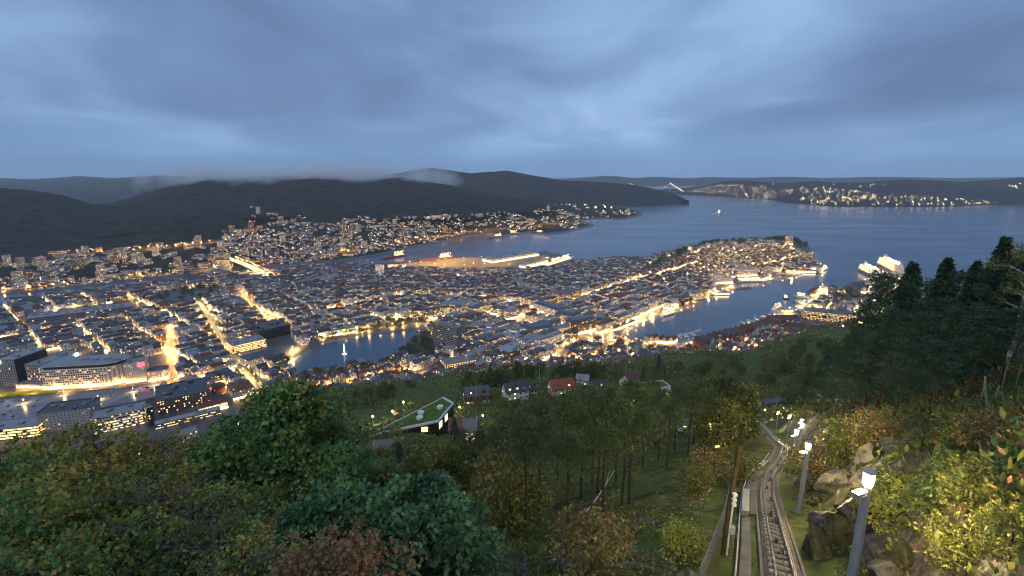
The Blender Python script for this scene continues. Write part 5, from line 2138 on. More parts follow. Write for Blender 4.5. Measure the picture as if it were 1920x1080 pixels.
def hill_house(name, lab, px, py, wpx, ratio, h, rh, rotdeg, wm, rm, lit=(), base=None, chim=1, dorm=0, half=False, lift=0.0):
    """ridge along local x; wpx = apparent length"""
    b = hill_hit(px, py, 30)
    depth = proj(b)[2]
    w = wpx * depth / 960
    d = w * ratio
    z0 = hz1(b.x, b.y) + lift
    r = empty(name, (b.x, b.y, z0), R(rotdeg), lab, 'house', 'houses on the hillside')
    m = MB()
    m.box((0, 0, -4), (w, d, 4 + h))
    for s in (-1, 1):
        t = [(s * w / 2, -d / 2, h), (s * w / 2, d / 2, h), (s * w / 2, 0, h + rh)]
        m.poly(t if s > 0 else t[::-1])
    m.build('wall', wm, r)
    if base:
        part_box('base_wall', r, (0, 0, -4), (w + .1, d + .1, 4 + h * .38), base)
    for s in (-1, 1):
        o, k = .5, 1 + .9 / d
        mm = MB()
        q = [(-w / 2 - o, s * d / 2 * k, h - rh * (k - 1)), (w / 2 + o, s * d / 2 * k, h - rh * (k - 1)), (w / 2 + o, 0, h + rh), (-w / 2 - o, 0, h + rh)]
        q2 = [(x, y, z + .25) for x, y, z in q]
        if s > 0:
            q, q2 = q[::-1], q2[::-1]
        mm.poly(q2)
        mm.poly(q[::-1])
        for i in range(4):
            j = (i + 1) % 4
            mm.poly([q[i], q[j], q2[j], q2[i]])
        rf = mm.build('roof', rm if not (half and s > 0) else rm, r)
    for i in range(chim):
        part_box('chimney', r, (-w * .2 + i * w * .4, .2, h + rh * .5), (.8, .7, rh * .5 + 1.3), TRIM)
    for i in range(dorm):
        x = -w / 2 + (i + .5) * w / max(1, dorm)
        dm = part_box('dormer', r, (x, -d * .3, h + rh * .2), (1.9, d * .26, 1.7), wm)
        part_box('dormer_roof', dm, (x, -d * .3, h + rh * .2 + 1.7), (2.3, d * .3, .18), rm)
        part_box('dormer_window', dm, (x, -d * .43 - .02, h + rh * .2 + .4), (1.1, .06, 1.0), WIN[2] if i in lit else WIN[0])
    fl = 2 if h > 4 else 1
    n = max(2, int(w / 3.2))
    k = 0
    for f in range(fl):
        for i in range(n):
            x = -w / 2 + (i + .5) * w / n
            z = .9 + f * h / fl
            wd = part_box('window', r, (x, -d / 2 - .08, z), (1.2, .1, 1.35), FRAME)
            part_box('pane', wd, (x, -d / 2 - .14, z + .1), (1.0, .06, 1.15), WIN[1 + k % 3] if k in lit else WIN[0])
            k += 1
    for s in (-1, 1):
        for f in range(fl + 1):
            z = .9 + f * h / fl
            wd = part_box('window', r, (s * (w / 2 + .08), 0 if f == fl else d * .2, z), (.1, 1.1, 1.3), FRAME)
            part_box('pane', wd, (s * (w / 2 + .14), 0 if f == fl else d * .2, z + .1), (.06, .9, 1.1), WIN[2] if (k % 3 == 0) else WIN[0])
            k += 1
    return r, w, d


hill_house('red_house', 'dark red hillside house with white base and slate roof', 893, 752, 46, .62, 5.6, 4.2, 14, WALLS[4], ROOFS[0], lit=(0,), base=WALLS[0], dorm=2, chim=2)
hill_house('white_house', 'white hillside house with black dormered roof beside the red house', 966, 745, 44, .62, 5.6, 4.6, 20, WALLS[0], ROOFS[3], lit=(0, 1, 5), dorm=3, chim=2)
hill_house('cream_house', 'cream hillside house with orange-red tile roof', 1052, 736, 44, .65, 4.6, 4.6, 16, WALLS[1], mat('tile_orange', (.26, .075, .035), .6, .4, var=.3, scale=.8), lit=(1, 3), dorm=2)
hill_house('small_house', 'small white house with grey roof between cream and gabled houses', 1092, 720, 22, .8, 4.2, 3.0, -10, WALLS[0], ROOFS[1], lit=(1,))
hill_house('black_house', 'dark-roofed hillside house with lit lower window', 1124, 733, 32, .7, 4.4, 3.4, 12, WALLS[2], ROOFS[3], lit=(0, 3), dorm=1)
hill_house('gabled_house', 'white gabled house with steep red-brown roof', 1178, 724, 33, .8, 4.8, 5.2, 52, WALLS[0], mat('tile_maroon', (.16, .045, .04), .55, .4, var=.25, scale=.8), lit=(2,))
hill_house('garage', 'small dark shed beside the white dormered house', 1000, 736, 13, .8, 2.6, 1.6, 10, WALLS[0], ROOFS[3])
hill_house('row_house', 'red tile-roofed half of the semi-detached pair below the nursery', 858, 823, 26, .95, 4.5, 3.6, -4, WALLS[2], MATS['tile_red'], lit=(0,), chim=0)
hill_house('row_house', 'black-roofed half of the semi-detached pair with bright windows', 883, 824, 24, 1.0, 4.6, 3.6, -4, WALLS[0], ROOFS[0], lit=(0, 1, 2, 3), chim=1)
hill_house('white_house', 'pale house half hidden behind the pines, left one', 1283, 815, 36, .7, 4.5, 3.2, 15, WALLS[0], ROOFS[1], lit=(0, 2))
hill_house('white_house', 'pale house half hidden behind the pines, right one', 1318, 800, 34, .7, 4.5, 3.2, -12, WALLS[0], ROOFS[0], lit=(1,))
hill_house('brown_cabin', 'low brown-roofed cabin left of the railway curve', 1342, 842, 32, .7, 2.4, 1.8, 10, WALLS[3], ROOFS[4], lit=(0,), chim=0)
hill_house('dark_house', 'dark roofed house in the trees below the nursery', 722, 870, 34, .7, 3.6, 2.6, 8, WALLS[2], ROOFS[0], lit=(0, 1), chim=0)


def modern_house():
    b = hill_hit(1228, 742, 30)
    dp = proj(b)[2]
    s = dp / 960
    r = empty('modern_house', b, R(14), 'white flat-roofed modern house with turf roof and glowing terrace', 'house', 'houses on the hillside')
    w, d, h = 46 * s, 30 * s, 7.5
    part_box('wall', r, (0, 0, -4), (w, d, 4 + h), WALLS[0])
    m = MB()
    for sx in (-1, 1):
        m.box((sx * (w / 2 - .3), 0, h), (.6, d, .5))
        m.box((0, sx * (d / 2 - .3), h), (w - 1.2, .6, .5))
    m.build('parapet', FRAME, r)
    m = MB()
    m.poly([(-w / 2 + .6, -d / 2 + .6, h + .25), (w / 2 - .6, -d / 2 + .6, h + .25), (w / 2 - .6, d / 2 - .6, h + .25), (-w / 2 + .6, d / 2 - .6, h + .25)])
    m.build('turf_roof', TURF, r)
    part_box('wing', r, (-w * .48, -d * .55, -4), (w * .55, d * .5, 4 + 3.4), WALLS[0])
    part_box('wing_roof', r, (-w * .48, -d * .55, 3.4), (w * .57, d * .52, .3), TURF)
    for x, z, k in ((-w * .36, 4.3, 2), (-w * .1, 4.4, 0), (w * .16, 4.4, 0), (w * .36, 1.2, 2), (w * .1, 1.0, 0)):
        wd = part_box('window', r, (x, -d / 2 - .06, z), (2.4, .12, 1.9), FRAME)
        part_box('pane', wd, (x, -d / 2 - .14, z + .12), (2.15, .06, 1.65), WIN[k])
    for x in (-.3, 0.0, .3):
        part_box('terrace_lamp', r, (x * w, -d / 2 - .5, 3.2), (.5, .3, .2), WIN[4])


modern_house()


def nursery():
    g = hill_hit(800, 808, 30)
    z0 = g.z
    zt = z0 + 6.5
    A, B, C, D = P(690, 818, z0 + 2.0), P(831, 746, zt + .5), P(850, 757, zt + .5), P(822, 790, zt)
    c = (A + B + C + D) / 4
    r = empty('nursery_building', (c.x, c.y, z0), 0, 'wedge-shaped nursery building with turf roof and white roof edge', 'building')
    off = Vector((c.x, c.y, z0))
    q = [p - off for p in (A, D, C, B)]
    m = MB()
    for i in range(4):
        a, b = q[i], q[(i + 1) % 4]
        m.poly([(a.x, a.y, -9), (b.x, b.y, -9), (b.x, b.y, b.z - .1), (a.x, a.y, a.z - .1)])
    m.build('wall', mat('dark_timber', (.035, .022, .016), .7, .3, var=.3, scale=.8), r)
    ctr = sum(q, Vector()) / 4
    m = MB()
    inn = [p.lerp(ctr, .05) + Vector((0, 0, .1)) for p in q]
    m.poly(inn)
    m.build('turf_roof', TURF, r)
    m = MB()
    out = [ctr + (p - ctr) * 1.03 for p in q]
    for i in range(4):
        j = (i + 1) % 4
        a, b, a2, b2 = out[i], out[j], inn[i], inn[j]
        up = Vector((0, 0, .35))
        m.poly([a + up, b + up, b2 + up, a2 + up])
        m.poly([a - up, b - up, b + up, a + up])
        m.poly([b2 - up, a2 - up, a2 + up, b2 + up])
    m.build('roof_edge', WALLS[0], r)
    for f, u in ((.35, .5), (.55, .28), (.74, .62)):
        p = q[0].lerp(q[3], f).lerp(q[1].lerp(q[2], f), u)
        m = MB()
        m.tube([p + Vector((0, 0, -.2)), p + Vector((0, 0, .8))], 1.3, 12)
        m.build('skylight', FRAME, r)
    a, b = q[1], q[2]                      # glazed end
    for f in (.12, .3, .48, .66, .84):
        p = a.lerp(b, f)
        n = Vector(((b - a).y, -(b - a).x, 0)).normalized()
        m = MB()
        t = (b - a).normalized() * 1.5
        t.z = 0
        for lo, hi in ((-3.4, -.8),):
            m.poly([p - t + n * .12 + Vector((0, 0, lo)), p + t + n * .12 + Vector((0, 0, lo)), p + t + n * .12 + Vector((0, 0, hi)), p - t + n * .12 + Vector((0, 0, hi))])
        m.build('window', WIN[3] if f in (.12, .48) else WIN[0], r)
    a, b = q[0], q[1]
    for f in (.55, .68, .80, .92):
        p = a.lerp(b, f)
        n = Vector(((b - a).y, -(b - a).x, 0)).normalized()
        t = (b - a).normalized() * 1.2
        t.z = 0
        m = MB()
        m.poly([p - t + n * .12 + Vector((0, 0, -3)), p + t + n * .12 + Vector((0, 0, -3)), p + t + n * .12 + Vector((0, 0, -1)), p - t + n * .12 + Vector((0, 0, -1))])
        m.build('window', WIN[2] if f == .8 else WIN[0], r)
    # playground behind and lawns beside
    def patch(name, pp, m_, lab, dz):
        # the patch is draped over the slope on a fine grid
        pa = outline(pp, z0)
        lo, hi = pa.min(0), pa.max(0)
        mb = MB()
        st = 1.6
        for x in np.arange(lo[0], hi[0], st):
            for y in np.arange(lo[1], hi[1], st):
                if inside(pa, np.array([x + st / 2]), np.array([y + st / 2]))[0]:
                    xs, ys = np.array([x, x + st, x + st, x]), np.array([y, y, y + st, y + st])
                    zs = hill_z(xs, ys) + dz
                    mb.poly(list(zip(xs, ys, zs)))
        if mb.f:
            mb.build(name, m_, None, kind='structure', label=lab)
    patch('playground', [(735, 800), (728, 785), (748, 766), (775, 756), (800, 757), (795, 765), (760, 783)], mat('play_surface', (.05, .13, .115), .7, var=.5, scale=.3), 'teal rubber playground behind the nursery', .25)
    patch('lawn', [(845, 775), (852, 760), (880, 765), (890, 790), (860, 800), (840, 795)], LAWN, 'lamp-lit lawn at the end of the nursery', .25)
    patch('lawn', [(660, 812), (675, 795), (705, 785), (712, 797), (690, 812)], LAWN, 'lamp-lit lawn at the thin end of the nursery', .25)
    patch('lawn', [(890, 780), (960, 770), (985, 778), (940, 790), (895, 793)], LAWN, 'garden lawn below the red house', .22)
    patch('path', [(640, 830), (655, 815), (705, 783), (735, 760), (770, 750), (772, 754), (738, 766), (710, 790), (662, 825)], mat('gravel_path', (.20, .19, .18), .9, var=.2, scale=1), 'curved grey path round the playground', .3)
    k = 0
    for px, py in ((757, 768), (737, 788), (700, 800), (848, 792), (862, 778), (835, 800), (905, 795)):
        b = hill_hit(px, py, 30)
        e = empty('garden_lamp', b, 0, f'short bright lamp on the nursery grounds, {ordinal_left(k)} of seven', 'lamp post', 'lamps of the nursery grounds')
        m = MB()
        m.tube([(0, 0, -.3), (0, 0, 4.2)], .07, 5)
        m.build('pole', POLE_M, e)
        m = MB()
        m.octa((0, 0, 4.4), .24)
        m.build('lamp_head', mat('garden_light', (.4, .4, .3), .4, emit=(1.0, .78, .28), estr=800), e)
        k += 1
    for i, (px, py, cc) in enumerate(((750, 775, 'paint_red'), (768, 765, 'paint_ochre'), (742, 785, 'paint_ochre'))):
        b = hill_hit(px, py, 30)
        e = empty('play_frame', b, .5 * i, f'small {"red" if i == 0 else "yellow"} climbing frame on the playground, {ordinal_left([1, 2, 0][i])} of three', 'playground frame', 'climbing frames')
        m = MB()
        for sx in (-1, 1):
            for sy in (-1, 1):
                m.tube([(sx * .9, sy * .9, -.3), (sx * .9, sy * .9, 2.6)], .08, 5)
        m.build('posts', TIMBER, e)
        m = MB()
        m.box((0, 0, 1.2), (2.0, 2.0, .15), bottom=True)
        m.build('deck', TIMBER, e)
        m = MB()
        m.poly([(-1.2, -1.2, 2.6), (1.2, -1.2, 2.6), (0, 0, 3.6)])
        m.poly([(1.2, -1.2, 2.6), (1.2, 1.2, 2.6), (0, 0, 3.6)])
        m.poly([(1.2, 1.2, 2.6), (-1.2, 1.2, 2.6), (0, 0, 3.6)])
        m.poly([(-1.2, 1.2, 2.6), (-1.2, -1.2, 2.6), (0, 0, 3.6)])
        m.build('roof', MATS[cc], e)
    # flag poles
    for i, (px, pb, pt, nm) in enumerate(((893, 758, 712, 'beside the red house'), (1011, 726, 690, 'beside the dark shed'), (1172, 700, 680, 'behind the gabled house'), (893, 792, 770, 'below the nursery lawn'), (1140, 726, 706, 'by the dark-roofed house'))):
        b = hill_hit(px, pb, 30)
        v = (pt - 540) / 960
        h = CAM_H - (v * CT + ST) * b.y / (CT - v * ST) - b.z
        m = MB()
        m.tube([(0, 0, -.4), (0, 0, max(5, h))], [.10, .06], 6)
        m.octa((0, 0, max(5, h) + .1), .14)
        m.build('flagpole', MATS['white_paint'], None, label='thin white flagpole ' + nm, category='flagpole', group='garden flagpoles').location = b


nursery()
# ------------------------------------------------------------------ large buildings of the town
FLOOD = mat('floodlight_strip', (.5, .45, .4), .4, emit=(1.0, .64, .28), estr=30)
FLOOD_O = mat('floodlight_orange', (.5, .35, .2), .4, emit=(1.0, .50, .16), estr=30)
REDGLOW = mat('red_sign', (.4, .02, .02), .4, emit=(1.0, .04, .05), estr=6)
DARKCLAD = mat('dark_cladding', (.03, .028, .03), .5, .5, var=.2, scale=.2)


def front(ax, ay, bx, by, depth, h, z=None):
    """a block whose visible foot runs between two bearings; depth goes away from the viewer"""
    A, B = P(ax, ay, 3), P(bx, by, 3)
    t = (B - A)
    L = t.length
    t.normalize()
    n = Vector((-t.y, t.x, 0))
    if n.dot(A) < 0:
        n = -n
    c = (A + B) / 2 + n * depth / 2
    g = ground(c.x, c.y) if z is None else z
    return Bld(x=c.x, y=c.y, z=g, rot=math.atan2(t.y, t.x), w=L, d=depth, h=h, roof='flat', rh=.7, wm=2, rm=1, lit=.3, shop=0.0, zone='l')


def landmark(name, lab, b, wm, rm, roof='flat', rh=3.0, lit=.25, shop=0.0, sp=2.8, fh=3.3, ww=1.4, wh=1.6, flood=None, cat='building', seed=1, dorm=False, glass=False):
    rg = random.Random(seed)
    b.roof, b.rh, b.lit, b.shop = roof, rh, lit, shop
    r = empty(name, (b.x, b.y, b.z), b.rot, lab, cat)
    s = Bld(x=0, y=0, z=0, rot=0.0, w=b.w, d=b.d, h=b.h, roof=roof, rh=rh, wm=0, rm=0, lit=lit, shop=shop, zone='l')
    m = MB()
    shape_walls(s, m, 0)
    m.build('wall', wm, r)
    m = MB()
    shape_roof(s, m, 0, 1, rg=rg)
    m.build('roof', [rm, WALLS[6]], r)
    w = MB()
    b2 = Bld(x=b.x, y=b.y, z=b.z, rot=b.rot, w=b.w, d=b.d, h=b.h, roof=roof, rh=rh, wm=0, rm=0, lit=lit, shop=shop, zone='l')
    shape_windows(b2, w, 0, rg, sp=sp, fh=fh, ww=ww, wh=wh)
    ca, sa = math.cos(-b.rot), math.sin(-b.rot)
    w.v = [((x - b.x) * ca - (y - b.y) * sa, (x - b.x) * sa + (y - b.y) * ca, z - b.z) for x, y, z in w.v]
    w.build('window_panes', WIN, r, kind='stuff')
    if dorm:
        m = MB()
        shape_dormers(s, m, 1, 2, 3, rg)
        if m.f:
            m.build('dormers', [WIN[0], wm, rm, WIN[2]], r, kind='stuff')
    if flood:
        for side in flood[1]:
            m = MB()
            if side == 'f':
                m.box((0, -b.d / 2 - 2.2, .2), (b.w * .96, .5, .4), bottom=True)
            elif side == 'r':
                m.box((b.w / 2 + 2.2, 0, .2), (.5, b.d * .9, .4), bottom=True)
            else:
                m.box((-b.w / 2 - 2.2, 0, .2), (.5, b.d * .9, .4), bottom=True)
            m.build('floodlights', flood[0], r)
    return r, b


def roof_room(r, b, x, y, w, d, h, m, name='roof_room'):
    q = MB()
    q.box((x * b.w, y * b.d, b.h), (w * b.w, d * b.d, h))
    q.build(name, m, r)


W0, W1, W2, W3, W6 = WALLS[0], WALLS[1], WALLS[2], WALLS[3], WALLS[6]
# the tower block by the lake
r, b = landmark('tower_block', 'tall grey slab tower block beside the lake', front(813, 656, 857, 668, 15, 52), W6, ROOFS[1], lit=.03, sp=2.2, fh=3.4, ww=1.5, wh=1.9, seed=3)
roof_room(r, b, 0, 0, .6, .5, 3.2, W6)
landmark('office_block', 'low wide brown office block right of the tower block', front(838, 700, 893, 690, 26, 15), W3, ROOFS[1], lit=.5, shop=1, seed=4)
landmark('office_block', 'dark flat office block with pale roof beside the tower foot', front(868, 706, 930, 694, 40, 11), W6, ROOFS[1], lit=.15, seed=5)
landmark('office_block', 'tall brown slab office in front of the market streets', front(956, 686, 990, 672, 34, 24), W3, ROOFS[5], lit=.12, fh=3.2, seed=6)
landmark('office_block', 'white striped office with stepped roof beside the brown slab', front(990, 668, 1028, 656, 30, 26), W0, ROOFS[1], lit=.2, fh=3.2, sp=2.2, seed=7)
landmark('office_block', 'grey office with ribbon windows left of the brown slab', front(916, 690, 950, 683, 24, 20), W6, ROOFS[3], lit=.3, seed=8)
landmark('department_store', 'white department store with lit roof edge', front(995, 640, 1040, 632, 40, 22), W0, ROOFS[0], lit=.15, shop=1, roof='mansard', rh=4, flood=(FLOOD, 'fr'), seed=9)
landmark('department_store', 'pale green glazed shopping block with bright street front', front(905, 640, 975, 650, 44, 18), W2, ROOFS[5], lit=.35, shop=1, seed=10)
landmark('bank_building', 'massive ochre stone bank lit orange from below', front(1050, 572, 1090, 562, 36, 26), WALLS[5], ROOFS[0], lit=.25, flood=(FLOOD_O, 'fr'), seed=11)
landmark('corner_block', 'white six-storey corner block on the shopping street', front(1000, 585, 1045, 600, 30, 22), W0, ROOFS[0], roof='mansard', rh=4, lit=.1, shop=1, flood=(FLOOD, 'f'), dorm=True, seed=12)
landmark('corner_block', 'cream and white corner block with dark mansard', front(1040, 603, 1076, 610, 30, 20), W1, ROOFS[0], roof='mansard', rh=4.5, lit=.12, shop=1, flood=(FLOOD, 'fr'), dorm=True, seed=13)
landmark('gabled_block', 'tall brick gabled corner block at the harbour head', front(1076, 628, 1118, 618, 26, 24), W3, ROOFS[0], roof='mansard', rh=5, lit=.15, shop=1, flood=(FLOOD, 'fr'), dorm=True, seed=14)
landmark('office_block', 'dark timber-clad office with roof lights near the park', front(826, 590, 872, 592, 34, 24), W3, ROOFS[1], lit=.5, shop=1, seed=15)
landmark('museum_building', 'brown stone hall with warm entrance at the park', front(752, 594, 795, 592, 36, 14), W3, ROOFS[3], lit=.2, flood=(FLOOD_O, 'r'), seed=16)
landmark('glass_office', 'square glass office lit through behind the tower block', front(876, 628, 920, 630, 34, 20), W6, ROOFS[1], lit=.6, sp=2.2, seed=17)
landmark('white_tower', 'slim white tower glowing in the old town', front(706, 523, 721, 522, 16, 40), W0, W0, lit=.5, sp=2.4, ww=1.3, wh=1.8, flood=(FLOOD, 'fr'), seed=18)
landmark('concert_hall', 'dark faceted concert hall above the lake avenue', front(487, 640, 545, 626, 60, 19), DARKCLAD, ROOFS[3], lit=.02, seed=19)
landmark('lit_office', 'dark-roofed office with every floor glowing yellow on the avenue', front(437, 664, 500, 650, 40, 15), DARKCLAD, ROOFS[1], lit=.92, sp=2.0, ww=1.8, wh=2.0, seed=20)
landmark('terraced_office', 'white stepped building with dark roof near the lake end', front(468, 690, 528, 672, 34, 13), W0, ROOFS[0], roof='hip', rh=6, lit=.1, seed=21)
landmark('museum_building', 'long white museum with red-brown roof on the far lake shore', front(563, 642, 612, 630, 22, 10), W0, ROOFS[2], roof='hip', rh=5, lit=.15, flood=(FLOOD, 'f'), seed=22)
landmark('museum_building', 'turquoise-roofed museum wing on the far lake shore', front(615, 630, 665, 622, 22, 9), W0, mat('copper_roof', (.10, .28, .27), .5, .4, var=.2, scale=.3), lit=.2, flood=(FLOOD, 'f'), seed=23)
landmark('museum_building', 'pale long museum on the lake shore right of the turquoise wing', front(668, 620, 720, 607, 22, 10), W2, ROOFS[0], roof='hip', rh=4, lit=.15, seed=24)
r, b = landmark('ribbed_building', 'very long grey ribbed building with flat roof behind the old streets', front(52, 618, 252, 592, 46, 22), W6, ROOFS[1], lit=.05, fh=3.6, sp=3, ww=2.6, wh=1.5, seed=25)
for i in range(10):
    roof_room(r, b, -.42 + i * .09, .1, .03, .2, 2.0, W6)
landmark('school_building', 'white stepped hospital-like building on the hill', front(563, 552, 636, 536, 24, 17), W0, ROOFS[1], lit=.12, seed=26)
landmark('white_block', 'white tall block in the middle of the old streets', front(335, 640, 375, 632, 26, 20), W0, ROOFS[1], lit=.2, flood=(FLOOD, 'r'), seed=27)
# lower left quarter
r, b = landmark('hotel_tower', 'dark hotel tower with a glowing ring sign on its corner', front(4, 722, 36, 723, 52, 42), W6, ROOFS[1], lit=.06, sp=3.4, ww=1.3, wh=2.4, fh=4, seed=28)
q = MB()
q.box((b.w / 2 + .05, 0, 0), (.5, b.d - .5, b.h - .3))
q.build('dark_side', DARKCLAD, r)


def ring_sign(r, x, y, z, rad, ax):
    q = MB()
    pts = []
    for k in range(25):
        a = 2 * math.pi * k / 24
        pts.append((x + (math.cos(a) * rad if ax == 'x' else 0), y + (math.cos(a) * rad if ax == 'y' else 0), z + math.sin(a) * rad))
    q.tube(pts, rad * .34, 6, cap=False)
    q.build('ring_sign', mat('ring_glow', (.8, .8, .75), .4, emit=(1, .95, .82), estr=9), r)


ring_sign(r, -b.w / 2 + 3.5, -b.d / 2 - .6, b.h - 4, 2.4, 'x')
r, b = landmark('hotel_wing', 'brown and white hotel wing with a glowing ring sign behind', front(54, 722, 82, 724, 62, 34), W6, ROOFS[1], lit=.15, sp=3.2, ww=1.3, wh=2.4, fh=4, seed=29)
q = MB()
q.box((b.w / 2 + .05, 0, 0), (.5, b.d - .5, b.h - .3))
q.build('white_side', W0, r)
ring_sign(r, b.w / 2 + .9, b.d / 2 - 5, b.h - 3.5, 2.4, 'y')
r, b = landmark('foyer', 'glowing glass foyer between the two hotel towers', front(30, 727, 84, 728, 14, 6), W6, ROOFS[1], lit=.9, shop=1, seed=30)


def curved_block():
    """floodlit pale block with a rounded end"""
    A, B = P(84, 729, 3), P(197, 722, 3)
    t = (B - A).normalized()
    n = Vector((-t.y, t.x, 0))
    pts = [A, B]
    rad = 24.0
    c = B + n * rad
    for k in range(1, 13):
        a = -math.pi / 2 + math.pi * .92 * k / 12
        pts.append(c + t * (math.cos(a) * rad) + n * (math.sin(a) * rad))
    pts.append(A + n * rad * 1.9)
    o = (A + B) / 2
    r = empty('curved_office', o, 0, 'pale floodlit office block with rounded end and rows of windows', 'building')
    L = [(p - o) for p in pts]
    h = 29.0
    m = MB()
    m.prism([(p.x, p.y) for p in L], -4, h)
    m.build('wall', mat('pale_render', (.66, .60, .50), .6, var=.08, scale=.2), r)
    m = MB()
    ce = sum(L, Vector()) / len(L)
    m.prism([((p.x - ce.x) * .97 + ce.x, (p.y - ce.y) * .95 + ce.y) for p in L], h, h + 4.2, 1, 0)
    m.build('attic', [ROOFS[1], DARKCLAD], r)
    m = MB()
    m.prism([((p.x - ce.x) * 1.02 + ce.x, (p.y - ce.y) * 1.02 + ce.y) for p in L], h + 4.2, h + 5.0)
    m.build('roof', ROOFS[1], r)
    m = MB()
    for k in range(5):
        m.box((ce.x - 40 + k * 17, ce.y + rnd.uniform(-4, 4), h + 5), (9, 5, 1.6), math.atan2(t.y, t.x))
    m.build('roof_plant', W6, r)
    win, led = MB(), MB()
    rg = random.Random(2)
    for i in range(13):
        a, b_ = L[i], L[i + 1]
        d = (b_ - a)
        ln = d.length
        u = d.normalized()
        nn = Vector((u.y, -u.x, 0))
        k = max(1, int(ln / 3.1))
        for f in range(7):
            z = 4.2 + f * 3.5
            for j in range(k):
                p = a + u * ((j + .5) * ln / k) + nn * .07
                q0, q1 = p - u * .95, p + u * .95
                win.poly([(q0.x, q0.y, z), (q1.x, q1.y, z), (q1.x, q1.y, z + 1.9), (q0.x, q0.y, z + 1.9)], rg.choice((0, 0, 0, 0, 0, 0, 0, 0, 5, 1)))
        p0, p1 = a + nn * 2.2, b_ + nn * 2.2
        led.poly([(p0.x, p0.y, .4), (p1.x, p1.y, .4), (p1.x + nn.x * .7, p1.y + nn.y * .7, .4), (p0.x + nn.x * .7, p0.y + nn.y * .7, .4)])
        for j in range(int(ln / 3.5)):
            p = a + u * ((j + .5) * 3.5) + nn * .25
            win.octa((p.x, p.y, h + 4.6), .28, 6)
    win.build('window_panes', WIN + [mat('eaves_bulb', (.5, .4, .3), .4, emit=(1, .7, .35), estr=12, sample=False)], r, kind='stuff')
    led.build('floodlights', mat('floodlight_gold', (.5, .4, .2), .4, emit=(1.0, .64, .28), estr=34), r)


curved_block()
r, b = landmark('white_office', 'white office with grid of windows and red glowing sign', front(237, 717, 276, 712, 22, 31), W0, ROOFS[1], lit=.06, sp=2.4, fh=3.1, ww=1.1, seed=31, flood=(FLOOD_O, 'f'))
for i in range(3):
    q = MB()
    q.box((b.w * (.20 + .12 * i), -b.d / 2 - .25, b.h - 7.5), (b.w * .09, .3, 6.5), bottom=True)
    q.build('red_sign_bar', REDGLOW, r)
landmark('low_office', 'low white office with two window bands beside the red sign', front(278, 714, 317, 708, 20, 15), W0, ROOFS[3], lit=.25, flood=(FLOOD_O, 'f'), seed=32)
landmark('gabled_hall', 'pale gabled hall left of the glowing courtyard', front(333, 706, 352, 702, 18, 9), W0, ROOFS[0], roof='gable', rh=5, lit=.2, flood=(FLOOD, 'f'), seed=33)
landmark('pink_block', 'pink-lit white block above the station', front(376, 706, 408, 698, 22, 16), W0, ROOFS[0], lit=.3, flood=(FLOOD_O, 'f'), seed=34)
landmark('white_block', 'low white block beside the avenue junction', front(410, 700, 440, 694, 20, 10), W0, ROOFS[3], lit=.1, flood=(FLOOD, 'f'), seed=35)
landmark('red_roofed_block', 'big square building with broad red-brown hipped roof', front(437, 751, 478, 741, 36, 13), W1, ROOFS[2], roof='hip', rh=9, lit=.3, shop=.4, seed=36, dorm=True)
landmark('round_hall', 'dark flat hall above the bright shopping court', front(396, 722, 440, 710, 26, 12), W6, ROOFS[3], lit=.3, shop=1, seed=37)
landmark('mall_building', 'wide dark-roofed shopping centre with glowing stair tower', front(297, 778, 395, 756, 60, 19), W3, ROOFS[3], lit=.22, seed=38)
landmark('gabled_row', 'small white gabled inn with red roof beside the station', front(374, 776, 428, 762, 12, 8), W0, ROOFS[2], roof='gable', rh=5, lit=.4, flood=(FLOOD, 'f'), seed=39)
landmark('wavy_office', 'banded office with rippled front and glowing windows', front(178, 815, 277, 793, 26, 21), W0, ROOFS[1], lit=.35, sp=2.0, ww=1.9, wh=1.5, fh=3.4, seed=40)
landmark('punched_office', 'pale office with small square windows behind the orange tree', front(75, 812, 172, 800, 34, 26), W2, ROOFS[3], lit=.1, sp=3.6, ww=1.2, wh=1.2, fh=3.6, seed=41)
landmark('bright_office', 'brightly lit low glass office at the left edge', front(-60, 832, 74, 818, 30, 14), W6, ROOFS[1], lit=.95, sp=1.9, ww=1.8, wh=2.2, fh=3.4, seed=42)
landmark('stair_tower', 'slim dark stair tower between the banded office and the shopping centre', front(280, 800, 292, 796, 14, 25), DARKCLAD, ROOFS[1], lit=.1, seed=43)
r, b = landmark('platform_canopy', 'long pale platform roof of the station below the hill', front(292, 806, 415, 776, 12, 7), W6, ROOFS[5], lit=.6, sp=3, ww=2.6, wh=1.0, seed=44)
landmark('quay_hotel', 'long dark quay hotel with rows of glowing windows', front(1507, 598, 1606, 608, 38, 19), DARKCLAD, ROOFS[0], lit=.62, sp=2.6, ww=1.3, seed=45)
landmark('warehouse', 'long low warehouse with dark red roof behind the old wharf', front(1475, 622, 1590, 634, 34, 9), WALLS[4], ROOFS[4], roof='gable', rh=8, lit=.12, seed=46)
landmark('warehouse', 'dark red wharf warehouse nearest the quay road', front(1446, 607, 1500, 607, 24, 9), WALLS[4], ROOFS[4], roof='gable', rh=8, lit=.15, seed=47)
landmark('stone_keep', 'old square stone keep on the fortress mound', front(1551, 552, 1567, 554, 20, 20), W6, ROOFS[0], roof='hip', rh=6, lit=.05, seed=48)
landmark('stone_hall', 'long stone hall with steep grey roof beside the keep', front(1601, 546, 1622, 546, 34, 13), W6, ROOFS[0], roof='gable', rh=10, lit=.05, seed=49)
landmark('white_hotel', 'white quayside hotel floodlit at its corners', front(1388, 518, 1420, 516, 40, 22), W0, ROOFS[1], lit=.15, flood=(FLOOD_O, 'fl'), seed=50)
landmark('silo_block', 'tall white silo block on the west quay', front(1340, 531, 1354, 531, 24, 26), W0, ROOFS[1], lit=.08, flood=(FLOOD, 'f'), seed=51)
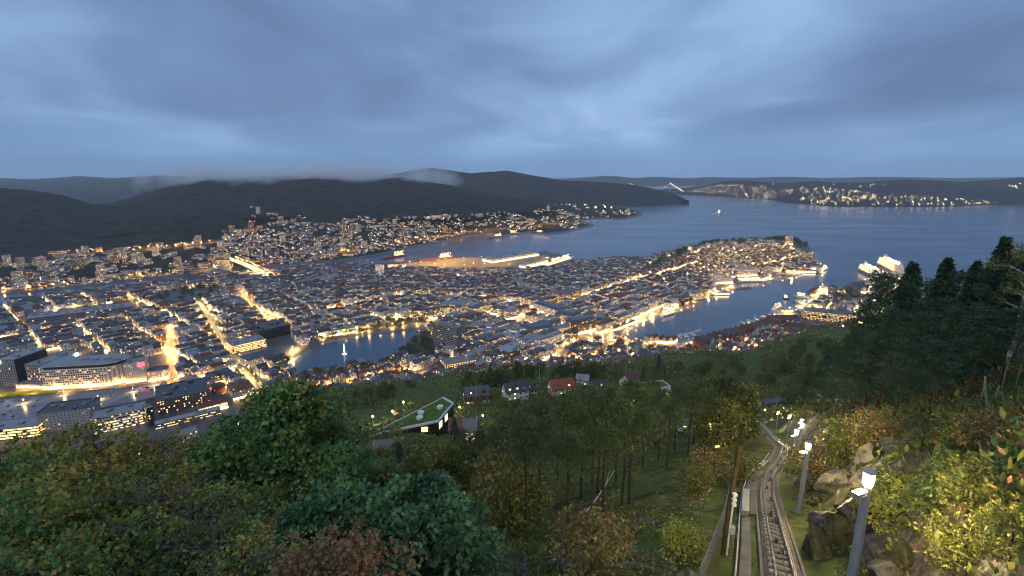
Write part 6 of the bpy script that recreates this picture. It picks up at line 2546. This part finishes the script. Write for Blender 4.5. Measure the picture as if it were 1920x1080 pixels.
landmark('silo_block', 'lower white ribbed silo on the west quay', front(1355, 531, 1374, 531, 24, 18), W0, ROOFS[1], lit=.08, flood=(FLOOD, 'f'), seed=52)
landmark('glass_office', 'glass quay office lit through on two floors', front(1300, 563, 1321, 559, 40, 16), W6, ROOFS[5], lit=.7, sp=2.2, seed=53)
landmark('brick_warehouse', 'dark brick warehouse standing in the harbour edge', front(1275, 572, 1298, 568, 26, 17), WALLS[4], ROOFS[3], lit=.2, seed=54)
landmark('white_warehouse', 'white gabled warehouse block on the west quay', front(1250, 573, 1272, 572, 26, 19), W0, ROOFS[0], lit=.06, flood=(FLOOD, 'f'), seed=55)
landmark('pier_building', 'low pier building with yellow-lit edge', front(1341, 552, 1368, 552, 26, 6), W6, ROOFS[1], lit=.7, shop=1, seed=56)
landmark('pier_shed', 'long yellow-lit shed on the inner pier', front(1388, 524, 1440, 522, 12, 6), WALLS[5], ROOFS[1], lit=.8, shop=1, seed=57)
landmark('pier_shed', 'long grey shed on the outer pier of the headland', front(1482, 510, 1530, 511, 18, 8), W6, ROOFS[1], lit=.5, shop=.6, seed=58)
landmark('pink_tower', 'floodlit pink square tower block among the headland trees', front(1470, 468, 1483, 469, 18, 33), mat('pink_render', (.60, .34, .28), .6), ROOFS[1], lit=.3, flood=(FLOOD, 'fr'), seed=59)  # pink is set in the wall material
landmark('hilltop_school', 'long building with bright floodlit front in the headland grove', front(1340, 464, 1360, 462, 18, 10), W1, ROOFS[0], lit=.8, flood=(FLOOD, 'f'), seed=60)
landmark('dock_shed', 'huge flat dock shed lit gold behind the ferry', front(925, 492, 1010, 478, 60, 11), W2, ROOFS[1], lit=.5, shop=1, flood=(FLOOD_O, 'fl'), seed=61)
landmark('ferry_terminal', 'white ferry terminal hall beside the ferry', front(985, 502, 1040, 489, 26, 10), W0, ROOFS[5], lit=.8, shop=1, flood=(FLOOD, 'f'), seed=62)
landmark('dock_shed', 'long dock shed with orange light on the narrow fjord quay', front(690, 501, 760, 499, 30, 9), W2, ROOFS[3], lit=.3, shop=.6, flood=(FLOOD_O, 'f'), seed=63)
landmark('market_hall', 'long glass fish market hall on the quay edge', front(1150, 622, 1190, 606, 18, 7), W6, ROOFS[0], lit=.9, shop=1, seed=65)


def church():
    p = P(1196, 668, 6)
    z = ground(p.x, p.y)
    r = empty('church', (p.x, p.y, z), .5, 'dark-roofed church with green copper spire above the market houses', 'church')
    m = MB()
    m.box((0, 0, -3), (10, 10, 27))
    m.build('tower', W2, r)
    m = MB()
    for k in range(8):
        a, b_ = k * math.pi / 4, (k + 1) * math.pi / 4
        m.poly([(math.cos(a) * 5, math.sin(a) * 5, 24), (math.cos(b_) * 5, math.sin(b_) * 5, 24), (math.cos(b_) * 2.8, math.sin(b_) * 2.8, 31), (math.cos(a) * 2.8, math.sin(a) * 2.8, 31)])
        m.poly([(math.cos(a) * 2.8, math.sin(a) * 2.8, 31), (math.cos(b_) * 2.8, math.sin(b_) * 2.8, 31), (0, 0, 42)])
    m.build('spire', mat('copper_green', (.10, .19, .15), .55, .4, var=.3, scale=.6), r)
    m = MB()
    s = Bld(x=2, y=-19, z=0, rot=math.pi / 2, w=28, d=15, h=11, roof='gable', rh=9, wm=0, rm=0, lit=.1, shop=0, zone='l')
    shape_walls(s, m, 0)
    m.build('nave', W2, r)
    m = MB()
    shape_roof(s, m, 0)
    m.build('roof', ROOFS[0], r)
    for k in range(5):
        m = MB()
        for sx in (-1, 1):
            m.box((2 + sx * 7.55, -30 + k * 5.4, 3), (.2, 1.5, 6), bottom=True)
        m.build('window', WIN[0 if k % 2 else 5], r)


church()


def old_wharf():
    """row of narrow gabled wharf houses along the quay"""
    A, B = P(1290, 646, 3), P(1440, 606, 3)
    t = (B - A)
    n_ = 15
    ang = math.atan2(t.y, t.x)
    rg = random.Random(19)
    nn = Vector((t.y, -t.x, 0)).normalized()
    if nn.dot(A) > 0:
        nn = -nn
    for i in range(n_):
        p = A + t * ((i + .5) / n_) + nn * 22
        w = t.length / n_ - .8
        h = rg.uniform(9, 11)
        r = empty('wharf_house', (p.x, p.y, ground(p.x, p.y)), ang, f'narrow gabled wharf house facing the harbour, {ordinal_left(i)} of the wharf row', 'house', 'gabled houses of the old wharf')
        s = Bld(x=0, y=0, z=0, rot=math.pi / 2, w=26, d=w, h=h, roof='gable', rh=w * .55, wm=0, rm=0, lit=.35, shop=0, zone='l')
        m = MB()
        shape_walls(s, m, 0)
        m.build('wall', rg.choice((WALLS[4], WALLS[5], WALLS[0], WALLS[1], WALLS[4])), r)
        m = MB()
        shape_roof(s, m, 0)
        m.build('roof', rg.choice((ROOFS[4], ROOFS[2], ROOFS[0])), r)
        m = MB()
        for sx in (-1, 1):
            for f in range(3):
                for k in (-1, 0, 1):
                    m.box((k * w * .28, sx * 13.06, 1 + f * 3), (1.1, .12, 1.5), mi=0 if rg.random() > .45 else rg.choice((1, 2)), bottom=True)
        m.build('window_panes', WIN, r, kind='stuff')


old_wharf()


def market():
    rg = random.Random(4)
    # red-roofed pier houses
    for i, (px, py) in enumerate(((1226, 638), (1238, 640), (1250, 641), (1262, 640))):
        p = P(px, py, 3)
        z = ground(p.x, p.y, 2.5)
        b = Bld(x=p.x, y=p.y, z=max(z, 1.5), rot=GROT, w=22, d=9, h=8, roof='gable', rh=5, wm=0, rm=2, lit=.4, shop=.8, zone='l')
        landmark('pier_house', f'white pier house with red roof on the inner harbour, {ordinal_left(i)} of four', b, W0, ROOFS[2], roof='gable', rh=5, lit=.4, shop=.7, seed=70 + i, cat='house')
    # market tents
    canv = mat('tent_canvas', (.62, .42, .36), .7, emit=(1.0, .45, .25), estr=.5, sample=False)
    for i in range(14):
        p = P(1150 + i * 7.2, 637 + (i % 3) * 3, 3)
        r = empty('market_tent', (p.x, p.y, ground(p.x, p.y)), GROT, f'small glowing market tent on the quay square, {ordinal_left(i)} of fourteen', 'tent', 'market tents on the quay square')
        m = MB()
        for a in range(4):
            c = [(-3, -3), (3, -3), (3, 3), (-3, 3)]
            q, s_ = c[a], c[(a + 1) % 4]
            m.poly([(q[0], q[1], 2.6), (s_[0], s_[1], 2.6), (0, 0, 4.6)])
        m.build('canopy', canv, r)
        m = MB()
        for sx in (-1, 1):
            for sy in (-1, 1):
                m.tube([(sx * 2.9, sy * 2.9, 0), (sx * 2.9, sy * 2.9, 2.6)], .06, 4)
        m.build('poles', POLE_M, r)
        m = MB()
        m.octa((0, 0, 2.2), .3)
        m.build('lamp', mat('tent_lamp', (.4, .3, .2), .4, emit=(1, .66, .3), estr=90), r)


market()


def parking_deck():
    pp = [(-90, 790), (-90, 756), (60, 744), (130, 737), (230, 727), (312, 716), (300, 742), (262, 752), (178, 768), (70, 785)]
    h = 13.0
    pts = [P(a, b, h) for a, b in pp]
    o = sum(pts, Vector()) / len(pts)
    r = empty('parking_deck', (o.x, o.y, 3), 0, 'broad wet rooftop parking deck with scattered cars in the lower left', 'car park')
    L = [(p.x - o.x, p.y - o.y) for p in pts]
    ar = sum(L[i][0] * L[(i + 1) % len(L)][1] - L[(i + 1) % len(L)][0] * L[i][1] for i in range(len(L)))
    if ar < 0:
        L = L[::-1]
    m = MB()
    m.prism(L, -5, h - 3)
    m.build('deck', mat('deck_wet', (.16, .165, .175), .28, .6, var=.35, scale=.06), r)
    m = MB()
    for i in range(len(L)):
        a, b = Vector((*L[i], 0)), Vector((*L[(i + 1) % len(L)], 0))
        d = b - a
        m.box(((a.x + b.x) / 2, (a.y + b.y) / 2, h - 3), (d.length, .4, 1.1), math.atan2(d.y, d.x))
    m.build('parapet', W6, r)
    # cars
    def car_parts(col):
        body, cab, wh, li, tl = MB(), MB(), MB(), MB(), MB()
        prof = [(-2.2, .35), (2.2, .35), (2.25, .75), (1.1, .95), (-2.15, .95), (-2.25, .6)]
        for s in (-1, 1):
            q = [(x, s * .88, z) for x, z in prof]
            body.poly(q if s < 0 else q[::-1])
        for i in range(len(prof)):
            a, b = prof[i], prof[(i + 1) % len(prof)]
            body.poly([(a[0], .88, a[1]), (b[0], .88, b[1]), (b[0], -.88, b[1]), (a[0], -.88, a[1])][::-1])
        g = [(-1.9, .95), (1.0, .95), (.35, 1.45), (-1.45, 1.45)]
        for s in (-1, 1):
            q = [(x, s * (.82 if z < 1 else .68), z) for x, z in g]
            cab.poly(q if s < 0 else q[::-1])
        for i in range(4):
            a, b = g[i], g[(i + 1) % 4]
            ya, yb = (.82 if a[1] < 1 else .68), (.82 if b[1] < 1 else .68)
            cab.poly([(a[0], ya, a[1]), (a[0], -ya, a[1]), (b[0], -yb, b[1]), (b[0], yb, b[1])], 1 if i == 2 else 0)
        for x in (-1.4, 1.4):
            for s in (-1, 1):
                wh.tube([(x, s * .72, .33), (x, s * .92, .33)], .33, 8)
        for s in (-1, 1):
            li.box((2.2, s * .6, .62), (.12, .35, .15), bottom=True)
            tl.box((-2.22, s * .6, .7), (.1, .3, .15), bottom=True)
        paint = mat('car_paint_' + col[0], col[1], .25, .6)
        return [body.mesh('body', paint), cab.mesh('cabin', [mat('car_glass', (.02, .022, .026), .1, .8), paint]), wh.mesh('wheels', IRON), li.mesh('headlight', mat('lens', (.6, .6, .58), .2)), tl.mesh('tail_light', mat('lens_red', (.35, .02, .02), .3))]
    cols = [car_parts(c) for c in (('white', (.7, .7, .7)), ('black', (.02, .02, .022)), ('red', (.35, .03, .03)), ('silver', (.4, .41, .42)), ('blue', (.04, .08, .2)))]
    nm = ['white', 'black', 'red', 'silver', 'blue']
    rg = random.Random(10)
    spots = [(5, 753), (52, 751), (68, 751), (16, 761), (35, 762), (64, 761), (8, 777), (24, 781), (205, 744), (213, 742), (235, 746), (210, 733), (218, 730), (245, 728), (260, 733), (262, 729), (276, 727), (285, 731), (262, 736), (255, 741), (302, 721), (20, 770)]
    base = math.atan2((pts[4] - pts[2]).y, (pts[4] - pts[2]).x)
    spots.sort()
    cnt = {}
    for px, py in spots:
        k = rg.choice((0, 0, 1, 1, 2, 3, 4))
        p = P(px, py, h)
        e = empty('parked_car', (p.x, p.y, h + .02), base + rg.choice((0, math.pi / 2)) + rg.uniform(-.05, .05), f'{nm[k]} car on the rooftop parking deck, {ordinal_left(cnt.get(k, 0))} of that colour', 'car', 'cars on the rooftop parking deck')
        cnt[k] = cnt.get(k, 0) + 1
        for me in cols[k]:
            link(me.name.split('.')[0], me, e)
    # deck lamps
    for i, (px, py) in enumerate(((45, 757), (185, 750), (120, 741), (250, 735), (290, 722))):
        p = P(px, py, h)
        e = empty('deck_lamp', (p.x, p.y, h), 0, f'lamp post on the rooftop parking deck, {ordinal_left([0, 2, 1, 3, 4][i])}', 'street lamp', 'lamps of the parking deck')
        m = MB()
        m.tube([(0, 0, 0), (0, 0, 6)], .1, 5)
        m.build('pole', POLE_M, e)
        m = MB()
        hooded(m, (0, 0, 6.2), .6, 0, 1, 2)
        m.build('lamp_head', [HOOD_M, LAMP_M['yellow'], SPARKLE_M['yellow']], e)
    # green strip by the road
    m = MB()
    q = [P(a, b, 3.4) for a, b in ((-60, 752), (-60, 738), (60, 733), (110, 732), (100, 738), (20, 744))]
    m.poly(q)
    m.build('lawn', LAWN, None, kind='structure', label='lit grass strip beside the road in the lower left')


parking_deck()


def fountain():
    p = P(646, 664, 0)
    r = empty('lake_fountain', p, 0, 'sail-shaped white fountain lit up in the lake', 'fountain')
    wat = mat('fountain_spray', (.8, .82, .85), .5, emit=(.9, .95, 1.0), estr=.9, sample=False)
    m = MB()
    rg = random.Random(1)
    for k in range(40):
        a = rg.uniform(0, 6.3)
        h = rg.uniform(6, 19) if k > 6 else rg.uniform(15, 21)
        sp = rg.uniform(.5, 3.2) * (1 - h / 26)
        pts = [(math.cos(a) * sp * s * 1.6, math.sin(a) * sp * s, h * (1 - (1 - 2 * s * .55) ** 2)) for s in (0, .25, .5, .75, .9)]
        m.tube(pts, [.12, .2, .26, .3, .2], 4, cap=False)
    m.build('water_jets', wat, r, kind='stuff')
    m = MB()
    m.tube([(0, 0, -.4), (0, 0, .4)], 3.5, 14)
    m.build('basin', W6, r)
    m = MB()
    for k in range(8):
        m.octa((math.cos(k * .785) * 3, math.sin(k * .785) * 3, .7), .3)
    m.build('lamps', mat('fountain_lamp', (.5, .5, .5), .4, emit=(1, .9, .75), estr=60), r)


fountain()


def fjord_bridge():
    A, B = P(436, 487, 26), P(522, 528, 9)
    d = B - A
    r = empty('road_bridge', (A.x, A.y, 0), 0, 'bright lamp-lit road bridge over the narrow fjord', 'bridge')
    t = Vector((d.x, d.y, 0)).normalized()
    n = Vector((-t.y, t.x, 0))
    N = 24
    deck, rail, pier = MB(), MB(), MB()
    prev = None
    for k in range(N + 1):
        f = k / N
        c = Vector((d.x * f, d.y * f, 26 + (9 - 26) * f + 5 * math.sin(math.pi * f)))
        row = (c - n * 12, c + n * 12)
        if prev:
            deck.poly([prev[0], row[0], row[1], prev[1]])
            for s in (0, 1):
                deck.poly([prev[s], row[s], row[s] - Vector((0, 0, 1.6)), prev[s] - Vector((0, 0, 1.6))])
                rail.poly([prev[s], row[s], row[s] + Vector((0, 0, 1.1)), prev[s] + Vector((0, 0, 1.1))])
            deck.poly([prev[0] - Vector((0, 0, 1.6)), prev[1] - Vector((0, 0, 1.6)), row[1] - Vector((0, 0, 1.6)), row[0] - Vector((0, 0, 1.6))])
        prev = row
        if k % 4 == 2:
            pier.box((c.x, c.y, -4), (3, 18, c.z + 2.3), math.atan2(t.y, t.x))
        for s in (-1, 1):
            h = MB()
            q = c + n * s * 10.5
            h.tube([q, q + Vector((0, 0, 9))], .12, 4)
            e = empty('bridge_lamp', (A.x + q.x, A.y + q.y, q.z), 0, f'orange lamp on the road bridge, {ordinal_left(k)} on its {"near" if s > 0 else "far"} side', 'street lamp', 'lamps of the road bridge')
            h.v = [(x - q.x, y - q.y, z - q.z) for x, y, z in h.v]
            h.build('pole', POLE_M, e)
            hd = MB()
            hooded(hd, (0, 0, 9.2), 1.0, 0, 1, 2)
            kk = 'orange' if s > 0 else 'yellow'
            hd.build('lamp_head', [HOOD_M, LAMP_M[kk], SPARKLE_M[kk]], e)
    deck.build('deck', mat('pale_asphalt', (.16, .155, .15), .6), r)
    rail.build('railing', POLE_M, r)
    pier.build('pier', CONC, r)


fjord_bridge()


def suspension_bridge():
    T = PD(1257, 344, 7300)
    r = empty('suspension_bridge', (T.x, T.y, 0), 0, 'far suspension bridge with lit cables at the fjord mouth', 'bridge')
    ax = Vector((1, -.15, 0)).normalized()
    zt, zd = T.z, 62
    m = MB()
    for s in (-1, 1):
        m.box((0, s * 8, -5), (8, 6, zt + 5))
    m.box((0, 0, zt - 8), (6, 20, 6))
    m.build('tower', W6, r)
    T2 = ax * -560
    m = MB()
    for s in (-1, 1):
        m.box((T2.x, T2.y + s * 8, -5), (8, 6, zt + 5))
    m.build('tower', W6, r)
    m = MB()
    m.box((ax.x * -150, ax.y * -150, zd), (900, 16, 4), math.atan2(ax.y, ax.x), bottom=True)
    m.build('deck', W6, r)
    bulbs, cab = MB(), MB()
    left, right = [], []
    for k in range(41):
        s = -k / 40 * 560
        z = zd + 8 + (zt - zd - 8) * (1 - 2 * (k / 40)) ** 2
        left.append(ax * s + Vector((0, 0, z)))
        s2 = k / 40 * 190
        right.append(ax * s2 + Vector((0, 0, zt - (zt - zd) * (k / 40))))
    cab.tube(left, 1.0, 4)
    cab.tube(right, 1.0, 4)
    cab.build('cable', W6, r)
    for q in left[::2] + right[::2]:
        bulbs.octa(tuple(q + Vector((0, 0, 1.5))), 2.6)
    bulbs.octa((0, 0, zt + 6), 3.5, 1)
    bulbs.build('cable_lights', [mat('cable_light', (.5, .45, .4), .4, emit=(1, .80, .55), estr=14, sample=False), mat('beacon_red', (.5, .05, .05), .4, emit=(1, .1, .08), estr=18, sample=False)], r, kind='stuff')


suspension_bridge()
# ------------------------------------------------------------------ ships and boats
HULLW = mat('hull_white', (.55, .56, .57), .35, .5)
HULLB = mat('hull_blue', (.03, .05, .10), .35, .5)
HULLR = mat('hull_red', (.38, .06, .03), .4, .5)
HULLG = mat('hull_grey', (.22, .24, .25), .5, .5)
SHIPLIT = mat('ship_lights', (.5, .45, .4), .4, emit=(1.0, .68, .32), estr=2.6)
DECKLIT = mat('deck_lights', (.5, .45, .4), .4, emit=(1.0, .66, .30), estr=60)


PROMLIT = mat('promenade_glow', (.4, .3, .2), .5, emit=(1.0, .58, .22), estr=2.2)


def hull_mesh(L, Bm, D, sheer=1.5, bow=.28):
    m = MB()
    sec = []
    for k in range(13):
        f = k / 12
        x = -L / 2 + L * f
        wd = Bm / 2 * (1 if f < 1 - bow else math.cos((f - 1 + bow) / bow * math.pi / 2) ** .7 if f < 1 else .02) * (1 if f > .06 else .88)
        z1 = D + sheer * max(0, (f - .6) / .4) ** 2
        ov = 1 + (.05 if f > .9 else 0)
        sec.append(((x, wd * .86, -1.2), (x * ov if f > .9 else x, wd, z1)))
    for a, b in zip(sec[:-1], sec[1:]):
        for s in (-1, 1):
            q = [(a[0][0], s * a[0][1], a[0][2]), (b[0][0], s * b[0][1], b[0][2]), (b[1][0], s * b[1][1], b[1][2]), (a[1][0], s * a[1][1], a[1][2])]
            m.poly(q if s < 0 else q[::-1])
        m.poly([(a[1][0], -a[1][1], a[1][2] - .3), (b[1][0], -b[1][1], b[1][2] - .3), (b[1][0], b[1][1], b[1][2] - .3), (a[1][0], a[1][1], a[1][2] - .3)])
    a = sec[0]
    m.poly([(a[0][0], a[0][1], a[0][2]), (a[0][0], -a[0][1], a[0][2]), (a[1][0], -a[1][1], a[1][2]), (a[1][0], a[1][1], a[1][2])])
    return m


def ship(name, lab, stern, bow, beam, D, decks, hull, sup=HULLW, lit=.6, funnel=None, mast=6, sup_at=(.05, .8), taper=.03, dl=6, deckh=2.8, group=None, cat='ship', crane=False):
    A, B = P(*stern, 0), P(*bow, 0)
    d = B - A
    L = d.length
    c = (A + B) / 2
    r = empty(name, (c.x, c.y, 0), math.atan2(d.y, d.x), lab, cat, group)
    hull_mesh(L, beam, D, sheer=D * .3).build('hull', hull, r)
    rg = random.Random(len(lab))
    z = D - .2
    x0, x1 = -L / 2 + L * sup_at[0], -L / 2 + L * sup_at[1]
    win = MB()
    for k in range(decks):
        a, b = x0 + L * taper * k * .6, x1 - L * taper * k
        w = beam * (.94 - .02 * k)
        m = MB()
        e = min(w * .4, (b - a) * .12)
        m.prism([(a, -w / 2), (b - e, -w / 2), (b, -w / 4), (b, w / 4), (b - e, w / 2), (a, w / 2)], z, z + deckh * .68)
        m.build('superstructure_deck', sup, r)
        if k:
            g = MB()
            g.box(((a + b - e) / 2, 0, z - deckh * .32), (b - e - a - 2, w * .97, deckh * .32))
            g.build('promenade', PROMLIT, r)
        n = max(2, int((b - a - 1) / 3.2))
        for i in range(n):
            x = a + (i + .5) * (b - e - a) / n
            for s in (-1, 1):
                if rg.random() < lit:
                    q = [(x - .75, s * (w / 2 + .06), z + .9), (x + .75, s * (w / 2 + .06), z + .9), (x + .75, s * (w / 2 + .06), z + 2.1), (x - .75, s * (w / 2 + .06), z + 2.1)]
                    win.poly(q if s < 0 else q[::-1])
        for i in range(max(2, int(w / 3))):
            y = -w / 2 + (i + .5) * w / max(2, int(w / 3))
            if rg.random() < lit:
                win.poly([(a - .06, y + .9, z + .9), (a - .06, y - .9, z + .9), (a - .06, y - .9, z + 2.1), (a - .06, y + .9, z + 2.1)])
        z += deckh
    if win.f:
        win.build('window_panes', SHIPLIT, r, kind='stuff')
    if funnel:
        m = MB()
        fw = beam * .22
        m.prism([(x0 + L * .12 + q[0] * fw * 1.4, q[1] * fw) for q in ((-1, -.5), (.6, -.7), (1, 0), (.6, .7), (-1, .5))], z, z + decks * .9 + 2.5)
        m.build('funnel', funnel, r)
    m = MB()
    m.tube([(x1 - L * .12, 0, z), (x1 - L * .12, 0, z + mast)], [.3, .12], 5)
    m.tube([(x1 - L * .12, -beam * .15, z + mast * .6), (x1 - L * .12, beam * .15, z + mast * .6)], .12, 4)
    m.build('mast', sup, r)
    if crane:
        m = MB()
        m.tube([(L * .1, 0, D), (L * .1, 0, D + 14), (L * .3, 0, D + 20)], [.8, .6, .3], 6)
        m.build('crane', HULLR, r)
    m = MB()
    for i in range(dl):
        x = x0 + (x1 - x0) * (i + .5) / dl
        m.octa((x, rg.uniform(-.25, .25) * beam, z + 1.8), .35 + .004 * L)
    if dl:
        m.build('deck_lamps', DECKLIT, r)
    return r


ship('cruise_ship', 'huge white cruise ship blazing with light, farther of the two', (1652, 497), (1694, 519), 32, 9, 8, HULLW, lit=.85, funnel=HULLW, sup_at=(.02, .86), taper=.012, dl=14, deckh=3)
ship('cruise_ship', 'white cruise ship blazing with light, nearer to the fortress', (1616, 507), (1650, 524), 28, 8, 6, HULLW, lit=.85, funnel=HULLW, sup_at=(.03, .84), taper=.014, dl=12, deckh=3)
ship('car_ferry', 'long brightly lit white car ferry at the dock', (1022, 503), (1076, 486), 22, 9, 4, HULLW, lit=.9, funnel=HULLR, sup_at=(.02, .85), taper=.02, dl=10, deckh=3)
ship('supply_ship', 'red and white supply ship glowing at the dock left of the sheds', (790, 491), (848, 484), 22, 8, 4, HULLR, lit=.6, sup_at=(.6, .95), dl=8, funnel=HULLR, crane=True)
ship('supply_ship', 'orange-lit work ship on the narrow fjord quay', (716, 486), (760, 479), 18, 6, 4, HULLR, lit=.6, sup_at=(.55, .95), dl=6, crane=True)
ship('supply_ship', 'dark ship with red mast light across the fjord', (916, 447), (942, 443), 18, 6, 3, HULLB, lit=.5, sup_at=(.5, .9), dl=4, mast=25)
ship('supply_ship', 'white ship moored across the fjord beside the dark ship', (946, 438), (972, 438), 16, 6, 3, HULLW, lit=.6, sup_at=(.4, .9), dl=4)
ship('supply_ship', 'small ship at the tip of the far quays', (1000, 436), (1022, 437), 14, 5, 3, HULLB, lit=.5, sup_at=(.3, .8), dl=3)
ship('coastal_steamer', 'pale blue-lit excursion ship beside the yellow shed', (1385, 529), (1440, 527), 11, 4, 2, HULLW, lit=.9, sup_at=(.08, .85), dl=6, cat='ship')
ship('harbour_ferry', 'small white ferry at the outer pier of the headland', (1534, 511), (1552, 503), 11, 4, 3, HULLW, lit=.8, sup_at=(.3, .8), dl=4)
ship('naval_vessel', 'grey naval ship with lattice masts, outer of the pair', (1560, 541), (1524, 539), 11, 4, 2, HULLG, HULLG, lit=.1, sup_at=(.3, .7), mast=18, dl=1)
ship('naval_vessel', 'grey naval ship with lattice masts, inner of the pair', (1556, 545), (1516, 545), 11, 4, 2, HULLG, HULLG, lit=.1, sup_at=(.3, .7), mast=16, dl=1)
ship('motor_yacht', 'large white motor yacht moored by the wharf pier', (1464, 574), (1447, 582), 8, 3, 3, HULLW, lit=.4, sup_at=(.15, .75), dl=2, cat='boat', deckh=2.2)
ship('white_ship', 'floodlit white museum ship beside the fortress quay', (1516, 559), (1488, 556), 11, 4, 2, HULLW, lit=.9, sup_at=(.25, .8), dl=6, mast=16)
ship('express_boat', 'white express boat with blue glow at the west quay', (1241, 594), (1263, 587), 9, 3, 2, HULLW, lit=.9, sup_at=(.1, .8), dl=3, cat='boat')
ship('tug_boat', 'small tug at the end of the wharf pier', (1478, 562), (1468, 559), 7, 3, 2, HULLB, lit=.4, sup_at=(.3, .7), dl=2, cat='boat')
ship('passenger_boat', 'ferry crossing the open fjord with a white wake', (1347.5, 397), (1348.5, 402), 13, 4, 3, HULLW, lit=.8, sup_at=(.1, .8), dl=3, cat='boat')


def wake():
    foam = mat('wake_foam', (.75, .8, .85), .6)
    b = P(1347.5, 397, 0)
    m = MB()
    rs = np.random.RandomState(5)
    for arm, (ex, ey) in enumerate(((1290, 418), (1330, 407))):
        e = P(ex, ey, 0)
        for k in range(110):
            f = rs.rand() ** 1.5
            p = b.lerp(e, f)
            s = (1.5 + 3 * rs.rand()) * (1 - f * .5)
            n = Vector((-(e - b).y, (e - b).x, 0)).normalized() * rs.normal() * (3 + 18 * f)
            q = p + n
            m.poly([(q.x - s * 2.5, q.y - s, .12 + k * .0006), (q.x + s * 2.5, q.y - s * .6, .12 + k * .0006), (q.x + s * 2.5, q.y + s, .12 + k * .0006), (q.x - s * 2, q.y + s, .12 + k * .0006)])
    m.build('wake_foam', foam, None, kind='stuff', label='thin white wake trailing behind the ferry on the fjord', category='foam')


wake()


def marina():
    rg = random.Random(44)
    h = hull_mesh(9, 3, 1.2, .5).mesh('hull', HULLW)
    m = MB()
    m.prism([(-2.5, -1), (1, -1), (2, -.5), (2, .5), (1, 1), (-2.5, 1)], 1, 2.4)
    cab = m.mesh('cabin', HULLW)
    m = MB()
    m.box((-.6, 0, 1.5), (2.6, 2.1, .5), bottom=True)
    gl = m.mesh('window_band', WIN[0])
    m = MB()
    m.tube([(0, 0, 1), (0, 0, 11)], .09, 5)
    mst = m.mesh('mast', HULLW)
    spots = [(1258 + 4 * i, 634 - .8 * i + (i % 3) * 2) for i in range(12)] + [(1272 + 5 * i, 630 - 1.2 * i) for i in range(9)] + [(1392, 606), (1404, 601), (1416, 597), (1430, 594), (1442, 591), (1290, 574), (1304, 571), (1190, 612), (1210, 602)]
    spots.sort()
    for i, (px, py) in enumerate(spots):
        p = P(px, py, 0)
        if sdf(CITY, np.array([p.x]), np.array([p.y]))[0] > 2:
            continue
        r = empty('small_boat', p, rg.uniform(0, 6.3), f'small white moored boat in the harbour, {ordinal_left(i)} of the moored boats', 'boat', 'small boats moored in the harbour')
        r.scale = (rg.uniform(.8, 1.5),) * 3
        link('hull', h, r)
        link('cabin', cab, r)
        link('window_band', gl, r)
        if i % 3 == 0:
            link('mast', mst, r)


marina()
# ------------------------------------------------------------------ low cloud lying on the broad mountain
def low_cloud():
    c = PD(575, 335, 3760)
    sx, sy, sz = 2300.0, 800.0, 210.0
    m = MB()
    m.box((0, 0, -sz / 2), (sx, sy, sz), bottom=True)
    cm = bpy.data.materials.new('low_cloud')
    cm.use_nodes = True
    nt = cm.node_tree
    nt.nodes.remove(nt.nodes['Principled BSDF'])
    v = nt.nodes.new('ShaderNodeVolumePrincipled')
    v.inputs['Color'].default_value = (.97, .98, 1, 1)
    tc = nt.nodes.new('ShaderNodeTexCoord')

    def mth(op, a, b=None):
        n = nt.nodes.new('ShaderNodeMath')
        n.operation = op
        for i, q in enumerate((a, b)):
            if q is None:
                continue
            if isinstance(q, (int, float)):
                n.inputs[i].default_value = q
            else:
                nt.links.new(q, n.inputs[i])
        return n.outputs[0]
    mp = nt.nodes.new('ShaderNodeMapping')
    mp.inputs['Scale'].default_value = (2 / sx, 2 / sy, 2 / sz)
    nt.links.new(tc.outputs['Object'], mp.inputs['Vector'])
    ln = nt.nodes.new('ShaderNodeVectorMath')
    ln.operation = 'LENGTH'
    nt.links.new(mp.outputs[0], ln.inputs[0])
    nz = nt.nodes.new('ShaderNodeTexNoise')
    nz.inputs['Scale'].default_value = .0034
    nz.inputs['Detail'].default_value = 4
    nt.links.new(tc.outputs['Object'], nz.inputs['Vector'])
    f = mth('SUBTRACT', mth('MULTIPLY', nz.outputs['Fac'], 2.7), mth('ADD', ln.outputs['Value'], 0.35))
    f = mth('MULTIPLY', mth('MAXIMUM', f, 0.0), 0.012)
    nt.links.new(f, v.inputs['Density'])
    nt.links.new(v.outputs[0], nt.nodes['Material Output'].inputs['Volume'])
    o = m.build('low_cloud', cm, None, kind='stuff', label='ragged low cloud drifting over the mountain tops', category='cloud')
    o.location = c
    o.rotation_euler = (0, 0, R(12))


low_cloud()
SC.cycles.volume_step_rate = 1.0
SC.cycles.volume_max_steps = 96
# ------------------------------------------------------------------ evening air
hz = MB()
hz.box((0, 8000, -60), (34000, 17200, 760), bottom=True)
hm = bpy.data.materials.new('evening_air')
hm.use_nodes = True
hn = hm.node_tree
hn.nodes.remove(hn.nodes['Principled BSDF'])
pv = hn.nodes.new('ShaderNodeVolumePrincipled')
pv.inputs['Color'].default_value = (0.92, 0.96, 1.0, 1)
pv.inputs['Density'].default_value = 4.0e-5
pv.inputs['Anisotropy'].default_value = 0.0
hn.links.new(pv.outputs[0], hn.nodes['Material Output'].inputs['Volume'])
hz.build('haze', hm, kind='stuff', label='thin blue evening haze over the town and fjord')
